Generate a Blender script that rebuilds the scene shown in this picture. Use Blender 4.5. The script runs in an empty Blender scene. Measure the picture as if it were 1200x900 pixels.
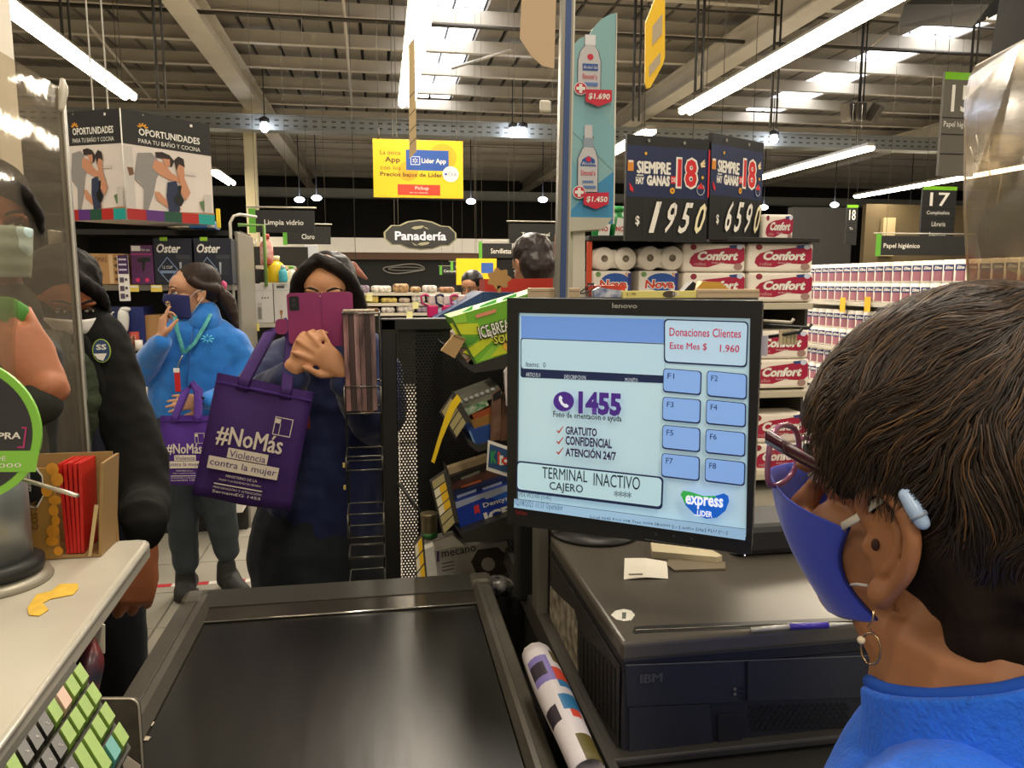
import bpy, bmesh, math, random
from mathutils import Vector as V, Matrix, Euler
from math import pi, sin, cos, tan, atan, radians as RAD
S = bpy.context.scene; COL = S.collection
random.seed(7)

# ---------------------------------------------------------------- camera, world, lights, exposure
F = 900.0
CAM = V((0, 0, 1.5)); TH = atan(120/900); PSI = RAD(9.69)
RC = Euler((pi/2-TH, 0, -PSI)).to_matrix()
cd = bpy.data.cameras.new('camera'); cam = bpy.data.objects.new('camera', cd); COL.objects.link(cam)
cam.location = CAM; cam.rotation_euler = (pi/2-TH, 0, -PSI)
cd.sensor_width = 36; cd.lens = F/1200*36; cd.clip_start = .02; cd.clip_end = 200
S.camera = cam
S.view_settings.view_transform = 'Standard'; S.view_settings.look = 'None'
S.view_settings.gamma = 1; S.view_settings.use_curve_mapping = False
S.view_settings.exposure = 0.72
w = bpy.data.worlds.new('world'); S.world = w; w.use_nodes = True
w.node_tree.nodes['Background'].inputs[0].default_value = (1, .86, .68, 1)
w.node_tree.nodes['Background'].inputs[1].default_value = .30
def area_light(name, loc, sx, sy, power, color=(1, .88, .71)):
    l = bpy.data.lights.new(name, 'AREA'); l.shape = 'RECTANGLE'; l.size = sx; l.size_y = sy
    l.energy = power; l.color = color
    o = bpy.data.objects.new(name, l); COL.objects.link(o); o.location = loc
    return o
# area lights: unseen ceiling fixtures around the tills, added fill lights farther back
for (x, y, p) in ((-3.4, 3, 55), (.4, 1.6, 60), (4.2, 2.6, 60), (-3.4, -2.5, 60), (.4, -3, 75), (4.2, -2.5, 60), (.4, 6.0, 80), (8, 5, 100), (-7, 7, 90), (8, 11, 120), (-2, 12, 140), (3.5, 14, 120), (-5, 20, 160), (9, 23, 200), (2, 26, 200)):
    area_light('ceiling_fill_light', (x, y, 4.4), .5, 3.0, p)

def ray(px, py): return RC @ V(((px-600)/F, (450-py)/F, -1))
def at(px, py, y=None, z=None, x=None, d=None):
    r = ray(px, py)
    if d is not None: t = d
    elif y is not None: t = y/r.y
    elif z is not None: t = (z-CAM.z)/r.z
    else: t = x/r.x
    return CAM + r*t

# ---------------------------------------------------------------- materials
def lin(h):
    h = h.lstrip('#'); c = [int(h[i:i+2], 16)/255 for i in (0, 2, 4)]
    return tuple((x/12.92 if x <= .04045 else ((x+.055)/1.055)**2.4) for x in c) + (1,)
_M = {}
def K(h, rough=.5, metal=0, var=0, vs=8, bump=0, bs=60, emit=0, spec=.5, sheen=0, alpha=1, trans=0, coat=0, c2=None, stretch=None, bd=.01, name=None):
    key = (h, rough, metal, var, vs, bump, bs, emit, spec, sheen, alpha, trans, coat, c2, stretch, bd)
    if key in _M: return _M[key]
    m = bpy.data.materials.new(name or 'surface'); m.use_nodes = True; nt = m.node_tree; N = nt.nodes; L = nt.links
    b = N['Principled BSDF']; c = lin(h)
    b.inputs['Base Color'].default_value = c; b.inputs['Roughness'].default_value = rough
    b.inputs['Metallic'].default_value = metal; b.inputs['Specular IOR Level'].default_value = spec
    b.inputs['Sheen Weight'].default_value = sheen; b.inputs['Alpha'].default_value = alpha
    b.inputs['Transmission Weight'].default_value = trans; b.inputs['Coat Weight'].default_value = coat
    if emit:
        b.inputs['Emission Color'].default_value = c; b.inputs['Emission Strength'].default_value = emit
    if var or bump:
        tc = N.new('ShaderNodeTexCoord'); mp = N.new('ShaderNodeMapping'); L.new(tc.outputs['Object'], mp.inputs[0])
        if stretch: mp.inputs['Scale'].default_value = stretch
    if var:
        n = N.new('ShaderNodeTexNoise'); n.inputs['Scale'].default_value = vs; n.inputs['Detail'].default_value = 5
        L.new(mp.outputs[0], n.inputs[0]); r = N.new('ShaderNodeValToRGB'); L.new(n.outputs[0], r.inputs[0])
        cc = lin(c2) if c2 else tuple(x*(1-var) for x in c[:3]) + (1,)
        r.color_ramp.elements[0].position = .35; r.color_ramp.elements[0].color = cc
        r.color_ramp.elements[1].position = .65; r.color_ramp.elements[1].color = c if c2 else tuple(min(1, x*(1+var*.5)) for x in c[:3]) + (1,)
        L.new(r.outputs[0], b.inputs['Base Color'])
    if bump:
        n = N.new('ShaderNodeTexNoise'); n.inputs['Scale'].default_value = bs; n.inputs['Detail'].default_value = 4
        L.new(mp.outputs[0], n.inputs[0]); bp = N.new('ShaderNodeBump'); bp.inputs['Strength'].default_value = bump
        bp.inputs['Distance'].default_value = bd; L.new(n.outputs[0], bp.inputs['Height']); L.new(bp.outputs[0], b.inputs['Normal'])
    _M[key] = m; return m
def clear(name, tint, haze, gloss, rough=.05):
    m = bpy.data.materials.new(name); m.use_nodes = True; nt = m.node_tree; N = nt.nodes; L = nt.links
    for n in list(N): N.remove(n)
    o = N.new('ShaderNodeOutputMaterial'); t = N.new('ShaderNodeBsdfTransparent'); d = N.new('ShaderNodeBsdfDiffuse'); g = N.new('ShaderNodeBsdfGlossy')
    t.inputs[0].default_value = lin(tint); d.inputs[0].default_value = lin('#c9bfae'); g.inputs['Roughness'].default_value = rough
    tc = N.new('ShaderNodeTexCoord'); n = N.new('ShaderNodeTexNoise'); n.inputs['Scale'].default_value = 7; n.inputs['Detail'].default_value = 3
    L.new(tc.outputs['Object'], n.inputs[0]); bp = N.new('ShaderNodeBump'); bp.inputs['Strength'].default_value = .05; bp.inputs['Distance'].default_value = .02
    L.new(n.outputs[0], bp.inputs['Height']); L.new(bp.outputs[0], g.inputs['Normal'])
    a = N.new('ShaderNodeMixShader'); a.inputs[0].default_value = haze; L.new(t.outputs[0], a.inputs[1]); L.new(d.outputs[0], a.inputs[2])
    b = N.new('ShaderNodeMixShader'); b.inputs[0].default_value = gloss; L.new(a.outputs[0], b.inputs[1]); L.new(g.outputs[0], b.inputs[2])
    L.new(b.outputs[0], o.inputs[0]); return m

BLK = K('#141414', .45); DGR = K('#2b2b29', .5); WHT = K('#e8e4da', .6); GREY = K('#8b8880', .5)
STEEL = K('#a8a59c', .35, .8); MGR = K('#55534e', .5); WIRE = K('#5b564c', .6)

ORD = 'first second third fourth fifth sixth seventh eighth ninth tenth eleventh twelfth thirteenth fourteenth fifteenth sixteenth seventeenth eighteenth nineteenth twentieth'.split()
ORD += ['twenty-'+o for o in ORD[:9]]+['thirtieth']+['thirty-'+o for o in ORD[:9]]
# ---------------------------------------------------------------- mesh building
class MB:
    def __init__(s, *mats): s.v = []; s.f = []; s.mi = []; s.sm = []; s.m = list(mats); s.cur = 0; s.T = None
    def use(s, m):
        if m not in s.m: s.m.append(m)
        s.cur = s.m.index(m); return s
    def add(s, vs, fs, smooth=False):
        b = len(s.v); T = s.T
        s.v += [tuple(T @ V(v)) if T else tuple(v) for v in vs]
        for f in fs: s.f.append([b+i for i in f]); s.mi.append(s.cur); s.sm.append(smooth)
        return s
    def box(s, c, d, rot=None, m=None):
        if m: s.use(m)
        x, y, z = d[0]/2, d[1]/2, d[2]/2
        vs = [V((a*x, b*y, e*z)) for a in (-1, 1) for b in (-1, 1) for e in (-1, 1)]
        if rot is not None: R = rot if isinstance(rot, Matrix) else Euler(rot).to_matrix(); vs = [R @ v for v in vs]
        return s.add([v+V(c) for v in vs], [(0,1,3,2),(4,6,7,5),(0,4,5,1),(2,3,7,6),(0,2,6,4),(1,5,7,3)])
    def bbox(s, c, d, b=.005, m=None, n=2):      # box with rounded vertical & horizontal edges (bevelled)
        if m: s.use(m)
        bm = bmesh.new(); bmesh.ops.create_cube(bm, size=1)
        for v in bm.verts: v.co = V((v.co.x*d[0], v.co.y*d[1], v.co.z*d[2]))
        bmesh.ops.bevel(bm, geom=bm.edges[:], offset=min(b, min(d)*.45), segments=n, affect='EDGES', profile=.5)
        bm.verts.index_update(); vs = [v.co+V(c) for v in bm.verts]; fs = [[v.index for v in f.verts] for f in bm.faces]; bm.free()
        return s.add(vs, fs)
    def hexa(s, p, m=None):                      # eight corners: bottom 4 ccw, top 4 ccw
        if m: s.use(m)
        return s.add(p, [(3,2,1,0),(4,5,6,7),(0,1,5,4),(1,2,6,5),(2,3,7,6),(3,0,4,7)])
    def quad(s, *p, m=None):
        if m: s.use(m)
        return s.add(p, [tuple(range(len(p)))])
    def ring(s, pts, n=12, cap=True, m=None, smooth=True, closed=False):   # pts: (pos, radius)
        if m: s.use(m)
        P = [V(p[0]) for p in pts]; vs = []; fs = []; prev = None; k = len(P)
        for i, (p, r) in enumerate(pts):
            if closed: d = P[(i+1) % k]-P[i-1]
            else: d = P[min(i+1, k-1)]-P[max(i-1, 0)]
            d = d.normalized() if d.length > 1e-9 else V((0, 0, 1))
            a = (d.orthogonal() if prev is None else prev-d*prev.dot(d)).normalized(); prev = a; b = d.cross(a)
            rx, ry = (r, r) if not isinstance(r, (tuple, list)) else r
            for j in range(n):
                t = 2*pi*j/n; vs.append(P[i]+a*(cos(t)*rx)+b*(sin(t)*ry))
        for i in range(k if closed else k-1):
            i2 = (i+1) % k
            for j in range(n): fs.append((i*n+j, i*n+(j+1) % n, i2*n+(j+1) % n, i2*n+j))
        if cap and not closed: fs += [tuple(range(n))[::-1], tuple(range((k-1)*n, k*n))]
        return s.add(vs, fs, smooth)
    def tube(s, a, b, r, r2=None, n=10, m=None, smooth=True): return s.ring([(a, r), (b, r if r2 is None else r2)], n, m=m, smooth=smooth)
    def path(s, pts, r, n=8, m=None, closed=False): return s.ring([(p, r) for p in pts], n, m=m, closed=closed)
    def lathe(s, prof, n=20, c=(0, 0, 0), m=None, rot=None):   # prof: (r, z)
        if m: s.use(m)
        vs = []; fs = []
        for r, z in prof:
            for j in range(n):
                t = 2*pi*j/n; v = V((r*cos(t), r*sin(t), z))
                if rot is not None: v = rot @ v
                vs.append(v+V(c))
        for i in range(len(prof)-1):
            for j in range(n): fs.append((i*n+j, i*n+(j+1) % n, (i+1)*n+(j+1) % n, (i+1)*n+j))
        fs += [tuple(range(n))[::-1], tuple(range((len(prof)-1)*n, len(prof)*n))]
        return s.add(vs, fs, True)
    def ball(s, c, r, n=16, k=10, m=None, rot=None):
        if m: s.use(m)
        rx, ry, rz = r if isinstance(r, (tuple, list)) else (r, r, r); vs = []; fs = []
        for i in range(k+1):
            ph = -pi/2+pi*i/k*.998+.001
            for j in range(n):
                t = 2*pi*j/n; v = V((rx*cos(ph)*cos(t), ry*cos(ph)*sin(t), rz*sin(ph)))
                if rot is not None: v = rot @ v
                vs.append(v+V(c))
        for i in range(k):
            for j in range(n): fs.append((i*n+j, i*n+(j+1) % n, (i+1)*n+(j+1) % n, (i+1)*n+j))
        fs += [tuple(range(n))[::-1], tuple(range(k*n, (k+1)*n))]
        return s.add(vs, fs, True)
    def prism(s, pts, y0, y1, m=None):            # outline in xz, thickness in y (y0 towards viewer)
        if m: s.use(m)
        n = len(pts); vs = [(x, y0, z) for x, z in pts]+[(x, y1, z) for x, z in pts]
        a = sum(pts[i][0]*pts[(i+1) % n][1]-pts[(i+1) % n][0]*pts[i][1] for i in range(n))
        fr = tuple(range(n)); bk = tuple(range(n, 2*n))[::-1]
        if a < 0: fr = fr[::-1]; bk = bk[::-1]
        return s.add(vs, [fr, bk]+[((i+1) % n, i, n+i, n+(i+1) % n) if a > 0 else (i, (i+1) % n, n+(i+1) % n, n+i) for i in range(n)])
    def limb(s, pts, rad, n=14, flat=None, m=None, sub=4):  # smooth tapered limb with round ends
        P = [V(p) for p in pts]; k = len(P); out = []
        for i in range(k-1):
            p0 = P[max(i-1, 0)]; p1 = P[i]; p2 = P[i+1]; p3 = P[min(i+2, k-1)]
            for j in range(sub):
                t = j/sub; q = .5*((2*p1)+(p2-p0)*t+(2*p0-5*p1+4*p2-p3)*t*t+(3*p1-p0-3*p2+p3)*t**3)
                ra, rb = rad[i], rad[i+1]
                tt = t*t*(3-2*t)
                r = tuple(a+(b-a)*tt for a, b in zip(ra, rb)) if isinstance(ra, (tuple, list)) else ra+(rb-ra)*tt
                out.append((q, r))
        out.append((P[-1], rad[-1]))
        def capp(e, d, rev):
            q, r = e; rm = min(r) if isinstance(r, (tuple, list)) else r; L_ = []
            for a in (.35, .7, 1.05, 1.4):
                sc = cos(a); L_.append((q+d*(rm*sin(a)), tuple(x*sc for x in r) if isinstance(r, (tuple, list)) else r*sc))
            return L_[::-1] if rev else L_
        d0 = (out[0][0]-out[1][0]).normalized(); d1 = (out[-1][0]-out[-2][0]).normalized()
        pts2 = capp(out[0], d0, True)+out+capp(out[-1], d1, False)
        if m: s.use(m)
        return s.ring2(pts2, n, flat)
    def ring2(s, pts, n, up):                     # ring with a fixed reference axis (rx along up-cross-d)
        P = [p[0] for p in pts]; vs = []; fs = []; k = len(P); up = V(up) if up else None; prev = None
        for i, (p, r) in enumerate(pts):
            d = (P[min(i+1, k-1)]-P[max(i-1, 0)]); d = d.normalized() if d.length > 1e-9 else V((0, 0, 1))
            if up: a = up-d*up.dot(d)
            else: a = d.orthogonal() if prev is None else prev-d*prev.dot(d)
            a.normalize(); prev = a; b = d.cross(a)
            rx, ry = (r, r) if not isinstance(r, (tuple, list)) else r
            for j in range(n):
                t = 2*pi*j/n; vs.append(p+a*(cos(t)*rx)+b*(sin(t)*ry))
        for i in range(k-1):
            for j in range(n): fs.append((i*n+j, i*n+(j+1) % n, (i+1)*n+(j+1) % n, (i+1)*n+j))
        fs += [tuple(range(n))[::-1], tuple(range((k-1)*n, k*n))]
        return s.add(vs, fs, True)

def obj(name, mb, parent=None, label=None, kind=None, M=None):
    me = bpy.data.meshes.new(name); me.from_pydata(mb.v, [], mb.f)
    for m in mb.m: me.materials.append(m)
    me.polygons.foreach_set('material_index', mb.mi); me.polygons.foreach_set('use_smooth', mb.sm); me.update()
    o = bpy.data.objects.new(name, me); COL.objects.link(o)
    if parent: o.parent = parent
    if M is not None: o.matrix_basis = M
    if label: o['label'] = label
    if kind: o['kind'] = kind
    return o
def tag(o, label, cat, group=None):
    o['label'] = label; o['category'] = cat
    if group: o['group'] = group
    return o
def thing(name, label, cat, loc=(0, 0, 0), rz=0, M=None, group=None):
    o = bpy.data.objects.new(name, None); COL.objects.link(o); o.empty_display_size = .05
    o.matrix_basis = M if M is not None else Matrix.Translation(V(loc)) @ Matrix.Rotation(rz, 4, 'Z')
    return tag(o, label, cat, group)
def frame(o, xd, up=(0, 0, 1)):                   # local x along xd, y away from the viewer side, z up
    x = V(xd).normalized(); up = V(up); y = up.cross(x).normalized(); z = x.cross(y)
    M = Matrix((x, y, z)).transposed().to_4x4(); M.translation = V(o); return M
def clone(o, M, label=None, group=None):
    def rec(a, par):
        c = a.copy(); COL.objects.link(c)
        if par: c.parent = par; c.matrix_parent_inverse = Matrix(); c.matrix_basis = a.matrix_basis.copy()
        for ch in [h for h in a.children]: rec(ch, c)
        return c
    c = rec(o, None); c.matrix_basis = M
    if label: c['label'] = label
    if group: c['group'] = group
    return c
_T = {}
def tmesh(s, m, bold=0, res=2):
    key = (s, m.name, bold, res)
    if key in _T: return _T[key]
    mm = bold if 'M' in s or 'W' in s else 0
    cu = bpy.data.curves.new('t', 'FONT'); cu.body = s; cu.align_x = 'LEFT'; cu.offset = 0 if mm else bold; cu.resolution_u = res
    ob = bpy.data.objects.new('t', cu); me = bpy.data.meshes.new_from_object(ob)
    bpy.data.objects.remove(ob); bpy.data.curves.remove(cu)
    if mm:                                         # M and W fill badly when offset: thicken by shifted copies instead
        bm = bmesh.new()
        for dx, dy in ((-mm, 0), (mm, 0), (0, mm*.5), (0, -mm*.5), (0, 0)):
            t2 = me.copy()
            for v in t2.vertices: v.co.x += dx; v.co.y += dy; v.co.z = .00007*(1+len(bm.verts)//max(1, len(t2.vertices)))
            bm.from_mesh(t2); bpy.data.meshes.remove(t2)
        bm.to_mesh(me); bm.free()
    me.materials.clear(); me.materials.append(m); _T[key] = me; return me
def text(par, s, x, z, wd, h, m, y=-.001, bold=0, shear=0, name='lettering', res=2, rot=0, rx=None):
    """glyph box fitted to width wd and height h, lower-left corner at (x, z) of the parent's front plane"""
    src = tmesh(s, m, bold, res); vs = [v.co for v in src.vertices]
    if not vs: return None
    x0 = min(v.x for v in vs); x1 = max(v.x for v in vs); y0 = min(v.y for v in vs); y1 = max(v.y for v in vs)
    sx = wd/(x1-x0); sy = h/(y1-y0) if h else sx
    me = src.copy(); me.name = name
    for v in me.vertices:
        a = (v.co.x-x0)*sx; b = (v.co.y-y0)*sy; a += b*shear
        if rot: a, b = a*cos(rot)-b*sin(rot), a*sin(rot)+b*cos(rot)
        v.co = (x+a, y-v.co.z, z+b)
    o = bpy.data.objects.new(name, me); COL.objects.link(o); o.parent = par
    if rx is not None: o.matrix_basis = rx
    return o
def rrect(x0, z0, x1, z1, r, n=5):
    P = []
    for cx, cz, a0 in ((x1-r, z0+r, -pi/2), (x1-r, z1-r, 0), (x0+r, z1-r, pi/2), (x0+r, z0+r, pi)):
        for i in range(n+1): a = a0+pi/2*i/n; P.append((cx+r*cos(a), cz+r*sin(a)))
    return P
def disc(cx, cz, r, n=28, rz=None): return [(cx+r*cos(2*pi*i/n), cz+(rz or r)*sin(2*pi*i/n)) for i in range(n)]
def flat(par, name, pts, m, y=-.0006, t=.0004, label=None):
    return obj(name, MB(m).prism(pts, y, y+t), par, label)
def remesh(o, vox, smooth=4, fac=.6, disp=0, dsize=.08):
    r = o.modifiers.new('r', 'REMESH'); r.mode = 'VOXEL'; r.voxel_size = vox; r.use_smooth_shade = True
    s = o.modifiers.new('s', 'SMOOTH'); s.iterations = smooth; s.factor = fac
    if disp:
        t = bpy.data.textures.new('folds', 'CLOUDS'); t.noise_scale = dsize; t.noise_depth = 1
        d = o.modifiers.new('d', 'DISPLACE'); d.texture = t; d.strength = disp; d.mid_level = .5
    return o
# ---------------------------------------------------------------- faces: flat print placed in the coordinates of a box
class Face:
    def __init__(s, o, w, h, box=(0, 0, 1, 1), y=0):
        s.o = o; s.w = w; s.h = h; s.b = box; s.y = y; s.n = 0
    def X(s, x): return (x-s.b[0])/(s.b[2]-s.b[0])*s.w
    def Z(s, y): return (s.b[3]-y)/(s.b[3]-s.b[1])*s.h
    def lay(s): s.n += 1; return s.y-.0004-.0003*s.n
    def P(s, x, y): return s.X(x), s.Z(y)
    def text(s, t, x0, y0, x1, y1, m, **k):
        a, b = s.P(x0, y1); c, d = s.P(x1, y0)
        return text(s.o, t, a, b, c-a, d-b, m, y=s.lay()-.0002, **k)
    def poly(s, pts, m, name='print', t=.0003, **k):
        y = s.lay(); return obj(name, MB(m).prism([s.P(x, z) for x, z in pts], y, y+t), s.o, **k)
    def quad(s, a, b, c, d, m, r=0, name='print', t=.0003, **k):   # corners tl, tr, br, bl, optionally rounded
        p = [V(s.P(*q)) for q in (d, c, b, a)]; out = []
        if not r: out = p
        else:
            for i in range(4):
                e = p[i]; u = (p[i-1]-e).normalized()*r; v = (p[(i+1) % 4]-e).normalized()*r
                for j in range(6): tt = j/5; out.append(e+u*(1-tt)**2+v*tt**2)
        y = s.lay(); return obj(name, MB(m).prism([(q.x, q.y) for q in out], y, y+t), s.o, **k)
    def rect(s, x0, y0, x1, y1, m, name='print', **k): return s.poly([(x0, y1), (x1, y1), (x1, y0), (x0, y0)], m, name, **k)
    def rr(s, x0, y0, x1, y1, r, m, name='print', **k): return s.poly(rrect(x0, y0, x1, y1, r), m, name, **k)
    def disc(s, cx, cy, r, m, name='print', ry=None, **k):
        return s.poly([(cx+r*cos(2*pi*i/24), cy+(ry or r)*sin(2*pi*i/24)) for i in range(24)], m, name, **k)
class PFace(Face):                                  # face of a plane given by its matrix; photo coordinates are projected onto it
    def __init__(s, o, M, y=0): s.o = o; s.Mi = M.inverted(); s.y = y; s.n = 0
    def P(s, x, y):
        c = s.Mi @ CAM; r = (s.Mi @ (CAM+ray(x, y)))-c; t = (s.y-c.y)/r.y; q = c+r*t; return q.x, q.z
def slab(name, label, cat, x0, y0, x1, y1, Y, dep, m, bev=.004, group=None, parent=None, box=None):
    P = at(x0, y1, y=Y); Q = at(x1, y1, y=Y); w = Q.x-P.x; h = at((x0+x1)/2, y0, y=Y).z-at((x0+x1)/2, y1, y=Y).z
    o = obj(name, MB(m).bbox((w/2, dep/2, h/2), (w, dep, h), bev), parent, M=Matrix.Translation(P))
    if label: tag(o, label, cat, group)
    return Face(o, w, h, box or (x0, y0, x1, y1))
def panel(name, label, cat, tl, tr, bl, dep, m, bev=.002, box=(0, 0, 1, 1), group=None, parent=None, upright=False):
    tl, tr, bl = V(tl), V(tr), V(bl)
    if upright: tr.z = tl.z; bl = V((tl.x, tl.y, bl.z))
    w = (tr-tl).length; h = (tl-bl).length
    M = frame(bl, tr-tl, tl-bl)
    o = obj(name, MB(m).bbox((w/2, dep/2, h/2), (w, dep, h), bev), parent, M=M)
    if label: tag(o, label, cat, group)
    return Face(o, w, h, box)

# ================================================================= THE SETTING
tile_a = K('#9c978a', .35, var=.12, vs=3, bump=.05, bs=30); tile_b = K('#8a8473', .35, var=.15, vs=3); grout = K('#5d5a52', .8)
fl = obj('floor', MB(grout).box((8, 15, -.03), (56, 46, .04)), kind='structure')
tm = {}
for key, mm in (('a', tile_a), ('b', tile_b)):
    t = MB(mm); s = .398/2; b = .004
    t.add([(-s, -s, 0), (s, -s, 0), (s, s, 0), (-s, s, 0), (-s+b, -s+b, .01), (s-b, -s+b, .01), (s-b, s-b, .01), (-s+b, s-b, .01)], [(4, 5, 6, 7), (0, 1, 5, 4), (1, 2, 6, 5), (2, 3, 7, 6), (3, 0, 4, 7)])
    tm[key] = obj('tile', t, fl)
fi = True
for i in range(-10, 6):
    for j in range(2, 18):
        k = 'b' if (i*7+j*5) % 11 == 0 else 'a'
        c = tm[k].copy() if fi is None else tm[k]
        if c.users_collection and c.get('used'): c = tm[k].copy()
        if not c.users_collection: COL.objects.link(c)
        tm[k]['used'] = 1; c.location = (i*.4, j*.4, -.0095)
for k in tm.values():
    if 'used' in k: del k['used']
for o in fl.children:
    if 'used' in o: del o['used']
t = MB(K('#918c7f', .35, var=.12, vs=2)).box((8, 22.2, -.005), (56, 30, .01)).box((14.3, 3.4, -.005), (24, 7.2, .01)).box((-12, 3.4, -.005), (16, 7.2, .01))
obj('tile_field', t, fl, kind='stuff')

# ceiling: ribbed roof panels running away from the tills, purlins across, rafters along
roof = K('#857d70', .6, var=.10, vs=1.2); purl = K('#c2b9a8', .5, var=.06, vs=2)
ce = obj('ceiling', MB(K('#161513', .8)).box((8, 17, 6.62), (50, 44, .04)), kind='structure')
sky = K('#f4f6ff', .5, emit=3.2, name='daylight skylight')
def strip(x, y0, y1, m, nm='roof_panel'):
    t = MB(m); L_ = y1-y0
    pf = [(-.262, .06), (-.25, 0), (.25, 0), (.262, .06)]
    vs = [(a, -L_/2, b) for a, b in pf]+[(a, L_/2, b) for a, b in pf]
    t.add(vs, [(i, i+1, 5+i, 4+i)[::-1] for i in range(3)])
    return obj(nm, t, ce, M=Matrix.Translation((x, (y0+y1)/2, 6.52)))
x = -16.8; i = 0; purl_y = [14.9+1.8*k for k in range(-10, 13)]
sk = {}
base = None
while x < 32:
    skx = 1.0 < x < 2.25 or 10.9 < x < 12.2
    if not skx:
        if base is None: base = strip(x, -4, 37, roof)
        else:
            c = base.copy(); COL.objects.link(c); c.location.x = x
    else: sk[round(x, 2)] = 1
    x += .58
for x in sk:
    for a, b in zip(purl_y[:-1], purl_y[1:]):
        m = sky if (5 < a < 21.5) else roof
        strip(x, a+.03, b-.03, m, 'skylight_pane' if m is sky else 'roof_panel')
pb = MB(purl).box((8, 0, 6.33), (50, .09, .26)).box((8, -.06, 6.2), (50, .14, .02))
p0 = None
for y in purl_y:
    if p0 is None: p0 = obj('purlin', pb, ce, M=Matrix.Translation((0, y, 0)))
    else:
        c = p0.copy(); COL.objects.link(c); c.location.y = y
for x in (-3.0, 6.9, 16.8, -12.9):
    obj('rafter', MB(purl).box((x, 17, 6.0), (.10, 42, .42)).box((x, 17, 5.78), (.42, 42, .04)).box((x, 17, 6.2), (.42, 42, .04)), ce)
# cable trays hung across the hall
tray = K('#8d8e88', .5, .1)
for Y, z, nm in ((19.5, 5.22, 'cable_tray'), (33, 5.1, 'cable_tray')):
    t = MB(tray).box((8, Y, z), (48, .03, .34)).box((8, Y+.2, z-.16), (48, .4, .02)).box((8, Y-.05, z+.17), (48, .1, .02)).box((8, Y-.05, z-.17), (48, .1, .02))
    t.use(K('#4a4a46', .7))
    for k in range(150 if Y < 20 else 0):
        for r in (-.06, .06): t.box((-12+k*.22, Y-.02, z+r), (.1, .012, .035))
    obj(nm, t, ce)
t = MB(K('#4b463d', .5, .4)).tube((-16, 14.2, 5.95), (30, 14.2, 5.98), .035).tube((-16, 12.9, 6.02), (30, 12.9, 6.02), .02)
obj('conduit', t, ce)
t = MB(K('#b9b0a0', .5))
for (a, b) in (((103, 28), (176, 115)), ((402, 0), (412, 122)), ((600, 58), (530, 80)), ((1013, 60), (1040, 40))):
    t.tube(at(*a, z=6.1), at(*b, z=6.1), .03)
obj('brace_rod', t, ce, kind='stuff')
dark = K('#1b1a18', .8)
obj('wall_back', MB(K('#211f1b', .85, var=.3, vs=.6)).box((8, 37.2, 3.2), (52, .2, 6.8)), kind='structure')
obj('wall_left', MB(K('#6f695d', .8)).box((-17.2, 15, 3.2), (.2, 46, 6.8)), kind='structure')
obj('wall_right', MB(K('#6f695d', .8)).box((32.3, 15, 3.2), (.2, 46, 6.8)), kind='structure')
# column near the cleaning aisle
a = at(290, 250, y=21); b = at(303, 250, y=21)
obj('trim_1', MB(K('#d8caa0', .6)).bbox(((a.x+b.x)/2, 21, 2.9), (b.x-a.x, .3, 5.8), .01), kind='structure')
a = at(0, 300, y=3.4); b = at(24, 300, y=3.4)
obj('trim_2', MB(K('#c9c1b0', .6)).bbox(((a.x+b.x)/2-.05, 3.4, 3.2), (b.x-a.x+.1, .2, 6.4), .01), kind='structure')
# bakery bulkhead at the far end
def band(nm, x0, y0, x1, y1, Y, dep, m):
    P = at(x0, y1, y=Y); Q = at(x1, y0, y=Y); z0 = at((x0+x1)/2, y1, y=Y).z; z1 = at((x0+x1)/2, y0, y=Y).z
    return obj(nm, MB(m).box(((P.x+Q.x)/2, Y+dep/2, (z0+z1)/2), (Q.x-P.x, dep, z1-z0)), kind='structure')
band('trim_3', 300, 279, 640, 296, 22, .5, K('#d9d3c6', .7))
band('trim_4', 300, 296, 560, 304, 22.05, .4, K('#5a3f2c', .7))
ch = band('wall_bakery', 300, 304, 640, 345, 22.2, .3, K('#1d1c1a', .85))
o = obj('chalk_drawing', MB(K('#8f8a80', .8)).path([at(449+23*(1-cos(t))*1.05, 315+(5+1.5*sin(2*t))*sin(t), y=22.15) for t in [2*pi*i/40 for i in range(40)]], .018, 5, closed=True).path([at(455+20*(1-cos(t)), 315+2*sin(t), y=22.15) for t in [2*pi*i/30 for i in range(30)]], .012, 5, closed=True), ch)
band('wall_far', 1010, 240, 1140, 330, 24, .2, K('#6b5d42', .8))
band('trim_5', 1033, 255, 1050, 300, 23.8, .15, K('#c9b88c', .7))
band('wall_display', 925, 243, 1000, 345, 14, .2, K('#2c2a27', .8))

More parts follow.
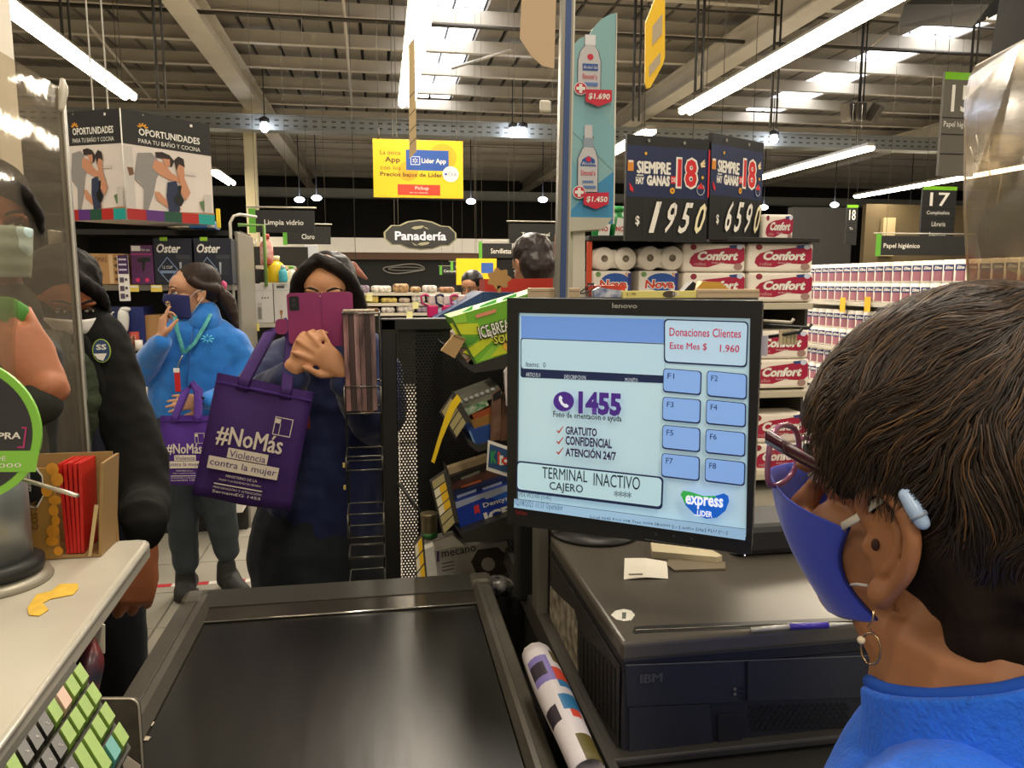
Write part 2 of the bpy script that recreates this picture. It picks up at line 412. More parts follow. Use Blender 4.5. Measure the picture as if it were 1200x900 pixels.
# ================================================================= LAMPS
tubeM = K('#fff1d8', .5, emit=16, name='lit tube'); houseM = K('#b5ad9d', .5)
def lamp(xc, y0, y1, z, label, wd=.26, group='long ceiling lamps', pw=60):
    L_ = y1-y0; o = thing('ceiling_lamp', label, 'lamp', (xc, (y0+y1)/2, z), group=group)
    obj('lamp_housing', MB(houseM).hexa([(-wd/2, -L_/2, .02), (wd/2, -L_/2, .02), (wd/2, L_/2, .02), (-wd/2, L_/2, .02), (-wd/4, -L_/2, .10), (wd/4, -L_/2, .10), (wd/4, L_/2, .10), (-wd/4, L_/2, .10)]), o)
    for s in (-1, 1): obj('lamp_tube', MB(tubeM).tube((s*wd*.25, -L_/2+.03, -.02), (s*wd*.25, L_/2-.03, -.02), wd*.2, n=12), o)
    t = MB(WIRE)
    for s in (-1, 1): t.tube((-.03, s*L_*.4, .1), (-.03, s*L_*.4, 6.15-z), .006, n=6).tube((.03, s*L_*.4, .1), (.03, s*L_*.4, 6.15-z), .006, n=6)
    obj('suspension_wire', t, o)
    l = bpy.data.lights.new('lamp_glow', 'AREA'); l.shape = 'RECTANGLE'; l.size = .25; l.size_y = L_; l.energy = pw; l.color = (1, .88, .71)
    lo = bpy.data.objects.new('lamp_glow', l); COL.objects.link(lo); lo.parent = o; lo.location = (0, 0, -.12)
    return o
lamp(-3.95, 9.3, 13.9, 4.5, 'long twin tube lamp hanging over the kitchen appliance sign')
lamp(.52, 7.2, 13.7, 4.5, 'long bright tube lamp above the yellow hanging app sign', .3)
lamp(5.4, 5.2, 13.4, 4.5, 'long bright tube lamp rising above the blue price board', .3)
lamp(5.4, 15.2, 19.5, 4.5, 'short lit lamp seen between sanitizer display and blue price board', .3, pw=40)
lamp(10.95, 16.2, 21.4, 4.5, 'long tube lamp hanging just behind the grey loudspeaker cluster')
lamp(16.7, 17.5, 25.4, 4.5, 'long tube lamp passing just above the aisle 17 sign')
a = at(253, 200, z=4.5); b = at(268, 214, z=4.5)
lamp((a.x+b.x)/2, a.y, b.y, 4.5, 'small distant lamp beside the kitchen appliance sign', .3, pw=40)
for i, (x, y, lb) in enumerate(((310, 149, 'white spotlight on the cable tray above the pale column'), (601, 155, 'first spotlight of the pair next to the blue sanitizer tower'), (613, 155, 'second spotlight of the pair next to the blue sanitizer tower'), (907, 163, 'spotlight hanging beside the blue 18 price board'))):
    P = at(x, y, y=19.2); o = thing('spotlight', lb, 'spotlight', P, group='round white spotlights')
    obj('lamp_bulb', MB(K('#dfeaff', .4, emit=22, name='lit spot')).ball((0, 0, 0), (.10, .10, .12)), o)
    obj('spotlight_housing', MB(DGR).lathe([(.05, .1), (.12, .12), (.11, .2), (.03, .24)], 14), o)
    obj('bracket', MB(DGR).tube((0, .05, .2), (0, .05, 6.5-P.z), .012), o)
for i, (x, y, lb) in enumerate(((371, 232, 'distant white spotlight above the two black aisle signs'), (351, 234, 'dim distant spotlight next to a brighter one'), (552, 236, 'distant spotlight right by the bakery sign'), (978, 240, 'distant spotlight near the narrow aisle 18 sign'), (1066, 252, 'distant spotlight near the aisle 17 sign'), (636, 234, 'distant spotlight behind the silver post'), (895, 243, 'distant spotlight behind the four digit price'))):
    P = at(x, y, y=26); o = thing('spotlight', lb, 'spotlight', P, group='far spotlights')
    obj('lamp_bulb', MB(K('#dfeaff', .4, emit=14, name='lit spot')).ball((0, 0, 0), (.16, .1, .09)), o)
    obj('bracket', MB(DGR).tube((0, 0, .06), (0, 0, 6.5-P.z), .015), o)
# hanging cable pairs
for (x, y1, Y, lb) in ((78, 50, 12, 'pair of dark cables hanging near the first long lamp'), (190, 127, 11.5, 'pair of dark cables hanging above the kitchen sign'), (745, 142, 12, 'dark steel strut hanging beside the yellow tag'), (818, 108, 11, 'dark cable pair reaching down to the big tube lamp'), (906, 150, 12, 'single dark cable beside the blue price board'), (1140, 88, 12, 'dark cable pair above the aisle 15 sign')):
    P = at(x, y1, y=Y); o = tag(obj('hanging_cable', MB(K('#2b2823', .6)).tube((-.045, 0, 0), (-.04, 0, 6.5-P.z), .022, n=6).tube((.05, 0, 0), (.06, 0, 6.5-P.z), .018, n=6), M=Matrix.Translation(P)), lb, 'cable', 'cables hanging from the roof')
# loudspeakers
P = at(1008, 132, y=13); o = thing('loudspeaker_cluster', 'cluster of three grey loudspeakers hanging from the roof', 'loudspeaker', P)
for dx, rz, rx in ((-.25, .6, .25), (-.02, 0, .1), (.27, -.9, .3)):
    mm = Matrix.Translation((dx, 0, 0)) @ Euler((0, -rz*.6 if dx else 0, rz)).to_matrix().to_4x4()
    ca = obj('loudspeaker_cabinet', MB(K('#6f675a', .6)).bbox((0, 0, 0), (.19, .18, .34), .02), o, M=mm)
    obj('speaker_grille', MB(K('#3f3a33', .8)).bbox((0, -.095, 0), (.15, .01, .29), .004), ca)
obj('hanging_pole', MB(DGR).tube((-.04, 0, .1), (-.04, 0, 6.5-P.z), .015).tube((.05, 0, .1), (.05, 0, 6.5-P.z), .015).tube((.0, .03, .1), (.0, .03, 6.5-P.z), .015), o)
# dark air duct box at the top
P = at(1100, 5, y=9); 
o = tag(obj('air_duct', MB(K('#26231f', .8, var=.1, vs=4)).hexa([at(1052, 31, y=8.6), at(1140, 31, y=7.4), at(1185, 8, y=8.2), at(1095, 10, y=9.6)][:4]+[at(1060, 5, y=8.6), at(1160, 5, y=7.4), at(1200, -25, y=8.2), at(1110, -25, y=9.6)])), 'dark boxed duct hanging under the roof by skylights', 'duct')
o = tag(obj('banner', MB(K('#2a2723', .8)).hexa([at(1160, 68, y=6), at(1215, 68, y=5.4), at(1215, 68, y=5.5), at(1160, 68, y=6.1), at(1176, -30, y=6), at(1230, -30, y=5.4), at(1230, -30, y=5.5), at(1176, -30, y=6.1)])), 'dark grey hanging banner edge above the plastic screen', 'banner')
# ================================================================= HANGING SIGNS
GREEN = K('#5fa832', .5); SIGNB = K('#1d1d1b', .6); TW = K('#e9e6dc', .6); YEL = K('#f3c313', .5)
def hang(o, w, h, top, m=WIRE, r=.003, dx=None, L_=None):
    for s in (dx or (.12, .88)):
        z0 = o.matrix_basis.translation.z+h
        obj('suspension_wire', MB(m).tube((w*s, 0, h), (w*s, 0, h+(L_ or (6.5-z0))), r, n=5), o)
# yellow app sign
f = slab('hanging_sign', 'yellow hanging sign for a phone app with blue and red boxes', 'sign', 438, 163, 543, 231, 9.5, .02, K('#f2c40a', .5))
DK = K('#4a3a10', .6); f.b = (43, 68, 636, 458)
f.disc(500, 180, 92, K('#f0a818', .6), name='print'); f.disc(270, 280, 66, K('#f0a818', .6), name='print')
f.rr(258, 135, 540, 272, .03, K('#1b4fa0', .5)); f.rr(200, 368, 481, 440, .02, K('#e23a1e', .5))
f.text('La única', 90, 142, 222, 172, DK); f.text('App', 120, 185, 220, 232, DK, bold=.02); f.text('con los', 90, 243, 222, 272, DK)
f.text('Precios bajos de Lider.', 88, 287, 505, 325, DK, bold=.02); f.text('Lider App', 360, 190, 522, 232, TW, bold=.02)
f.rr(287, 178, 350, 236, .02, K('#cfd8ea', .5)); f.rr(292, 183, 345, 231, .018, K('#1b4fa0', .5))
for k in range(6):
    a = k*pi/3+.5; f.poly([(318+6*cos(a)-2*sin(a), 207-6*sin(a)-2*cos(a)), (318+18*cos(a)-3*sin(a), 207-18*sin(a)-3*cos(a)), (318+18*cos(a)+3*sin(a), 207-18*sin(a)+3*cos(a)), (318+6*cos(a)+2*sin(a), 207-6*sin(a)+2*cos(a))], TW)
f.disc(552, 293, 54, TW); f.text('Club', 535, 280, 594, 306, K('#2a55a4')); f.disc(520, 294, 9, K('#2a55a4'))
f.text('Pickup', 315, 380, 405, 410, TW, bold=.01); f.text('en tu tienda', 278, 417, 398, 427, TW)
hang(f.o, f.w, f.h, 0, WIRE, .008, dx=(.07, .93), L_=.12)
for s in (.07, .93): obj('suspension_wire', MB(WIRE).tube((f.w*s, 0, f.h+.1), (f.w*s, 0, 6.5-f.o.location.z), .0022, n=5), f.o)
# bakery sign
P = at(450, 293, y=14); Q = at(535, 293, y=14); w_ = Q.x-P.x; h_ = at(492, 257, y=14).z-at(492, 293, y=14).z
def bak(s=0):
    pts = [(112, 690), (160, 640), (215, 640), (270, 612), (350, 600), (430, 612), (490, 640), (545, 643), (590, 690), (590, 735), (545, 778), (490, 780), (430, 803), (350, 810), (270, 800), (215, 775), (160, 775), (115, 735)]
    return [((x-112-239)*(1-s)/478*w_+w_/2, (705-y)*(1-s*2)/210*h_+h_/2) for x, y in pts]
o = thing('hanging_sign', 'black curved bakery sign with cream outline and Panadería in white', 'sign', (P.x, 14, P.z))
obj('sign_rim', MB(K('#8e8a6e', .5)).prism(bak(), 0, .06), o); obj('sign_board', MB(SIGNB).prism(bak(.045), -.012, .0), o)
f = Face(o, w_, h_, (112, 600, 590, 810), y=-.012); f.text('Panadería', 185, 682, 522, 742, K('#c9ccd6', .5), bold=.025)
for (a, b, c_, d) in ((292, 660, 375, 645), (330, 770, 412, 757)):
    f.poly([(a, b), (a+20, b-12), (c_-8, d-4), (c_, d), (c_-15, b), (a+25, b+8)], K('#8e8a6e', .6))
f.poly([(365, 645), (395, 655), (410, 668), (390, 662)], K('#8e8a6e', .6)); f.poly([(292, 755), (310, 765), (335, 778), (312, 776)], K('#8e8a6e', .6))
for s in (.15, .2): obj('suspension_wire', MB(WIRE).tube((w_*s, .02, h_*.7), (w_*s, .02, 6.5-P.z), .006, n=5), o)
# aisle signs on rails
def aisle(x0, y0, x1, y1, Y, txt, lb, tx, gx=None, skew=.06, rail=True):
    d = (x1-x0)
    tl = at(x0, y0, y=Y); tr = at(x1, y0, y=Y); bl = at(x0, y1, y=Y)
    tr = V((tr.x, Y+.25, tl.z))
    f = panel('aisle_sign', lb, 'sign', tl, V((tr.x, Y+.0, tl.z)), V((tl.x, Y, bl.z)), .02, SIGNB, box=(x0, y0, x1, y1), group=None)
    if gx: f.rect(gx[0], y0-2, gx[1], y1+1, GREEN, name='colour_tab')
    f.text(txt, *tx, TW, bold=.01)
    if rail: obj('rail', MB(K('#b8b2a2', .4, .5)).tube((-.03, .02, f.h+.03), (f.w+.02, .02, f.h+.03), .008), f.o)
    for s in (.1, .9): obj('suspension_wire', MB(WIRE).tube((f.w*s, .02, f.h), (f.w*s, .02, 6.5-bl.z), .0022, n=5), f.o)
    return f
aisle(292, 246, 368, 272, 7.6, 'Limpia vidrio', 'black aisle sign reading Limpia vidrio over the cleaning products', (309, 257, 355, 265), gx=(291, 299))
aisle(331, 265, 387, 286, 9.6, 'Cloro', 'smaller black aisle sign reading Cloro beyond the glass cleaner sign', (353, 274, 368, 280), gx=(331, 336))
aisle(597, 262, 652, 285, 9, 'Toalla papel', 'black aisle sign reading Toalla papel next to the silver post', (611, 272, 644, 278))
aisle(561, 285, 600, 302, 12, 'Servilletas', 'black aisle sign reading Servilletas with a green tab', (575, 291, 599, 297), gx=(561, 565))
aisle(528, 308, 560, 317, 15, 'Leche polvo', 'small black aisle sign reading Leche far down the aisles', (534, 311, 551, 315), gx=(528, 531))
aisle(515, 313, 545, 321, 18, 'Cereales', 'tiny farthest black aisle sign with green tab', (520, 316, 536, 319), gx=(515, 518))
aisle(1028, 276, 1142, 299, 8.5, 'Papel higiénico', 'long black aisle sign reading Papel higiénico over the towel rolls', (1036, 285, 1078, 292), gx=(1027, 1033))
a = at(578, 300, y=12.3)
f = slab('hanging_sign', 'yellow hanging sign with blue box far behind the Servilletas sign', 'sign', 535, 303, 582, 334, 13.5, .03, YEL); f.rect(564, 308, 578, 320, K('#2f5aa8', .5))
obj('suspension_wire', MB(WIRE).tube((f.w*.5, .02, f.h), (f.w*.5, .02, 6.5-f.o.location.z), .0026, n=5), f.o)
# numbered aisle signs
def num(x0, y0, x1, y1, Y, n, words, lb, bars, sk=0, m=SIGNB):
    tl = at(x0, y0+sk, y=Y+.0); tr = at(x1, y0, y=Y); bl = at(x0, y1, y=Y)
    z1 = tl.z; f = panel('aisle_number_sign', lb, 'sign', tl, V((tr.x, Y, tl.z)), V((tl.x, Y, bl.z)), .03, m, box=(0, 0, 100, 100))
    f.rect(0, 0, 100, 7, K('#79c01e', .5), name='colour_tab')
    f.text(n, *([22, 12, 80, 38]), TW, bold=.01)
    for k in bars: f.rect(0, k, 100, k+1.2, K('#050505', .7), name='gap')
    for t, a, b, c_, d in words: f.text(t, a, b, c_, d, TW)
    for s in (.1, .9): obj('suspension_wire', MB(WIRE).tube((f.w*s, .02, f.h), (f.w*s, .02, 6.5-bl.z), .0026, n=5), f.o)
num(1082, 218, 1122, 279, 10, '17', (('Cumpleaños', 15, 47, 82, 56), ('Librería', 32, 68, 72, 77), ('Juguetes', 25, 88, 75, 97)), 'black aisle 17 sign listing Cumpleaños and Librería', (42, 61, 82))
num(993, 240, 1006, 287, 12, '18', (('Té', 30, 56, 60, 62),), 'narrow black aisle 18 sign beyond the stacked toilet paper', (45, 68))
num(1108, 84, 1150, 206, 6, '15', (('Papel higiénico', 5, 47, 98, 54),), 'tall grey aisle 15 sign partly behind the plastic screen', (43, 59, 78), m=K('#5d584e', .6))
# yellow tag hanging edge-on
o = thing('hanging_tag', 'slim yellow rounded tag hanging turned sideways under the roof', 'sign', at(766, 104, y=3.2)); k = 3.2/900*1.04
pts = [(755, 33), (766, 6), (772, 5), (777, 10), (778.5, 70), (776, 78), (762, 103), (758, 104), (756, 98)]
pts = [((x-766)*k, (104-y)*k) for x, y in pts]; obj('tag_board', MB(K('#e2b61f', .5)).prism(pts, 0, .012), o)
f = Face(o, 1, 1, (0, 0, 1, 1)); G_ = K('#a99a80', .5)
for q in ([(763, 37), (774, 23), (774, 45), (763, 58)], [(760, 80), (773, 64), (773, 76), (760, 92)]): obj('print', MB(G_).prism([((x-766)*k, (104-y)*k) for x, y in q], -.002, 0), o)
obj('suspension_wire', MB(DGR).tube((.0, .005, 98*k), (.0, .005, 6.5-o.location.z), .002, n=5), o)
# grey-yellow twisted paper strip hanging at the centre
P = at(484, 185, y=4.0); k = 4.0/900*1.02; o = tag(obj('price_strip', MB(K('#b79f73', .6)).prism([((x-484)*k, (185-y)*k) for x, y in [(480, 186), (488, 178), (488, 57), (481, 66)]], 0, .004), M=Matrix.Translation(P)), 'narrow beige hanging strip crossing the yellow app sign', 'strip')
for y in (172, 158, 141, 122): obj('fold_line', MB(DGR).prism([((480.5-484)*k, (185-y)*k), ((487.6-484)*k, (185-y+8)*k), ((487.6-484)*k, (185-y+9)*k), ((480.5-484)*k, (185-y+1)*k)], -.001, 0), o)
obj('suspension_wire', MB(DGR).tube((.015, .002, 120*k), (.015, .002, 6.5-P.z), .002, n=5), o)

# ---- kitchen sign box
c0 = at(149, 257, y=4.3); zt = at(149, 127, y=4.3).z; c1 = at(253, 300, y=4.66); c2 = at(84, 300, y=4.46)
o = thing('sign_box', 'box sign with photo of couple cooking and Oportunidades on black', 'sign', c0)
H = zt-c0.z; A = V((0, 0, 0)); B = V((c1.x-c0.x, c1.y-c0.y, 0)); Cc = V((c2.x-c0.x, c2.y-c0.y, 0)); Dd = B+Cc
obj('sign_core', MB(K('#cfc9bf', .6)).hexa([A, B, Dd, Cc, A+V((0, 0, H)), B+V((0, 0, H)), Dd+V((0, 0, H)), Cc+V((0, 0, H))]), o)
skin = K('#c48a68', .6); shirt = K('#8d8a86', .7); jean = K('#27304a', .7); hairc = K('#2c201a', .7)
def kitchen(M, w, b, k):
    e = bpy.data.objects.new('sign_face', None)
    fo = obj('sign_face', MB(K('#ddd3ca', .55, var=.06, vs=4)).box((w/2, .002, H/2), (w, .004, H)), o, M=M); f = Face(fo, w, H, b)
    x0, y0, x1, y1 = b; W = x1-x0; u = lambda v: x0+W*v; Hh = y1-y0; q = lambda v: y0+Hh*v
    pp = lambda L_, m, nm='print': f.poly([(u(a), q(c)) for a, c in L_], m, nm)
    pp([(0, .0), (1, .0), (1, .31), (0, .31)], SIGNB)
    f.text('OPORTUNIDADES', u(.18), q(.15), u(.87), q(.215), TW, bold=.02)
    f.text('PARA TU BAÑO Y COCINA', u(.17), q(.235), u(.87), q(.285), TW)
    for j in range(5):
        a = pi*(.1+.2*j); cx, cy = .225, .145
        pp([(cx+.022*cos(a)-.008*sin(a), cy-.016*sin(a)-.006*cos(a)), (cx+.06*cos(a)-.008*sin(a), cy-.045*sin(a)-.006*cos(a)), (cx+.06*cos(a)+.008*sin(a), cy-.045*sin(a)+.006*cos(a)), (cx+.022*cos(a)+.008*sin(a), cy-.016*sin(a)+.006*cos(a))], K('#e6a01c', .5))
    pp([(0, .33), (.1, .33), (.1, .9), (0, .9)], K('#c5bfb8', .6)); pp([(.03, .52), (.09, .52), (.1, .58), (.05, .6)], K('#6d4c33'))
    pp([(.64, .5), (.8, .5), (.8, .53), (.64, .53)], K('#cfc6bd'));
    pp([(.15, .38), (.3, .36), (.36, .42), (.4, .5), (.34, .6), (.3, .74), (.22, .92), (.18, .92), (.2, .7), (.1, .62)], shirt)       # man
    pp([(.33, .42), (.42, .44), (.52, .53), (.62, .57), (.62, .61), (.5, .6), (.38, .56), (.3, .5)], skin)
    pp([(.31, .72), (.36, .72), (.45, .8), (.6, .86), (.6, .88), (.44, .86), (.33, .8)], skin)
    pp([(.34, .35), (.42, .34), (.5, .36), (.55, .41), (.52, .47), (.45, .46), (.43, .4), (.35, .4)], hairc)
    pp([(.42, .4), (.5, .4), (.5, .46), (.45, .48)], skin)
    pp([(.46, .62), (.56, .6), (.6, .7), (.58, .92), (.46, .92), (.44, .75)], jean)
    pp([(.57, .44), (.66, .44), (.66, .57), (.6, .6), (.57, .5)], skin); pp([(.55, .4), (.6, .36), (.66, .38), (.67, .46), (.6, .43), (.57, .5)], hairc)
    pp([(.6, .57), (.66, .57), (.72, .7), (.66, .78), (.6, .7)], skin)
    pp([(.58, .64), (.62, .64), (.6, .72), (.64, .78), (.6, .84), (.54, .82), (.52, .76), (.57, .72)], BLK, 'print')
    pp([(.82, .78), (.9, .76), (.92, .82), (.86, .86)], K('#5d7a4c')); pp([(.88, .7), (.97, .7), (.97, .9), (.88, .9)], K('#c9c2ba'))
    pp([(.5, .9), (1, .88), (1, .92), (.5, .92)], K('#a87f5a'))
    for j, c in enumerate(('#a82424', '#5b2f78', '#1f4d3a', '#b32a24', '#1f9b94')): pp([(j/5, .9), (j/5+.2, .9), (j/5+.2, 1), (j/5, 1)], K(c, .5), 'colour_block')
    pp([(.22, .02), (.235, .02), (.235, .035), (.22, .035)], GREY); pp([(.75, .035), (.78, .035), (.78, .06), (.75, .06)], TW)
kitchen(frame(V((0, 0, 0))+V((0, -.001, 0)), B), B.length, (0, 0, 1, 1), 1)
kitchen(frame(Cc+V((0, -.001, 0)), -Cc), Cc.length, (0, 0, 1, 1), 1)
obj('corner_seam', MB(TW).tube((0, -.002, 0), (0, -.002, H), .003), o)
for s in (.25, .5): obj('suspension_wire', MB(TW).tube(Cc*s+V((0, .05, H)), Cc*s+V((0, .05, 6.5-c0.z)), .004, n=5), o)

# ================================================================= APPLIANCE SHELF (black gondola behind the blue fleece worker)
YB = 4.75
def px2(x, y, Y): return at(x, y, y=Y)
SB = K('#1a1917', .6, var=.1, vs=5); SHL = K('#cfc9bb', .4, .2)
L0 = px2(60, 300, YB).x; R0 = px2(275, 300, YB).x; ztop = px2(180, 270, YB).z
g = thing('shelf_unit', 'black appliance shelving unit behind the worker in blue fleece', 'shelf', ((L0+R0)/2, YB+.3, 0)); W = R0-L0
obj('back_panel', MB(SB).box((0, .3, ztop/2), (W, .03, ztop)), g)
obj('top_panel', MB(SB).box((0, .1, ztop+.0), (W, .42, .03)), g)
obj('base', MB(SB).box((0, .0, .07), (W, .62, .14)), g)
def shelfz(py, Y): return px2(190, py, Y).z
zs = [shelfz(334, 4.6), shelfz(409, 4.5), shelfz(470, 4.5), shelfz(560, 4.5), shelfz(612, 4.5)]
for i, z in enumerate(zs): obj('shelf_board', MB(SHL).bbox((0, .02, z-.015), (W, .60, .035), .004), g)
for s in (-1, 1): obj('upright', MB(K('#8e897e', .4, .5)).bbox((s*(W/2+.01), .0, ztop/2), (.02, .56, ztop), .006), g)
P = px2(275, 300, 4.45)
obj('end_frame', MB(K('#d5d0c4', .35, .4)).path([(W/2-.02, -.28, .0), (W/2-.02, -.28, ztop+.05), (W/2, -.27, ztop+.09), (W/2+.03, -.25, ztop+.1), (W/2+.1, -.1, ztop+.1)], .009), g)
def box_item(lb, x0, y0, x1, y1, m, Y=4.62, dep=.2, cat='box', name='product_box', bev=.003, group=None, zb=None): 
    f = slab(name, lb, cat, x0, y0, x1, y1, Y, dep, m, bev, group=group)
    if zb is not None: f.o.location.z = zb
    return f
z1 = zs[0]+.004
f = box_item('brown cardboard toaster oven box on the upper shelf', 84, 297, 148, 333, K('#b58a58', .7), dep=.28, zb=z1); f.text('THOMAS', 105, 301, 127, 307, K('#5a3c20')); f.rect(129, 298, 134, 332, K('#d8b98c')); 
for k in range(4): f.disc(137.5, 303+k*8, 2, K('#5a3c20'))
f.text('toaster oven', 104, 318, 122, 322, K('#8a6238'))
f = box_item('purple hair dryer box on the upper shelf beside coffee maker boxes', 155, 287, 181, 333, K('#5b2a5c', .5), zb=z1); f.rect(156.5, 288, 167, 294, TW); f.text('Hair care', 168, 291, 178, 294, TW); f.rect(156, 297, 180, 298.5, K('#b0356b'))
f.poly([(163, 303), (172, 301), (178, 302), (178, 306), (172, 307), (170, 318), (168, 318), (168, 307), (163, 307)], BLK); f.disc(162, 328, 2.5, K('#d8336b')); f.disc(173, 328, 2.5, K('#d8336b'))
for i, (a, b, lb) in enumerate(((182, 227, 'dark blue coffee maker box touching the purple hair dryer box'), (229, 273, 'dark blue coffee maker box next to the shelf end'))):
    f = box_item(lb, a, 280, b, 334, K('#161c2e', .4), zb=z1, group=None); f.b = (0, 0, 100, 100)
    f.rect(18, -2, 38, 6, K('#9acb2a', .5)); f.text('Oster', 6, 12, 68, 32, TW, bold=.03, shear=.2)
    f.poly([(35, 40), (62, 68), (35, 96), (8, 68)], K('#7d93b5')); f.poly([(35, 43), (59, 68), (35, 93), (11, 68)], K('#161c2e', .4)); f.text('12 CUP', 22, 60, 48, 66, TW); f.rect(16, 70, 56, 76, K('#7d93b5'))
    f.rr(58, 36, 96, 44, .004, K('#3a3d44', .3)); f.poly([(64, 44), (94, 44), (96, 60), (90, 82), (68, 82), (62, 60)], K('#2b2f38', .2)); f.poly([(66, 52), (72, 52), (70, 80), (67, 76)], K('#aab2bd', .3))
for i, a in enumerate((150, 177)):
    f = slab('price_tag', ('yellow price tag beneath the purple hair dryer box', 'yellow price tag beneath the dark blue coffee maker box')[i], 'price tag', a, 334, a+13, 342, 4.585, .004, K('#e9cf62', .6), .001); f.rect(a+1, 335, a+12, 337, TW)
# card strip hanging from the shelf edge
f = slab('hanging_card', 'long purple and white product card hanging from the shelf edge', 'card', 140, 299, 153, 353, 4.5, .01, K('#e3dfd8', .5)); f.rect(141, 299, 153, 321, K('#3a1c4d')); 
for y in (303, 309, 315): f.rect(142, y, 151, y+2, K('#cbbfd2'))
for y in (325, 335, 344): f.rect(142, y, 147, y+6, K('#4f4356')); f.rect(148, y+1, 151, y+4, K('#4f4356'))
z2 = zs[1]+.004
f = box_item('dark blue box with white script behind the hand blender, lower shelf', 112, 361, 151, 408, K('#151f4e', .5), zb=z2, Y=4.62); f.text('Oster', 117, 364, 136, 371, TW, bold=.02, shear=.2); f.rect(120, 376, 134, 378, TW); f.rect(122, 381, 134, 384, TW)
f = box_item('plain dark blue box standing right behind the white hand blender', 152, 362, 171, 408, K('#1d2a6b', .5), zb=z2, Y=4.66)
f = box_item('small plain cardboard box behind the blue fleece worker', 171, 372, 190, 408, K('#a9804f', .7), zb=z2, Y=4.68)
P = at(147, 408, y=4.52); o = thing('hand_blender', 'white hand blender standing on the lower shelf', 'blender', (P.x, 4.52, z2))
obj('blender_body', MB(K('#d9d9d4', .3)).lathe([(.012, .09), (.02, .1), (.026, .13), (.03, .17), (.026, .2), (.014, .22)], 14), o); obj('blender_shaft', MB(STEEL).lathe([(.03, 0), (.03, .02), (.01, .035), (.01, .09)], 14), o)
obj('blender_head', MB(K('#d9d9d4', .3)).ball((.012, 0, .215), (.03, .02, .014)), o)
for i, (x, c, r, h, lb) in enumerate(((152, '#6b3a20', .028, .07, 'brown glass jar beside the white hand blender'), (157, '#b34a3c', .025, .09, 'red cup behind the brown glass jar'), (163, '#e4ddd0', .02, .05, 'small white cup beside the red cup'))):
    P = at(x, 408, y=4.46+.06*(i == 1)); 
    o = tag(obj('jar' if i == 0 else 'cup', MB(K(c, .3)).lathe([(r*.85, 0), (r, .01), (r, h), (r*.9, h), (r*.8, .012)], 14), M=Matrix.Translation((P.x, 4.46+.08*(i == 1), z2))), lb, 'jar' if i == 0 else 'cup')
# things lower on the shelf
for i, (a, b, y0, y1, z, c, lb) in enumerate(((150, 197, 435, 470, zs[2], '#dcd8cf', 'white box on third shelf between black jacket and blue fleece'), (170, 215, 515, 560, zs[3], '#d6d2c9', 'white box on the fourth shelf behind the worker'), (225, 285, 575, 612, zs[4], '#d9d5cc', 'white box on lowest shelf behind the worker legs'))):
    f = box_item(lb, a, y0, b, y1, K(c, .6), zb=z+.004, Y=4.6); f.rect(a+10, y0+3, a+22, y0+5, MGR)
# stuff on top of the unit
f = box_item('white speckled carton lying on top of the appliance shelf', 196, 262, 222, 271, K('#cfc9ae', .6, var=.7, vs=30), zb=ztop+.02, Y=4.8)
f = box_item('flat blue pack on top of the appliance shelf', 221, 261, 250, 270, K('#2a63a8', .5), zb=ztop+.02, Y=4.8)
f = slab('corner_strip', 'narrow yellow strip standing beside the cooking couple sign', 'strip', 254, 248, 258.5, 271, 4.75, .02, K('#e9cb1a', .5)); f.o.location.z = ztop+.016
o = tag(obj('white_ball', MB(TW).ball((0, 0, .03), (.026, .026, .024)).lathe([(.02, 0), (.02, .03)], 12), M=Matrix.Translation((at(250, 268, y=4.78).x, 4.72, ztop+.016))), 'small round white ball on top of the appliance shelf', 'ball')

# ================================================================= CLEANING SHELF beyond
YC = 5.6
a = at(277, 300, y=YC); b = at(352, 300, y=YC); z5 = at(300, 379, y=YC).z; z6 = at(300, 331, y=YC+.02).z
g = thing('shelf_unit', 'grey end shelf stacked with white glassware boxes and cleaners', 'shelf', ((a.x+b.x)/2, YC+.3, 0)); W = b.x-a.x; zt2 = at(300, 250, y=YC).z
obj('back_panel', MB(K('#24231f', .7)).box((0, .3, zt2/2-.1), (W, .03, zt2-.2)), g)
for z in (z5, at(300, 452, y=YC).z, at(300, 520, y=YC).z, .12): obj('shelf_board', MB(SHL).bbox((0, 0, z-.015), (W, .56, .03), .003), g)
obj('price_rail', MB(K('#a9a294', .5)).box((0, -.29, at(300, 452, y=YC).z-.03), (W, .01, .05)), g)
obj('end_frame', MB(K('#d5d0c4', .35, .4)).path([(-W/2, -.28, 0), (-W/2, -.28, zt2-.22), (-W/2+.03, -.28, zt2-.18), (-W/2+.1, -.28, zt2-.18), (-W/2+.13, -.28, zt2-.22), (-W/2+.13, -.28, z6+.3)], .009), g)
obj('side_panel', MB(K('#6f6b62', .6)).bbox((-W/2+.06, -.25, zt2-.45), (.1, .02, .5), .01), g)
obj('green_frame', MB(K('#7ea65a', .5)).path([(-W/2+.02, -.3, zt2-.08), (-W/2+.19, -.3, zt2-.08), (-W/2+.19, -.3, zt2-.5)], .012), g)
for i, (x0, x1, lb) in enumerate(((280, 321, 'white glassware box with small glass picture, nearer the appliance shelf'), (322, 352, 'white glassware box half behind the magenta phone case'))):
    f = box_item(lb, x0, 332, x1, 378, K('#dcd9d6', .6), Y=YC+.02, zb=z5+.002); f.b = (0, 0, 100, 100)
    f.rect(12, 6, 42, 12, MGR); f.rect(2, 17, 98, 18, K('#b8b5b0')); 
    for k in range(3): f.disc(70+k*8, 36, 2.2, MGR)
    f.poly([(20, 68), (34, 68), (29, 84), (29, 92), (24, 92), (25, 84)], K('#a67846')); f.rect(55, 48, 68, 92, K('#c5c2bd')); f.rect(56, 60, 66, 90, K('#8a8782'))
f = slab('price_tag', 'yellow price tag under the white glassware boxes', 'price tag', 290, 379, 304, 388, 5.32, .004, K('#e6d97a', .6), .001)
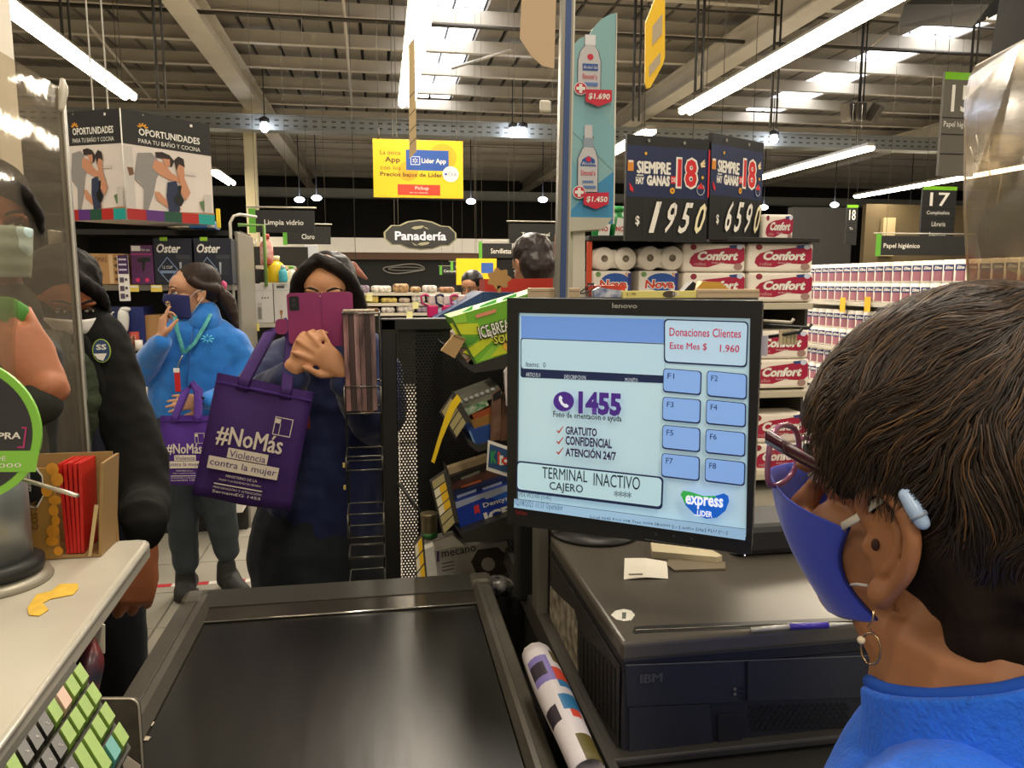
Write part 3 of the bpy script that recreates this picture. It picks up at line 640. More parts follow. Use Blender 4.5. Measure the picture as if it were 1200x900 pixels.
zc = at(300, 331, y=YC+.02).z
def bottle(x, yb, yt, Y, rad, m, cap, lb, zb, name='bottle', cat='bottle', neck=.45, group=None):
    P = at(x, yb, y=Y); h = at(x, yt, y=Y).z-P.z
    o = thing(name, lb, cat, (P.x, Y, zb if zb is not None else P.z), group=group)
    obj('bottle_body', MB(m).lathe([(rad*.9, 0), (rad, .01), (rad, h*.6), (rad*.8, h*.72), (rad*neck, h*.8), (rad*neck, h*.86)], 16), o)
    obj('cap', MB(cap).lathe([(rad*neck*1.15, h*.84), (rad*neck*1.15, h*.98), (rad*neck*.9, h)], 12), o); return o
obj('box_top_shelf', MB(SHL).bbox((.05, .15, zc-.01), (W-.1, .25, .02), .003), g)
bottle(313, 310, 274, YC+.05, .045, K('#c8503f', .35, var=.4, vs=14, c2='#e8c9c0'), K('#c8503f'), 'tall red refill bottle below the Limpia vidrio sign', at(313, 310, y=YC).z)
obj('upper_shelf', MB(SHL).bbox((.0, .1, at(313, 310, y=YC+.05).z-.015), (W*.6, .3, .025), .003), g)
bottle(323, 331, 300, YC+.08, .065, K('#e8c520', .35), K('#efe6c0'), 'yellow cleaner bottle above the glassware boxes', zc+.001)
bottle(332, 331, 311, YC+.0, .03, K('#4fb3c4', .3), K('#e5e5e0'), 'small cyan bottle beside the yellow cleaner bottle', zc+.001)
bottle(342, 331, 312, YC+.14, .035, K('#e2e2da', .35), K('#62b33a'), 'white bottle with green cap beside cyan bottle', zc+.001)
bottle(350, 331, 315, YC+.14, .03, K('#6cc04a', .35), K('#e5702a'), 'green bottle with orange cap near the dark hair', zc+.001)
f = slab('leaning_card', 'folded white card standing behind the dark haired woman', 'card', 357, 287, 374, 320, 6.4, .02, K('#d5d8de', .5))
f.o.rotation_euler = (0, 0, .3)
sh = MB(K('#2a2724', .7)); P = at(380, 322, y=6.5); obj_ = tag(obj('shelf_unit', sh.bbox((P.x+.0, 6.7, P.z/2), (.5, .5, P.z), .01)), 'low dark shelf block behind the dark haired woman', 'shelf')

# ================================================================= BAKERY SHELVES far
YB2 = 11
a = at(412, 345, y=YB2); b = at(540, 345, y=YB2); g = thing('bread_shelf', 'far shelf with rows of packed bread below the chalk wall', 'shelf', ((a.x+b.x)/2, YB2+.2, 0)); W = b.x-a.x
obj('back_panel', MB(K('#1f1d1a', .8)).box((0, .25, .72), (W, .03, 1.44)), g)
bz = [at(460, y, y=YB2).z for y in (343, 355, 366.5)]
for z in bz: obj('shelf_board', MB(K('#c9c3b3', .4, .2)).box((0, 0, z-.02), (W, .5, .04)), g)
random.seed(3)
cols = ['#c9b45a', '#d5d0c6', '#9a6b47', '#7c5a44', '#b9a79a', '#8d7f92', '#c8c2bd', '#a5845c']
lab = {0: 'packed bread loaf on the top far bread shelf', 1: 'packed bread loaf on the middle far bread shelf', 2: 'packed bread loaf on the lowest far bread shelf'}
for r, z in enumerate(bz):
    x = a.x+.1; n = 0
    while x < b.x-.1:
        wd = random.uniform(.1, .3); hh = random.uniform(.07, .13)
        c = random.choice(cols)
        o = tag(obj('bread_pack', MB(K(c, .35, var=.6, vs=25, bump=.4, bs=30)).bbox((0, 0, hh/2), (wd, .16, hh), .035), M=Matrix.Translation((x+wd/2, YB2+.05, z+.0))), lab[r].replace('packed', '%s packed' % ORD[n])+', counted from the woman', 'bread', 'bread packs on far shelf row %s' % ('top', 'middle', 'low')[r])
        x += wd+.02; n += 1
for (x, y) in ((433, 349), (487, 358), (480, 369)): slab('price_tag', {433: 'pale tag on the top far bread shelf', 487: 'pale tag on the middle far bread shelf', 480: 'pale tag on the lowest far bread shelf'}[x], 'price tag', x-3.5, y-4, x+3.5, y+4, YB2-.062, .012, K('#d9d69a', .6), .001)
P = at(417, 318, y=11); o = tag(obj('hanging_ornament', MB(K('#7a4636', .6, var=.4, vs=10)).limb([(-.04, 0, .08), (.03, 0, 0), (.14, 0, -.10)], [.06, .05, .02]), M=Matrix.Translation(P)), 'reddish hanging decoration beside the woman behind phone', 'decoration')
obj('suspension_wire', MB(DGR).tube((0, 0, .15), (0, 0, 6.5-P.z), .004, n=5), o)

# ================================================================= TOILET PAPER DISPLAY
YT = 5.0
CR = K('#efe6d8', .5, bump=.12, bs=40); MAG = K('#a5123c', .45); 
XL = at(688, 300, y=YT).x; XR = at(956, 300, y=YT).x; zt = at(800, 283, y=YT).z
g = thing('shelf_unit', 'dark shelf unit filled with toilet paper packs behind the monitor', 'shelf', ((XL+XR)/2, YT+.3, 0)); W = XR-XL
obj('back_panel', MB(K('#26241f', .7)).box((0, .3, zt/2), (W, .03, zt)), g)
zsh = [at(800, y, y=YT).z for y in (356, 462, 560, 640)]
for z in zsh: obj('shelf_board', MB(K('#bdb59f', .5)).bbox((0, .0, z-.02), (W, .6, .045), .004), g)
obj('top_bar', MB(K('#1a1917', .6)).bbox((0, -.02, zt+.015), (W, .64, .03), .004), g)
for s in (-1, 1): obj('upright', MB(K('#3a3732', .6)).box((s*(W/2+.01), .05, zt/2), (.02, .5, zt)), g)
def confort(x0, y0, x1, y1, Y, lb, group, frag=1):
    f = slab('toilet_paper_pack', lb, 'toilet paper', x0, y0, x1, y1, Y, .25, CR, .018, group=group); f.b = (0, 0, 100, 100)
    f.poly([(12, 50), (18, 36), (34, 24), (60, 18), (94, 8), (98, 20), (98, 60), (90, 74), (60, 70), (40, 84), (16, 82), (10, 68)], MAG, 'pack_print')
    f.poly([(72, 8), (92, 4), (96, 14), (76, 18)], K('#2b3f7c'), 'pack_print'); f.disc(90, 12, 5, K('#cfd6e8'), name='pack_print', ry=9)
    f.disc(16, 14, 5, K('#8e2a3a'), name='pack_print', ry=10)
    f.text('Confort', 21, 28, 86, 60, TW, bold=.05, shear=.25); f.text('Doble Hoja', 46, 66, 66, 72, TW)
    f.text('rollos', 18, 66, 36, 78, K('#d9a8a0')); f.disc(88, 82, 7, K('#a08078'), name='pack_print', ry=12)
    return f
rows = [(286, 319), (320, 354)]
f0 = None
cf = []
for r, (a, b) in enumerate(((285, 318.5), (319.5, 354))):
    for c, (x0, x1) in enumerate(((800, 873), (876, 952))):
        lb = [['magenta printed toilet paper pack, top row next to open roll ends', 'magenta printed toilet paper pack, top row at the shelf end'], ['magenta printed toilet paper pack, second row partly hidden by the monitor top', 'magenta printed toilet paper pack, second row directly on the shelf end']][r][c]
        cf.append(confort(x0, a, x1, b, YT+.03, lb, 'magenta toilet paper packs'))
confort(893, 251, 929, 283, YT+.1, 'smaller magenta printed toilet paper pack standing on top of the paper display', 'magenta toilet paper packs')
for (y0, y1, s) in ((388, 421, 'upper'), (422, 456, 'lower')): confort(876, y0, 947, y1, YT+.05, 'magenta printed pack on the second shelf next to the monitor, %s of two' % s, 'magenta toilet paper packs')
for (y0, y1, s) in ((486, 520, 'upper'), (521, 555, 'lower')): confort(876, y0, 947, y1, YT+.05, 'magenta printed pack on the third shelf seen through the eyeglasses, %s of two' % s, 'magenta toilet paper packs')
for i, (x0, x1) in enumerate(((695, 746), (748, 801))):
    P = at(x0, 317, y=YT+.03); k = (at(x1, 317, y=YT+.03).x-P.x); rr_ = k/4*1.02; 
    o = thing('toilet_roll_pack', ('pack showing two toilet roll ends, nearer the sanitizer tower', 'pack showing two toilet roll ends beside the magenta printed packs')[i], 'toilet paper', (P.x, YT+.03, P.z), group='toilet roll packs seen end on')
    for j in (0, 1):
        c = MB(K('#ece4d6', .7, bump=.2, bs=60)).lathe([(rr_*.3, 0), (rr_*.93, 0), (rr_, .012), (rr_, .24), (rr_*.3, .24)], 28, c=(rr_+j*rr_*1.92, 0, rr_*1.02), rot=Matrix.Rotation(-pi/2, 3, 'X'))
        q = obj('toilet_roll', c, o); obj('roll_core', MB(K('#8d8270', .8)).lathe([(rr_*.3, 0), (rr_*.27, -.002), (rr_*.24, .1), (.001, .11)], 18, c=(rr_+j*rr_*1.92, -.002, rr_*1.02), rot=Matrix.Rotation(-pi/2, 3, 'X')), q)
    obj('plastic_wrap', MB(K('#e8e3da', .3)).bbox((k/2, .12, rr_*1.02), (k*.96, .2, rr_*1.6), .02), o)
    f = slab('toilet_paper_pack', ('red lettered paper pack, nearer the sanitizer tower', 'red lettered paper pack beside the magenta printed packs')[i], 'toilet paper', x0+.5, 317.5, x1-7, 343, YT+.03, .25, K('#e6e0d6', .5, bump=.12, bs=40), .012, group='red lettered paper packs'); f.b = (0, 0, 100, 100)
    f.disc(58, 52, 40, K('#1f4fa0'), name='pack_print', ry=42); f.rect(92, 10, 100, 96, K('#2a2f7a'), name='pack_print'); f.text('Nova', 12, 38, 92, 84, TW, bold=.09, shear=.1); f.text('Nova', 15, 41, 89, 81, K('#c9402f'), bold=.03, shear=.1); f.disc(12, 16, 7, K('#6f9a5a'), name='pack_print', ry=12); f.text('5', 84, 8, 92, 26, K('#c9702f'))
    f.o.location.z = at(x0, 343, y=YT+.03).z
f = slab('shelf_riser', 'low pale riser carrying the red lettered paper packs', 'riser', 693, 343.5, 799, 354, YT+.02, .3, K('#cbbfa8', .6))
f = slab('side_card', 'orange red card panel at the end of the paper display', 'card', 687.5, 283, 693.5, 345, YT-.02, .02, K('#c2451f', .5))
# detergent bottles left of the price board
for i, (x, Y, lb) in enumerate(((704, 6.0, 'green detergent bottle peeking out beside the sanitizer tower'), (723, 6.0, 'green detergent bottle just under the 18 price board'))):
    o = bottle(x, 281, 242, Y, .075, K('#1d7a3a', .35), K('#2f9a4a'), lb, at(x, 281, y=Y).z, neck=.6)
    f = Face(o, .15, .24, (0, 0, 1, 1), y=-.078); obj('bottle_label', MB(K('#e6e6e0')).prism([(-.045, .03), (.045, .03), (.06, .15), (-.02, .17)], -.079, -.076), o)
    text(o, 'NO', -.035, .06, .07, .04, K('#c22a2a'), y=-.0805, bold=.03)
g2 = tag(obj('shelf_unit', MB(K('#33302b', .7)).bbox((at(715, 300, y=6).x+.1, 6.15, at(715, 281.5, y=6).z/2), (1.0, .5, at(715, 281.5, y=6).z), .006)), 'second dark shelf behind the paper display carrying green detergent', 'shelf')
# red and orange packs seen beside the white stand
for i, (x0, y0, x1, y1, c, lb) in enumerate(((655, 272, 672, 304, '#c8492f', 'red orange snack packs behind the white stand, upper pack'), (655, 304, 672, 338, '#b8452c', 'red orange snack packs behind the white stand, lower pack'))):
    slab('snack_pack', lb, 'snack', x0, y0, x1, y1, 4.2+.01*i, .12, K(c, .4, var=.6, vs=12, c2='#e7b06a'), .01)
P = at(664, 338, y=4.2); tag(obj('side_shelf', MB(K('#4b463e', .6)).bbox((P.x, 4.32, P.z/2), (.2, .3, P.z-.004), .006)), 'narrow dark stand holding the red orange snack packs', 'shelf')

# price board with the 18 posters
BL = K('#101010', .5); NAVY = K('#16244e', .5, var=.15, vs=6); REDP = K('#d21f2a', .5)
def price_board(tl, tr, bl, digits, lb, side):
    f = panel('price_board', lb, 'price sign', tl, tr, bl, .03, BL, box=(0, 0, 100, 100), upright=True)
    f.rect(0, 10, 100, 58, NAVY, name='poster'); f.text('SIEMPRE', 12, 24, 53, 36, TW, bold=.06); f.text('GANAS', 24, 37, 52, 47, TW, bold=.06); f.text('HAY', 11, 39, 21, 46, TW, bold=.05); f.rect(12, 37, 20, 38, TW)
    f.rect(53, 37, 60, 44, REDP); f.text('DE', 54, 38.5, 59, 42.5, TW, bold=.02)
    f.text('18', 59, 18, 87, 49, TW, bold=.07); f.text('18', 61, 20, 85, 47, REDP, bold=.035)
    for a in (.1, .5, .9): f.poly([(88+2*cos(a)-.6*sin(a), 26-3*sin(a)), (93+2*cos(a), 26-8*sin(a)-.5), (93+2*cos(a), 26-8*sin(a)+1.5), (88+2*cos(a), 27.5-3*sin(a))], K('#f0d9a8'))
    f.rr(1, 24, 8, 34, .006, K('#d98a2a'), name='poster_print'); f.rect(2, 24, 7, 26, TW, name='poster_print'); f.poly([(3, 45), (8, 50), (8, 54), (4, 52)], REDP, 'poster_print')
    f.disc(55, 51, 3, K('#e6a52a'), ry=3, name='poster_print'); f.disc(55, 51, 1.2, K('#7a4a1a'), name='poster_print'); f.disc(22, 17, 1.5, K('#e6b52a'), name='poster_print'); f.disc(92, 37, 1.5, K('#e6b52a'), name='poster_print')
    f.disc(90, 49, 5, K('#b9c3cf'), name='poster_print', ry=5.4); f.disc(90, 49, 4.2, NAVY, name='poster_print', ry=4.6); f.poly([(85, 48), (90, 42), (95, 48)], REDP, 'poster_print')
    f.text('$', 11, 76, 16, 86, TW, bold=.02)
    n = 4
    for i, d in enumerate(digits):
        x = 26+i*18.5; f.rect(x-5, 62, x-4.6, 97, K('#2c2c2a'), name='slot_edge'); f.text(d, x-1 + (2 if d == '1' else 0), 62, x+10 - (3 if d == '1' else 0), 92, (K('#efe6bd') if i == 3 else TW), bold=.015, shear=.28)
    f.rect(96.6, 62, 97, 97, K('#2c2c2a'), name='slot_edge')
    for a in (25, 68): f.disc(a, 5, 1.6, GREY, name='rivet', ry=1.6)
    return f
f1 = price_board(at(735, 157, y=4.75), at(832, 154.5, y=4.85), at(735, 282, y=4.75), '1950', 'price board with blue 18 poster showing 1950', 0)
f2 = price_board(at(834.5, 155, y=4.85), at(896, 152, y=5.15), at(834.5, 280, y=4.85), '6590', 'price board turned sideways with blue 18 poster showing 6590', 0)
f1.rect(98.2, 10, 100, 56, REDP, name='red_edge')
for f in (f1, f2):
    for s in (.2, .8): obj('suspension_wire', MB(WIRE).tube((f.w*s, .01, f.h), (f.w*s, .01, 6.5-f.o.matrix_basis.translation.z), .0025, n=5), f.o)
f = slab('shelf_label', 'small black shelf label with cut off words below the 1950', 'label', 791, 277, 833, 284.5, 4.9, .01, SIGNB, .001); f.text('Papel higiénico', 793, 278.5, 831, 284, TW)

# ================================================================= TOWEL ROLL AISLE (runs away from the camera)
XE = 6.15
g = thing('shelf_unit', 'long aisle shelf packed with rows of white towel rolls', 'shelf', (XE+.3, 8.7, 0))
ez = [at(1000, y, x=XE).z for y in (353.5, 440)]
zrow = [1.1, .62, .15]
z_top = at(985, 353, x=XE).z
for z in (z_top, z_top-.62, z_top-1.15): obj('shelf_board', MB(K('#b9b4a8', .5)).bbox((0, 0, z-.03), (.62, 5.8, .05), .004), g)
obj('back_panel', MB(K('#b5afa2', .7)).box((.3, 0, z_top*.55), (.03, 5.8, z_top*1.1)), g)
def roll(kind):
    o = thing('towel_roll_pack', 'x', 'paper towels')
    w2 = .082
    obj('roll_pack', MB(K('#ece5db', .5, bump=.1, bs=50)).lathe([(w2*.9, 0), (w2, .01), (w2, .235), (w2*.88, .25)], 14), o)
    pr = MB(K('#a06a78' if kind == 0 else '#6b2840', .5)); n = 14
    def arc(m, r, a0, a1, z0, z1, dz=0):
        m.add([(r*cos(a0+(a1-a0)*i/5), r*sin(a0+(a1-a0)*i/5), z) for z in (z0, z1) for i in range(6)], [(i+1, i, 6+i, 7+i) for i in range(5)])
        return m
    obj('pack_print', arc(pr, w2+.002, pi*1.02, pi*1.5, .02, .15), o)
    obj('pack_logo', arc(MB(K('#28386f', .5)), w2+.003, pi*.98, pi*1.46, .13, .20), o)
    t = text(o, 'Elite', -.035, 0, .07, .035, TW, y=0, bold=.03, shear=.2); t.matrix_basis = Matrix.Translation((-w2*.78-.012, -w2*.62-.012, .148)) @ Matrix.Rotation(-pi/4, 4, 'Z')
    return o
protos = [roll(0), roll(1)]; cnt = {}
used = [False, False]
def place_roll(kind, p, lb, grp):
    o = protos[kind]; M = Matrix.Translation(p)
    if not used[kind]: used[kind] = True; o.matrix_basis = M
    else: o = clone(o, M)
    cnt[grp] = cnt.get(grp, 0)+1; o['label'] = 'white towel roll pack, %s from the near end, %s' % (ORD[cnt[grp]-1], lb); o['group'] = grp
y = 5.95; i = 0
while y < 11.4:
    kd = 1 if 6.0 < y < 7.2 else 0
    for (z, lb, gr) in ((z_top, 'lower row on the top aisle shelf', 'towel rolls lower row'), (z_top+.252, 'uppermost row of the aisle', 'towel rolls upper row'), (z_top-.62, 'lower row on the second shelf', 'towel rolls second shelf'), (z_top-.62+.252, 'upper row on the second shelf', 'towel rolls second shelf upper'), (z_top-1.15, 'lower row on the lowest shelf', 'towel rolls lowest shelf'), (z_top-1.15+.252, 'upper row on the lowest shelf', 'towel rolls lowest shelf upper')):
        if z > z_top+.2 and y > 10.6: continue
        place_roll(kd if z > z_top else 0, (XE+.1, y, z-.0), lb, gr)
    y += .172; i += 1
for i, (x, y0, y1) in enumerate(((987, 348, 365), (1016, 348, 365))):
    P = at(x, y1, x=XE-.03); 
    tag(obj('price_tag', MB(K('#e3b02a', .5)).box((0, 0, .09), (.004, .12, .19)), M=Matrix.Translation(P)), ('yellow shelf tag on the towel aisle, farther of two', 'yellow shelf tag on the towel aisle, closer to the dark hair')[i], 'price tag')
# ================================================================= CONVEYOR BELT
RAIL = K('#5f5b52', .38, .35, var=.12, vs=9, bump=.05, bs=80); RAILD = K('#3f3d38', .4, .3)
ZB = .84
g = thing('conveyor_belt', 'black rubber checkout conveyor belt in a grey metal frame', 'conveyor', (-.1, .9, 0))
def L(x, y, z): return (x+.1, y-.9, z)
beltm = K('#131311', .32, 0, var=.2, vs=3, bump=.14, bs=5, bd=.004, stretch=(6, 1, 1), c2='#1e1d1a')
obj('belt', MB(beltm).box(L(-.085, 1.03, ZB-.01), (.53, .94, .02)), g)
# side rails: flat outer land, raised ridge, inner slope
def rail(x_out, x_in, s):
    m = MB(RAIL); Y0, Y1 = .56, 1.60
    prof = [(x_out, .70), (x_out, ZB+.006), (x_out+s*.004, ZB+.012), (x_out+(x_in-x_out)*.55, ZB+.014), (x_out+(x_in-x_out)*.62, ZB+.020), (x_out+(x_in-x_out)*.82, ZB+.020), (x_in, ZB+.003), (x_in, .70)]
    n = len(prof)
    vs = [L(x, Y0, z) for x, z in prof]+[L(x, Y1, z) for x, z in prof]
    fs = [(i, (i+1) % n, n+(i+1) % n, n+i) for i in range(n)]+[tuple(range(n))[::-1], tuple(range(n, 2*n))]
    if s < 0: fs = [f[::-1] for f in fs]
    m.add(vs, fs); return m
obj('side_rail', rail(-.417, -.352, 1), g)
obj('side_rail', rail(.224, .182, -1), g)
# far cross bar, joint blocks, polished lip
obj('end_bar', MB(RAILD).hexa([L(-.40, 1.555, ZB-.14), L(.20, 1.555, ZB-.14), L(.20, 1.62, ZB-.14), L(-.40, 1.62, ZB-.14), L(-.40, 1.56, ZB+.008), L(.20, 1.56, ZB+.008), L(.20, 1.625, ZB+.018), L(-.40, 1.625, ZB+.018)]), g)
obj('end_plate', MB(K('#56524a', .25, .7)).hexa([L(-.36, 1.50, ZB-.02), L(.185, 1.50, ZB-.02), L(.185, 1.56, ZB-.02), L(-.36, 1.56, ZB-.02), L(-.36, 1.503, ZB+.003), L(.185, 1.503, ZB+.003), L(.185, 1.558, ZB+.006), L(-.36, 1.558, ZB+.006)]), g)
obj('metal_lip', MB(K('#cfccc4', .2, .9)).tube(L(-.355, 1.500, ZB+.003), L(.183, 1.500, ZB+.003), .0022), g)
obj('edge_line', MB(K('#a9a59a', .3, .8)).tube(L(-.378, .56, ZB+.0215), L(-.378, 1.56, ZB+.0215), .0012), g)
for x in (-.39, .203): obj('corner_cap', MB(RAIL).bbox(L(x, 1.60, ZB-.04), (.05, .06, .124), .012), g)
obj('cabinet', MB(K('#3a3833', .6)).bbox(L(-.1, 1.08, .35), (.60, 1.0, .70), .01), g)
for (x, y, s) in ((175, 848, .007), (171, 865, .006)):
    P = at(x, y, z=ZB+.0015); tag(obj('paper_scrap', MB(K('#bdb39c', .8)).prism([(-s, -s*.6), (s*.8, -s), (s, s*.5), (-s*.3, s)], 0, .0006), M=Matrix.Translation(P) @ Matrix.Rotation(-pi/2, 4, 'X')), ('tiny paper scrap on the belt near the keyboard plate, farther one', 'tiny beige paper scrap on the belt touching the keyboard plate')[y > 850], 'scrap')

# ================================================================= COUNTER
ZC = 1.0
CT = K('#c3bdae', .22, 0, var=.10, vs=2.5, bump=.03, bs=40)
g = thing('bagging_counter', 'pale grey counter top with rounded light edge beside the belt', 'counter', (-.9, .9, 0))
m = MB(CT); pts = [(-1.5, .1), (-.386, .1), (-.452, 1.535), (-.458, 1.55), (-.473, 1.556), (-1.5, 1.556)]
n = len(pts); vs = []
for ins, z in ((.006, ZC-.036), (0, ZC-.03), (0, ZC-.006), (.004, ZC-.001), (.009, ZC)):
    for (x, y) in pts: vs.append((x-(ins if x > -1 else 0)+.9, y-(ins if y > 1 else 0)-.9, z))
fs = [tuple(range(n))[::-1], tuple(range(4*n, 5*n))]+[(r*n+i, r*n+(i+1) % n, (r+1)*n+(i+1) % n, (r+1)*n+i) for r in range(4) for i in range(n)]
m.add(vs, fs); obj('counter_top', m, g)
obj('edge_trim', MB(K('#d6d2c6', .25, .3)).tube((.9-.3875, -.8, ZC-.006), (.9-.4525, .62, ZC-.006), .0035), g)
obj('cabinet', MB(K('#4f4b44', .6)).bbox((-.16, -.02, ZC/2-.02), (.84, 1.4, ZC-.04), .01), g)
P = at(116, 635, z=ZC); obj('screw_cap', MB(GREY).lathe([(.011, 0), (.011, .001), (.009, .0015)], 16, c=(P.x+.9, P.y-.9, ZC)), g)
# yellow scrap
yp = [(32, 713), (43, 697), (60, 693), (70, 685), (91, 684), (92, 690), (86, 697), (60, 702), (50, 707), (57, 715), (46, 722), (34, 721)]
c0 = at(60, 703, z=ZC+.001); m = MB(K('#e2b843', .6, var=.15, vs=40)); q = [at(x, y, z=ZC+.001)-c0 for x, y in yp]; n = len(q)
m.add([(p.x, p.y, 0) for p in q]+[(p.x, p.y, .001) for p in q], [tuple(range(n, 2*n))[::-1], tuple(range(n))]+[(i, (i+1) % n, n+(i+1) % n, n+i) for i in range(n)])
tag(obj('yellow_scrap', m, M=Matrix.Translation(c0)), 'torn yellow paper scrap stuck on the pale counter', 'scrap')

# ================================================================= CLEAR SCREEN on the counter
XP = -.70; film = clear('clear film', '#efeae0', .10, .08, .04); edge = K('#a9a69a', .3, alpha=1)
zt = at(84, 112, x=XP).z; yt = at(83, 300, x=XP).y
g = thing('clear_screen', 'tall clear plastic screen with thick edge on the pale counter', 'screen', (XP, 1.0, ZC))
tz = zt-ZC
obj('clear_sheet', MB(film).hexa([(-.003, -.8, 0), (.003, -.8, 0), (.003, yt-1.0, 0), (-.003, yt-1.0, 0), (-.003, -.8, tz), (.003, -.8, tz), (.003, yt-1.0, tz), (-.003, yt-1.0, tz)]), g)
obj('screen_edge', MB(K('#8f8c83', .3, .2, var=.1, vs=10)).bbox((.0, yt-1.0+.01, tz/2), (.016, .022, tz), .004), g)
obj('screen_edge', MB(K('#b9b5a9', .3)).bbox((.0085, yt-1.0-.004, tz/2), (.004, .008, tz), .001), g)
obj('top_band', MB(clear('hazy film', '#e0d6c4', .5, .15, .1)).box((.0045, -.1+.0, tz-.03), (.002, yt-.9+.7-.8+.2, .06)), g)
obj('film_knot', MB(K('#cfc8b8', .25, alpha=.7)).limb([(.01, yt-1.02, tz-.05), (.014, yt-1.01, tz-.01), (.01, yt-1.0, tz+.015)], [.006, .01, .006]), g)
obj('foot', MB(DGR).bbox((0, yt-1.15, .0), (.05, .5, .004), .001), g)

# ================================================================= ROUND SIGN AND METAL POST BASE
Yc = 1.36; Pc = at(-12, 650, y=Yc)
g = thing('sign_stand', 'short brushed metal cylinder with black ring on the counter', 'stand', (Pc.x, Yc, ZC))
zb_ = at(-12, 540, y=Yc).z-ZC
obj('base_plate', MB(K('#9c9788', .4, .4)).lathe([(.088, 0), (.09, .004), (.086, .012), (.07, .016)], 36), g)
obj('rubber_ring', MB(K('#1c1c1c', .5)).lathe([(.072, .016), (.078, .022), (.078, .036), (.068, .042)], 36), g)
obj('metal_tube', MB(K('#8f9496', .35, .55, var=.05, vs=8)).lathe([(.062, .04), (.062, zb_), (.055, zb_+.004), (.001, zb_+.004)], 40), g)
# round sign: disc facing the camera
Ys = 1.22; c = at(-47, 505, y=Ys); r = at(48, 505, y=Ys).x-c.x
g = thing('round_sign', 'round dark sign with green rim on a metal stand', 'sign', c)
obj('sign_rim', MB(K('#86c84a', .4)).prism(disc(0, 0, r, 64), 0, .006), g)
obj('sign_disc', MB(K('#35353a', .4)).prism(disc(0, 0, r*.895, 64), -.001, 0), g)
f = PFace(g, Matrix.Translation(c), -.001)
gb = K('#86c84a', .4); f.poly([(-140, 529), (46, 528), (42, 553), (-140, 553)], gb)
f.text('COMPRA', -38, 506, 24, 516, TW, bold=.03, shear=.15); PK = K('#b23a76', .4); f.poly([(29, 500), (32, 500), (29, 525), (21, 525), (21, 523), (27, 523), (30, 502), (26, 502), (26, 500)], PK)
f.text('DE', -6, 534, 7, 540, TW, shear=.15); f.text('$20.000', -34, 542, 25, 550, TW, shear=.1); f.text('RETIRA TU', -70, 480, -8, 490, TW)
obj('sign_pole', MB(STEEL).tube((.0, .01, -r), (.0, .05, ZC+.17-c.z), .006), g); f.quad((-130, 460), (-10, 460), (-10, 462), (-130, 462), gb)
# silver stick resting on the ring
p0, p1 = at(24, 561, y=1.27), at(91, 581, y=1.20)
tag(obj('metal_stick', MB(K('#b5b0a4', .3, .6)).tube(p0, p1, .0035, .0032, n=10)), 'thin silver stick poking out from behind the round sign', 'stick')

# ================================================================= SNACK TRAY
Ysn = 1.46
g = thing('snack_display_box', 'open cardboard display box holding red and gold snack packs', 'box', at(26, 630, y=Ysn)); g.location.z = ZC+.001
k = (at(128, 600, y=Ysn).x-at(26, 600, y=Ysn).x)/102; hh = at(70, 543, y=Ysn).z-ZC
GOLD = K('#a9813f', .45); RED = K('#c2221c', .4, bump=.15, bs=25); KRF = K('#9a7a4c', .7)
obj('tray_front', MB(GOLD).box((20*k, .0, hh*.48), (46*k, .004, hh*.95)), g)
obj('tray_back', MB(KRF).box((45*k, .085, hh*.5), (98*k, .003, hh)), g)
obj('tray_side', MB(KRF).hexa([(88*k, .0, 0), (91*k, .0, 0), (91*k, .085, 0), (88*k, .085, 0), (98*k, .0, hh*.98), (102*k, .0, hh*.98), (102*k, .085, hh*.98), (98*k, .085, hh*.98)]), g)
obj('tray_flap', MB(K('#c8ad7d', .7)).hexa([(76*k, -.003, .002), (80*k, -.003, .002), (80*k, 0, .002), (76*k, 0, .002), (88*k, -.002, hh*.55), (93*k, -.002, hh*.55), (93*k, 0, hh*.55), (88*k, 0, hh*.55)]), g)
obj('tray_floor', MB(KRF).box((45*k, .042, .002), (90*k, .085, .004)), g)
f = Face(g, 102*k, hh, (26, 543, 128, 628), y=-.003)
f.poly([(27, 553), (37, 545), (50, 545), (57, 553), (57, 570), (48, 581), (36, 581), (27, 572)], TW); f.poly([(28.5, 554), (38, 547), (49, 547), (55.5, 554), (55.5, 570), (47.5, 579), (36.5, 579), (28.5, 571)], BLK)
for t_, a, b in (('ALTO EN', 32, 37), ('AZÚCARES', 39, 43)):
    text(g, t_, (b-26)*k, hh-(577-543)*k*1.02, 25*k, (b-a)*k*.8, TW, y=-.006, rot=pi/2, bold=.02)
random.seed(5)
for i in range(9):
    cx, cy = 60+random.uniform(0, 14), 548+i*9; f.disc(cx, cy, random.uniform(5, 8), K('#d9932a', .35, var=.2, vs=30), name='print', ry=random.uniform(4, 6))
text(g, 'COSTA', 22*k+.0, hh-(626-543)*k*1.02, 38*k, 9*k, K('#6d5024'), y=-.006, rot=pi/2, bold=.03)
for i in range(5):
    x = 74+i*4.4
    p = tag(obj('snack_pack', MB(RED).hexa([((x-26)*k, .008+.0*i, .006), ((x+3.6-26)*k, .008, .006), ((x+3.6-26)*k, .078, .006), ((x-26)*k, .078, .006), ((x-26+i*1.6-2)*k, .008, hh*(.98-.01*(i % 2))), ((x+3.8-26+i*1.6-2)*k, .008, hh*(.98-.01*(i % 2))), ((x+3.8-26+i*1.6-2)*k, .078, hh*.97), ((x-26+i*1.6-2)*k, .078, hh*.97)]), M=g.matrix_basis.copy()), ('first red snack pack next to the gold box front', 'second red snack pack from the gold box front', 'middle red snack pack in the display box', 'fourth red snack pack, next to last in the box', 'red snack pack leaning against the cardboard side')[i], 'snack', 'red snack packs')

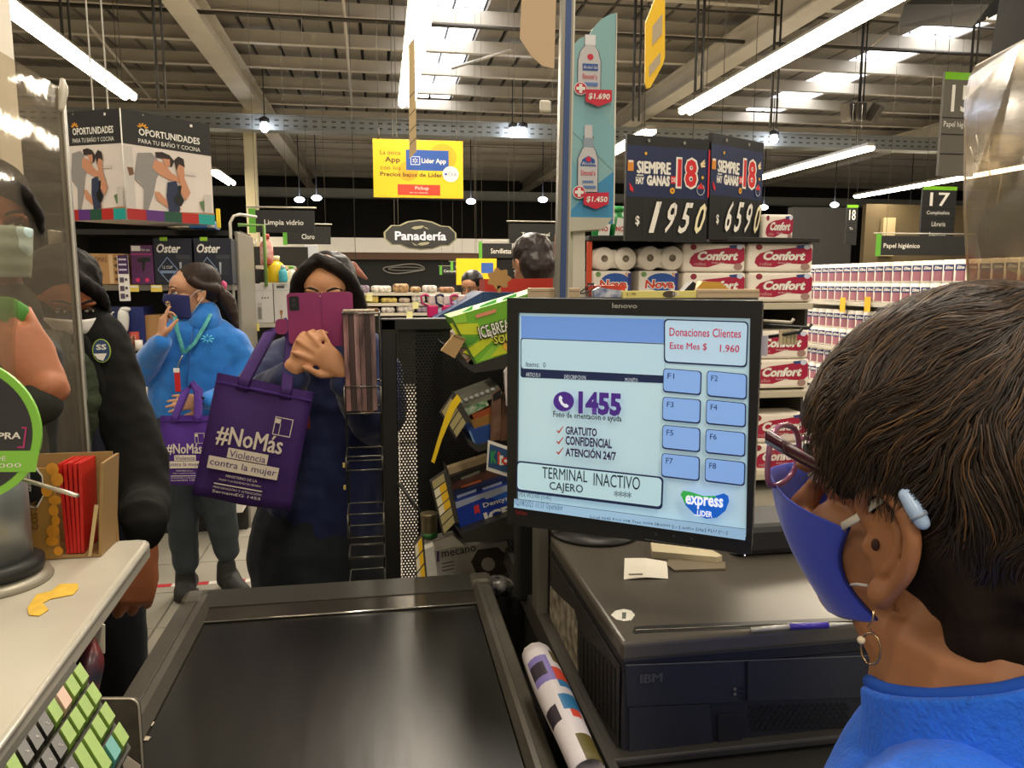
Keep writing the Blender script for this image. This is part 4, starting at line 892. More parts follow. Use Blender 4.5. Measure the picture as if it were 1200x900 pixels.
# ================================================================= KEYBOARD of the till
A = at(65, 832, d=.775); B = at(114, 763, d=.855); Cc = at(113, 910, d=.735)
U = (B-A)/5; Vv = (Cc-A)/3
ku, kv = U.length, Vv.length
nrm = U.cross(Vv).normalized(); nrm = -nrm if nrm.z < 0 else nrm
Mk = Matrix((U.normalized(), -(nrm.cross(U.normalized())) if (nrm.cross(U.normalized())).dot(Vv) < 0 else nrm.cross(U.normalized()), nrm)).transposed().to_4x4()
yax = V((Mk[0][1], Mk[1][1], Mk[2][1]))
Mk.translation = A
def kq(i, j): w_ = U*i+Vv*j; return w_.dot(U.normalized()), w_.dot(yax)
g = thing('till_keyboard', 'till keyboard with green and black key caps on a dark plate', 'keyboard', M=Mk)
kbm = K('#3b382d', .6, var=.25, vs=30)
def kpl(m, i0, j0, i1, j1, z0, z1, bev=0):
    q = [kq(i0, j0), kq(i1, j0), kq(i1, j1), kq(i0, j1)]
    a = sum(q[i][0]*q[(i+1) % 4][1]-q[(i+1) % 4][0]*q[i][1] for i in range(4))
    if a < 0: q = q[::-1]
    c = (sum(p[0] for p in q)/4, sum(p[1] for p in q)/4); t = [(c[0]+(p[0]-c[0])*(1-bev), c[1]+(p[1]-c[1])*(1-bev)) for p in q]
    return m.hexa([(p[0], p[1], z0) for p in q]+[(p[0], p[1], z1) for p in t])
obj('key_bed', kpl(MB(kbm), -9, -.75, 3.55, 3.6, -.022, -.012), g)
GK = K('#86a64a', .45, var=.08, vs=60); GK2 = K('#7c9a3c', .45); BK = K('#2c2b28', .35); PKK = K('#c7a795', .5); TK = K('#4f9590', .45)
def key(i, j, m, di=.82, dj=.80, h=.0): 
    o = kpl(MB(m), i-.41, j-.40, i-.41+di, j-.40+dj, -.012, .0+h, .10)
    q = obj('key_cap', o, g); return q
spec = {0: [(-4, GK)]+[(i, BK) for i in (-7, -6, -3, -2, -1)]+[(0, GK), (1, PKK), (2, GK), (3, GK)],
        1: [(i, BK) for i in range(-6, 0)]+[(0, GK), (1, GK), (2, GK), (3, GK)],
        2: [(i, BK) for i in range(-5, 0)]+[(2, GK), (3, GK)],
        3: [(i, GK) for i in range(-4, 0)]+[(2, TK), (3, GK)]}
legend = iter('7 8 9 4 5 6 1 2 3 0 S D F G H J K L P O I U Y T R E W Q A Z X C V B N M'.split()*3)
for j, row in spec.items():
    for i, m_ in row:
        if m_ is None: continue
        ii = i
        o = key(ii, j, m_)
        if m_ is BK:
            c_ = kq(ii-.1, j-.05); t = tmesh(next(legend), K('#b9b6aa'), 0, 1)
            e = bpy.data.objects.new('key_legend', t); COL.objects.link(e); e.parent = o
            e.matrix_basis = Matrix.Translation((c_[0], c_[1], .0006)) @ Matrix.Scale(.006, 4)
key(0, 2, GK, .82, 1.75); key(1, 2, GK, .82, 1.75); 
# side plate with rounded corner behind the keyboard
pl = thing('keyboard_plate', 'dark worn metal plate with rounded corner beside the keyboard', 'plate', at(168, 900, d=.92))
o0 = at(168, 900, d=.92); k = .92/900
P_ = rrect(-95*k, -30*k, 0, 87*k, 10*k); 
f_ = frame(o0, RC @ V((1, 0, 0)), V((0, 0, 1)))
pl.matrix_basis = f_
obj('plate_face', MB(K('#4b453a', .6, var=.35, vs=25)).prism(P_, 0, .004), pl)
m = MB(K('#b9b1a0', .4, .4)).path([(x, -.001, z) for x, z in P_ if x > -50*k or z > 60*k][:], .0013, 6); obj('plate_edge', m, pl)
obj('paper_sticker', MB(K('#cfc6b6', .7)).prism([(x*k, z*k) for x, z in ((-24, 16), (-22, 20), (-14, 14), (-2, 4), (-4, -12), (-20, -12))], -.0025, -.001), pl)
obj('bracket', MB(DGR).box((-60*k, .03, -.03), (.02, .05, .03)), pl)
# bits under the counter edge: crumpled packets in a bag
P = at(103, 782, d=1.15)
o = tag(obj('crumpled_packet', MB(K('#2c3440', .3, var=.8, vs=40, c2='#6d2d2d')).limb([P+V((-.01, 0, -.04)), P+V((0, .01, .0)), P+V((.0, .02, .03))], [.022, .02, .008], n=8)), 'crumpled dark packet with red spots tucked beside the keyboard', 'packet')
P = at(112, 755, d=1.2)
tag(obj('paper_slip', MB(K('#c3bba6', .8)).hexa([P+V((-.006, 0, -.022)), P+V((.012, 0, -.016)), P+V((.012, .003, -.016)), P+V((-.006, .003, -.022)), P+V((.002, 0, .04)), P+V((.015, 0, .03)), P+V((.015, .003, .03)), P+V((.002, .003, .04))])), 'pale paper slip hanging below the pale counter corner', 'paper')

# ================================================================= CHECKOUT DESK, TILL BOX
DESK = K('#2b2a27', .45, .1, var=.15, vs=6)
g = thing('checkout_desk', 'dark grey checkout desk carrying the black till box', 'desk', (.7, 1.2, 0))
obj('desk_top', MB(DESK).bbox((.02, .02, .855), (.84, 1.0, .03), .004), g)
obj('desk_body', MB(K('#1d1c1a', .6)).bbox((.02, .02, .42), (.80, .96, .84), .006), g)
obj('desk_lip', MB(K('#4c4944', .35, .4)).hexa([(-.43, -.48, .85), (-.41, -.48, .85), (-.41, .5, .85), (-.43, .5, .85), (-.425, -.48, .885), (-.413, -.48, .885), (-.413, .5, .885), (-.425, .5, .885)]), g)
X0, X1, Y0, Y1, Z0, Z1 = .298, .80, .90, 1.33, .874, 1.038
TB = K('#23242a', .5, var=.06, vs=20); TT = K('#57524a', .30, .15, var=.10, vs=5);  # lid colour made lighter than the body to carry its reflected light
g = thing('till_box', 'black till computer box with vents and papers on its lid', 'computer', (X0, Y0, Z0)); W = X1-X0; Dp = Y1-Y0; H = Z1-Z0
obj('box_body', MB(TB).bbox((W/2, Dp/2, H*.40), (W-.006, Dp-.006, H*.8), .004), g)
obj('box_lid', MB(TT).bbox((W/2, Dp/2, H*.92), (W, Dp, H*.16), .006, n=3), g)
obj('box_lid_band', MB(K('#1a1b20', .5)).bbox((W/2, Dp/2, H*.80), (W-.003, Dp-.003, H*.12), .003), g)
obj('base_frame', MB(K('#35322e', .5)).bbox((W/2, Dp/2, .006), (W+.03, Dp+.03, .012), .003), g)
f = PFace(g, Matrix.Translation((X0, Y0, Z0)), .001)
FR = K('#282a31', .5, bump=.08, bs=200); LN = K('#5c5d60', .4); 
f.quad((733, 781), (872, 775), (870, 822), (735, 828), FR, .002, 'front_panel', .002); f.quad((876, 775), (1080, 766), (1080, 815), (876, 821), FR, .002, 'front_panel', .002)
f.quad((733, 778.5), (1080, 765), (1080, 766), (733, 780), LN, name='panel_line')
f.quad((737, 829), (831, 825), (836, 878), (737, 884), FR, .001, 'front_panel', .002)
f.quad((841, 837), (869, 836), (869, 875), (841, 876), K('#1f2024', .5), 0, 'door_flap', .002)
f.text('IBM', 749, 787, 776, 800, K('#4a4b50', .4), bold=.05)
for j in range(3): f.disc(868, 806+j*5.5, 1.6, BLK, name='button')
for j in range(2): f.disc(860, 806+j*6, 1.8, K('#6d6d68'), name='button')
f.quad((737, 884), (873, 878), (873, 879), (737, 885), LN, name='panel_line')
hol = MB(K('#08080a', .8)); n_ = 0
for r_ in range(6):
    for c_ in range(16):
        cx = 880+c_*7.3+(r_ % 2)*3.6; cy = 829+r_*5.2-c_*.25
        q = [f.P(cx+2.3*cos(a), cy+1.9*sin(a)) for a in [pi/3*i for i in range(6)]]; hol.prism(q, .0002, .001)
obj('vent_holes', hol, g, kind='stuff')
# left side: torn sticker and vent grille on plane x = X0
Ms = frame((X0, Y0, Z0), (0, -1, 0)); fs_ = bpy.data.objects.new('x', None)
class SF(PFace): pass
side = obj('side_panel', MB(K('#2d2b27', .5, var=.1, vs=10)).box((-Dp/2, .001, H*.42), (Dp-.02, .002, H*.72)), g, M=Matrix(Ms).copy()); side.matrix_basis = Matrix.Translation((-.001, 0, 0)) @ frame((0, 0, 0), (0, -1, 0))
Mw = Matrix.Translation((X0-.001, Y0, Z0)) @ frame((0, 0, 0), (0, -1, 0)); sf = PFace(side, Mw, 0)
sf.poly([(645, 686), (653, 696), (673, 714), (677, 730), (678, 810), (668, 800), (644, 768)], K('#b1a896', .8, var=.45, vs=45, c2='#5d564a'), 'torn_sticker')
gr = MB(K('#0c0c0c', .7))
for i in range(16):
    t = i/16
    a = sf.P(680, 740+t*66); b = sf.P(722, 783+t*80); a2 = sf.P(680, 740+t*66+2.6); b2 = sf.P(722, 783+t*80+3.0)
    gr.prism([a, a2, b2, b], -.0012, -.0002)
obj('vent_grille', gr, side, kind='stuff')
gr2 = MB(K('#2b2a27', .5))
for i in range(9):
    x = 683+i*4.6; a = sf.P(x, 742+(x-680)*1.02); b = sf.P(x, 805+(x-680)*1.25); a2 = sf.P(x+1.2, 742+(x-679)*1.02); b2 = sf.P(x+1.2, 805+(x-679)*1.25)
    gr2.prism([a, b, b2, a2], -.0022, -.0012)
obj('vent_bar', gr2, side, kind='stuff')
# groove on the lid and objects on it
def topq(pts, z, m, name, par=None, t=.0006):
    q = [at(x, y, z=z) for x, y in pts]; c_ = q[0]; n = len(q)
    a = sum(q[i].x*q[(i+1) % n].y-q[(i+1) % n].x*q[i].y for i in range(n)); q = q if a > 0 else q[::-1]
    off = V((X0, Y0, Z0)) if par else V((0, 0, 0))
    m_ = MB(m).add([p-off for p in q]+[p+V((0, 0, t))-off for p in q], [tuple(range(n))[::-1], tuple(range(n, 2*n))]+[(i, (i+1) % n, n+(i+1) % n, n+i) for i in range(n)])
    return obj(name, m_, par)
topq([(741, 741), (744, 735), (752, 734), (1040, 722), (1040, 729), (752, 742), (744, 743)], Z1, K('#151413', .4), 'pen_groove', g)
P0, P1 = at(745, 738.5, z=Z1+.001), at(1040, 726, z=Z1+.001); obj('groove_light', MB(K('#8a867c', .25, .8)).tube(P0-V((X0, Y0, Z0)), P1-V((X0, Y0, Z0)), .0011, n=6), g)
st = tag(topq([(716, 721), (721, 716), (731, 714), (740, 716), (744, 721), (740, 727), (731, 728), (722, 726)], Z1+.0004, K('#e2e0d2', .6), 'round_sticker'), 'small pale round sticker on the till box lid', 'sticker')
topq([(729, 718), (734, 718), (733, 725), (729, 725)], Z1+.001, K('#5c665c'), 'print').parent = st
# pen
p = [at(x, y, z=Z1+.0046) for x, y in ((880, 738), (925, 734.5), (970, 732.5), (1002, 730.5))]
g2 = thing('pen', 'clear ballpoint pen with blue grip lying on the till lid', 'pen', p[0])
obj('pen_barrel', MB(K('#b9b7ae', .2, .2)).tube(V((0, 0, 0)), p[1]-p[0], .0035), g2); obj('pen_cap', MB(K('#3a2f9a', .3)).tube(p[1]-p[0], p[2]-p[0], .0043), g2); obj('pen_tip', MB(K('#b9b7ae', .2, .2)).tube(p[2]-p[0], p[3]-p[0], .0033, .001), g2)
# folded receipt
R_ = [at(731, 679, z=Z1+.0008), at(783, 678, z=Z1+.0008), at(781, 658, z=Z1+.010), at(732, 654, z=Z1+.014)]
m = MB(K('#dcd6c6', .7)); n_ = 8; vs = []
for j in range(n_+1):
    t = j/n_; a = R_[0].lerp(R_[3], t); b = R_[1].lerp(R_[2], t); bz = .004*sin(pi*t)
    for q in (a, a.lerp(b, .5)+V((0, 0, .003)), b): vs.append(q+V((0, 0, bz)))
m.add(vs, [(j*3+i, j*3+i+1, j*3+i+4, j*3+i+3) for j in range(n_) for i in range(2)]); rc = tag(obj('receipt', m), 'folded white receipt curling up on the till lid', 'receipt')
s_ = rc.modifiers.new('s', 'SOLIDIFY'); s_.thickness = .0005
a = at(745, 673, z=Z1+.0085); ln = obj('barcode', MB(K('#4a463c')).box(a, (.022, .003, .0006), rot=(.3, 0, -.1)), rc)
tag(topq([(764, 654), (762, 641), (830, 650), (846, 659), (840, 661)], Z1+.0006, K('#bfb393', .7), 'paper_sheet', t=.012), 'beige stack of folded papers under the monitor', 'papers')
tag(topq([(782, 664), (783, 657), (850, 660), (850, 668), (790, 670)], Z1+.0006, K('#6d624e', .6), 'tan_strip', t=.003), 'dull tan strip beside the folded papers on the till lid', 'strip')
# dark device behind, right of the monitor bottom
tag(obj('card_reader', MB(K('#1c1c1e', .5)).bbox((.66, 1.22, Z1+.028), (.16, .12, .054), .012)), 'dark low device on the till box behind the blue mask', 'device')
# side strips next to the till box
a = at(633, 700, y=1.36); tag(obj('metal_bracket', MB(K('#6f6b60', .5, .3)).bbox((a.x, 1.36, .96), (.022, .05, .20), .003).bbox((a.x+.022, 1.35, .98), (.016, .05, .22), .003)), 'grey upright bracket between candy rack and till box', 'bracket')

# rolled leaflet
p0, p1 = at(629, 768, z=.92), at(690, 905, z=.895)
g = thing('rolled_leaflet', 'rolled colourful advertising leaflet lying beside the belt rail', 'leaflet', p0)
d = (p1-p0); n = 18; rows_ = 16; a = d.normalized().orthogonal(); 
e1 = d.normalized().cross(V((0, 0, 1))).normalized(); e2 = e1.cross(d.normalized()).normalized()
mats = [K('#cdc7cc', .45, bump=.25, bs=25), K('#7a6db0', .45), K('#c74733', .45), K('#2d6f9f', .45), K('#5b5327', .5), K('#2a2330', .5)]
m = MB(*mats); vs = []
for i in range(rows_+1):
    t = i/rows_; rr_ = .0225+.002*sin(5*t)
    for j in range(n): an = 2*pi*j/n; vs.append(d*t+e1*(cos(an)*rr_)+e2*(sin(an)*rr_*.9))
b0 = len(m.v); m.v += [tuple(v) for v in vs]
for i in range(rows_):
    for j in range(n):
        an = (j+.5)/n   # 0 = +e1 (belt-right), .25 up, .5 = left
        c_ = 0
        if 2 <= i <= 5 and .08 < an < .30: c_ = 1
        if 3 <= i <= 4 and .08 < an < .2: c_ = 5
        if 1 <= i <= 2 and .36 < an < .5: c_ = 4
        if 4 <= i <= 5 and .3 < an < .5: c_ = 2
        if i == 6 and .3 < an < .46: c_ = 3
        if 8 <= i <= 9 and .24 < an < .46: c_ = 3
        if i == 10 and .28 < an < .4: c_ = 2
        if 9 <= i <= 10 and .02 < an < .14: c_ = 5
        if 13 <= i <= 15 and .22 < an < .46: c_ = 4
        m.f.append([b0+i*n+j, b0+i*n+(j+1) % n, b0+(i+1)*n+(j+1) % n, b0+(i+1)*n+j]); m.mi.append(c_); m.sm.append(True)
lf = obj('leaflet_roll', m, g); s_ = lf.modifiers.new('s', 'SOLIDIFY'); s_.thickness = .001
sp = [(e1*(cos(t*4)*(.022-.002*t))+e2*(sin(t*4)*(.020-.002*t))) for t in [i*.15 for i in range(30)]]
m = MB(K('#d9d5d2', .5)); m.v = [tuple(q-d*.02) for q in sp]+[tuple(q+d*.2) for q in sp]; m.f = [[i, i+1, 31+i, 30+i] for i in range(29)]; m.mi = [0]*29; m.sm = [True]*29; lf2 = obj('inner_layers', m, g); s_ = lf2.modifiers.new('s', 'SOLIDIFY'); s_.thickness = .001

# ================================================================= MONITOR
tl, tr = at(596, 349, d=1.10), at(894, 353, d=.975); tr.z = tl.z-.001; xd_ = (tr-tl).normalized(); r_ = ray(596, 613); bl = CAM+r_*((tl-CAM).dot(xd_)/r_.dot(xd_))
f0 = panel('monitor', 'black monitor showing the blue till screen with Terminal Inactivo', 'monitor', tl, tr, bl, .03, K('#161616', .38), .006)
mo = f0.o; Mm = mo.matrix_basis.copy(); f = PFace(mo, Mm, -.0005)
print('MON', f0.w, f0.h)
E_ = lambda h, e=.55: K(h, .35, emit=e*.42)
sc_c = [(609, 366.5), (879.5, 373), (874.5, 629), (607, 591.5)]
scq = [f.P(*q) for q in sc_c]
# bezel: four raised strips
o_ = [(0, f0.h), (f0.w, f0.h), (f0.w, 0), (0, 0)]
bz_ = MB(K('#171716', .4))
for i in range(4):
    a, b, c_, d_ = o_[i], o_[(i+1) % 4], scq[(i+1) % 4], scq[i]
    bz_.prism([a, b, c_, d_], -.006, .001)
obj('bezel', bz_, mo)
f.quad(*sc_c, E_('#b9d9e4'), name='screen')
f.quad((611, 370), (779, 374), (779, 402), (611, 397), E_('#6d98e0'), name='screen_field')
NV = E_('#1b2a52', .3); LB = E_('#b4d6e6')
f.quad((610.5, 396), (780, 402.5), (779, 449), (610.5, 442), NV, .004, 'screen_field'); f.quad((611.5, 397), (780, 403.5), (779, 440), (611.5, 431.5), LB, .004, 'screen_field')
f.text('Items:  0', 617, 424.5, 640, 429.5, E_('#26384f', .2)); 
WT = E_('#c9d8e6'); f.text('ARTICULO', 617, 437, 634, 441, WT, res=1); f.text('DESCRIPCION', 662, 440, 687, 443.5, WT, res=1); f.text('MONTO', 733, 443, 748, 447, WT, res=1)
f.quad((778.5, 373.5), (877.5, 376.5), (875.5, 430.5), (778.5, 425), NV, .006, 'screen_box'); f.quad((780, 375), (876, 378), (874, 428.5), (780, 423), E_('#b5d5ec'), .0055, 'screen_box')
RD = E_('#c02a4a', .4); f.text('Donaciones Clientes', 785, 385.5, 869, 393.5, RD, bold=.01); f.text('Este Mes $', 785.5, 402, 829, 409.5, RD, bold=.006); f.text('1.960', 844, 404, 867, 412, RD, bold=.01)
FK = [((778, 431), (823, 434.5), (822, 463), (777.5, 459)), ((829, 433.5), (876, 438), (875.5, 468), (829, 464)), ((777.5, 464), (822.5, 467.5), (821.5, 496), (777, 492)), ((828.5, 467), (875, 471.5), (874.5, 500), (828, 496)), ((777.5, 496.5), (822, 500.5), (821.5, 529), (777, 524.5)), ((828, 501), (874.5, 505.5), (874, 534), (827.5, 529.5)), ((777, 529), (821.5, 533.5), (821, 562), (776.5, 557)), ((827.5, 534.5), (874.5, 539.5), (873.5, 567.5), (827, 562))]
for i, q in enumerate(FK):
    f.quad(*q, NV, .005, 'screen_key'); q2 = [(q[0][0]+.8, q[0][1]+.8), (q[1][0]-1.4, q[1][1]+.8), (q[2][0]-1.4, q[2][1]-1.8), (q[3][0]+.8, q[3][1]-1.8)]
    f.quad(*q2, E_('#86b0ee'), .0045, 'screen_key'); f.text('F%d' % (i+1), q[0][0]+5, q[0][1]+6, q[0][0]+13, q[0][1]+12, E_('#1f3764', .25))
PU = E_('#4a2a8c', .4); PD = E_('#2e1f52', .3)
f.disc(663.5, 469, 12, PU, name='phone_icon', ry=11.4)
cx, cy = 663.5, 469
hs = [(-5.5, -5.5), (-3.5, -7), (-1.2, -4), (-2.2, -2), (-1, 1), (1.2, 3), (3.2, 2.6), (6, 5.2), (4.6, 7), (1.5, 7), (-3, 3.4), (-5.6, -1.5)]
f.poly([(cx+a, cy+b) for a, b in hs], E_('#dfe6f5'))
f.text('1455', 680.5, 459.5, 731, 483, PU, bold=.05); f.text('Fono de orientación o ayuda', 651.5, 485, 731, 489, E_('#2b3b3b', .2), bold=.02, res=1)
for i, (t_, x1, ya, yb, ck) in enumerate((('GRATUITO', 702.5, 500, 506, 501), ('CONFIDENCIAL', 720, 514, 519.5, 514), ('ATENCIÓN 24/7', 725, 527, 532.5, 526))):
    f.text(t_, 666, (498.5, 511, 523.5)[i]+1.5, x1, (507, 519, 532)[i]-.5+.5, PD, bold=.035)
    b = (502, 514.5, 526.5)[i]; f.poly([(656, b), (658, b+1.5), (663, b-4.5), (663.8, b-4), (658.4, b+4), (655.5, b+1)], E_('#b5432e', .3))
f.quad((609.5, 537), (780, 556), (778.5, 594), (609, 573), NV, .007, 'screen_box'); f.quad((611, 539), (777.8, 557.6), (776.6, 590.4), (610.5, 570), E_('#b8dbe6'), .006, 'screen_box')
IK = E_('#141f2c', .1); f.text('TERMINAL', 639.5, 549, 692, 557, IK, res=3); f.text('INACTIVO', 699, 556, 753, 565.5, IK, res=3); f.text('CAJERO', 648, 565, 687, 573, IK, bold=.005); f.text('****', 723, 573, 743, 578, IK)
f.quad((608, 580.5), (875, 615.5), (875, 616), (608, 581), NV, name='screen_line'); f.quad((607.5, 581), (875, 616), (874.5, 628.5), (607, 591), E_('#9cc4e4'), name='screen_field')
f.text('02/08/2021 11:17 Operador', 608.5, 587, 664, 590.5, E_('#4b6a8a', .3), res=1); f.text('Local 0645 POS 008 Tran 0094 SRV099 [---] autho [slip] PLU [*--]', 695.5, 601.5, 854, 618, E_('#33506e', .3), res=1) if False else None
lo_ = f.P(695.5, 603); hi_ = f.P(854, 620); text(mo, 'Local 0645 POS 008 Tran 0094 SRV099 [---] autho [slip] PLU [*--]', lo_[0], lo_[1]-.001, hi_[0]-lo_[0], .0055, E_('#33506e', .3), y=f.lay()-.0002, res=1)
f.text('PDL V5.2.055 [1145]', 614, 577, 650, 579.5, E_('#4b6a8a', .3), res=1)
bl_ = [(800, 575), (803, 571), (810, 572), (826, 577), (840, 577), (850, 574), (855, 577), (856, 583), (852, 594), (842, 602), (830, 603.5), (816, 598), (806, 588)]
f.poly(bl_, E_('#1668d8', .5), 'logo'); f.poly([(800, 575), (803, 571), (810, 572), (826, 577), (840, 577), (842, 579), (826, 579.5), (812, 577), (806, 580), (806, 588)], E_('#39b552', .5), 'logo')
f.text('express', 805.5, 580, 849.5, 590.5, E_('#eef4fa', .8), bold=.03); f.text('..LIDER', 816, 595, 837, 599.5, E_('#eef4fa', .8), bold=.03)
fb = PFace(mo, Mm, -.0065)
fb.text('lenovo', 717.5, 355.5, 747, 361, K('#b9b7ae', .3, .5), bold=.02); fb.text('ThinkVision', 604, 599, 618, 602, K('#a3272a', .5), bold=.01)
for x, y in ((769, 625.5), (790, 628), (811, 631)): fb.disc(x, y, 1.8, K('#3b3b39', .4), name='button')
fb.quad((756, 631), (864, 648), (864, 648.6), (756, 631.6), K('#8a8880', .3, .6), name='trim_line'); fb.disc(873, 650, .8, K('#e8e8ff', .3, emit=1), name='power_light')
obj('rear_housing', MB(K('#151515', .5)).hexa([(.05, .06, .05), (f0.w-.05, .06, .05), (f0.w-.04, .029, .04), (.04, .029, .04), (.05, .06, f0.h-.06), (f0.w-.05, .06, f0.h-.06), (f0.w-.04, .029, f0.h-.03), (.04, .029, f0.h-.03)][:0] or [(.04, .029, .04), (f0.w-.04, .029, .04), (f0.w-.06, .065, .06), (.06, .065, .06), (.04, .029, f0.h-.03), (f0.w-.04, .029, f0.h-.03), (f0.w-.06, .065, f0.h-.06), (.06, .065, f0.h-.06)]), mo)
Mi = Mm.inverted()
b_ = at(706, 634, z=Z1); q = Mi @ V((b_.x, b_.y+.05, Z1)); up_ = (Mi.to_3x3() @ V((0, 0, 1))).normalized()
obj('stand_neck', MB(K('#131313', .45)).ring([(q+up_*.0, .027), (q+up_*.02, .030), (q+up_*.06, .030), (q+up_*.10, .025), (q+up_*.2, .022)], 24), mo)
obj('stand_base', MB(K('#131313', .45)).ring([(q+up_*.001, .085), (q+up_*.006, .085), (q+up_*.012, .06)], 32), mo)
obj('cable_clip', MB(K('#c6c1c8', .6)).box((f0.w+.002, .01, f0.h-.058), (.012, .004, .026)), mo, label='small pale grey tag stuck on the monitor edge')
# dark pole below the monitor
a = at(617, 690, y=1.45); tag(obj('black_post', MB(K('#121212', .5)).bbox((a.x, 1.45, 1.05), (.045, .045, .36), .006)), 'black upright post beneath the monitor beside the candy rack', 'post')
# ================================================================= CANDY RACK at the end of the belt
RK = K('#201f1d', .45, .2)
YR = 1.95
xl = at(446, 400, y=YR).x; xr = at(640, 400, y=YR).x; zt = at(520, 373, y=YR).z
g = thing('candy_rack', 'black metal candy rack with perforated end panel behind the belt', 'rack', ((xl+xr)/2, YR, 0)); W = xr-xl
def R(x, y, z): return (x-(xl+xr)/2, y-YR, z)
k = at(447, 400, y=YR).x-at(446, 400, y=YR).x
obj('frame_post', MB(RK).bbox(R(xl+.02, YR, zt/2), (.038, .03, zt), .003), g)
obj('frame_top', MB(RK).bbox(R((xl+xr)/2, YR, zt-.014), (W, .03, .030), .003), g)
# perforated sheet, real holes
m = MB(K('#1d1c1a', .5, .3)); sx = .0085; x0 = xl+.038; x1 = xr; z0 = .70; z1 = zt-.030
nx = int((x1-x0)/sx); nz = int((z1-z0)/(sx*.866)); hx = sx/2; hz = sx*.433
for j in range(nz):
    for i in range(nx):
        cx = x0+(i+.5+(j % 2)*.5)*sx; cz = z0+(j+.5)*sx*.866
        b0 = len(m.v)
        for q, rr_ in enumerate((sx*.30,)):
            for a in range(6): an = pi/3*a+pi/6; m.v.append(R(cx+rr_*cos(an), YR-.004, cz+rr_*sin(an)))
        for a in range(6): an = pi/3*a+pi/6; m.v.append(R(cx+sx*.578*cos(an), YR-.004, cz+sx*.578*sin(an)))
        for a in range(6): m.f.append([b0+a, b0+6+a, b0+6+(a+1) % 6, b0+(a+1) % 6][::-1]); m.mi.append(0); m.sm.append(False)
obj('perforated_sheet', m, g, kind='stuff')
obj('solid_band', MB(K('#0f0f0e', .6)).box(R(at(503, 400, y=YR).x, YR+.012, (z0+z1)/2), (k*33, .006, z1-z0)), g)
obj('rear_sheet', MB(K('#16150f', .6)).box(R(at(575, 400, y=YR).x, YR+.30, (z0+z1)/2), (k*90, .006, z1-z0)), g)
obj('lower_panel', MB(RK).box(R((xl+xr)/2, YR, .36), (W, .02, .70)), g)
obj('frame_post', MB(RK).bbox(R(xr, YR, zt/2), (.03, .03, zt-.1), .003), g)
a, b = at(466, 565, y=1.90), at(497, 606, y=1.86); obj('strut', MB(K('#2b2a27', .5)).tube(V(R(*a)), V(R(*b)), .004), g)
# sloping trays, each rising away to the side; YQ is the depth of their near side
TRM = K('#34322d', .45, .2)
def tray(pts, name='tray', dep=.20, Y=1.66, m=TRM, lab=None):
    q = [at(x, y, y=Y) for x, y in pts]; m_ = MB(m).prism([(p.x-g.location.x, p.z) for p in q], Y-YR, Y-YR+dep); return obj(name, m_, g, label=lab)
tray([(520, 404), (552, 428), (600, 413), (640, 402), (640, 422), (600, 431), (556, 437), (545, 430)])
tray([(546, 513), (560, 522), (640, 498), (640, 506), (560, 530), (550, 522)])
tray([(530, 612), (541, 625), (600, 603), (640, 590), (640, 620), (600, 632), (545, 636)])
tray([(505, 704), (600, 700), (640, 690), (640, 720), (500, 720)])
for x in (560, 620): obj('tray_post', MB(RK).box(R(at(x, 500, y=1.88).x, 1.88, .62), (.02, .02, 1.24)), g)
# price rails: tilted strips with labels
RL = K('#6d6347', .5); RLD = K('#3a3730', .5)
def prail(pts, n, yl, Y=1.655, dep=.02):
    q = [at(x, y, y=Y) for x, y in pts]; o = obj('price_rail', MB(RLD).prism([(p.x-g.location.x, p.z) for p in q], Y-YR, Y-YR+dep), g)
    for i in range(n):
        t0 = (i+.06)/n; t1 = (i+.90)/n; TL, TR, BR, BL_ = [V(p) for p in q]
        c = [TL.lerp(BL_, t0).lerp(TR.lerp(BR, t0), .1), TL.lerp(BL_, t0).lerp(TR.lerp(BR, t0), .82), TL.lerp(BL_, t1).lerp(TR.lerp(BR, t1), .82), TL.lerp(BL_, t1).lerp(TR.lerp(BR, t1), .1)]
        lb = obj('price_label', MB(K('#a89d6c' if not yl[i] else '#ddd6b8', .6)).prism([(p.x-g.location.x, p.z) for p in c], Y-YR-.0015, Y-YR-.0003), o)
        if yl[i]:
            h = [c[0].lerp(c[1], .45), c[1], c[2], c[3].lerp(c[2], .45)]; obj('label_print', MB(K('#e3b61f', .5)).prism([(p.x-g.location.x, p.z) for p in h], Y-YR-.002, Y-YR-.0015), lb)
prail([(516, 484), (531, 462), (549, 492), (534, 515)], 4, (0, 0, 0, 0))
prail([(504, 565), (523, 552), (536, 610), (519, 628)], 6, (0, 1, 1, 1, 0, 0), Y=1.645)
prail([(485, 640), (496, 626), (502, 690), (490, 706)], 4, (1, 1, 1, 1), Y=1.63)
obj('rail_side', MB(RLD).prism([(p.x-g.location.x, p.z) for p in [at(x, y, y=1.66) for x, y in ((531, 462), (535, 464), (552, 492), (549, 495))]], 1.66-YR, 1.72-YR), g)
obj('rail_side', MB(RLD).prism([(p.x-g.location.x, p.z) for p in [at(x, y, y=1.66) for x, y in ((523, 552), (527, 556), (538, 612), (535, 614))]], 1.66-YR, 1.76-YR), g)
def cbox(name, lb, cat, pts, m, Y=1.70, dep=.14, group=None):
    """carton whose front outline is given on the plane y = Y"""
    q = [at(x, y, y=Y) for x, y in pts]; o_ = q[-1]
    o = obj(name, MB(m).prism([(p.x-o_.x, p.z-o_.z) for p in q], 0, dep), M=Matrix.Translation(o_)); tag(o, lb, cat, group)
    return PFace(o, Matrix.Translation(o_), -.0003)
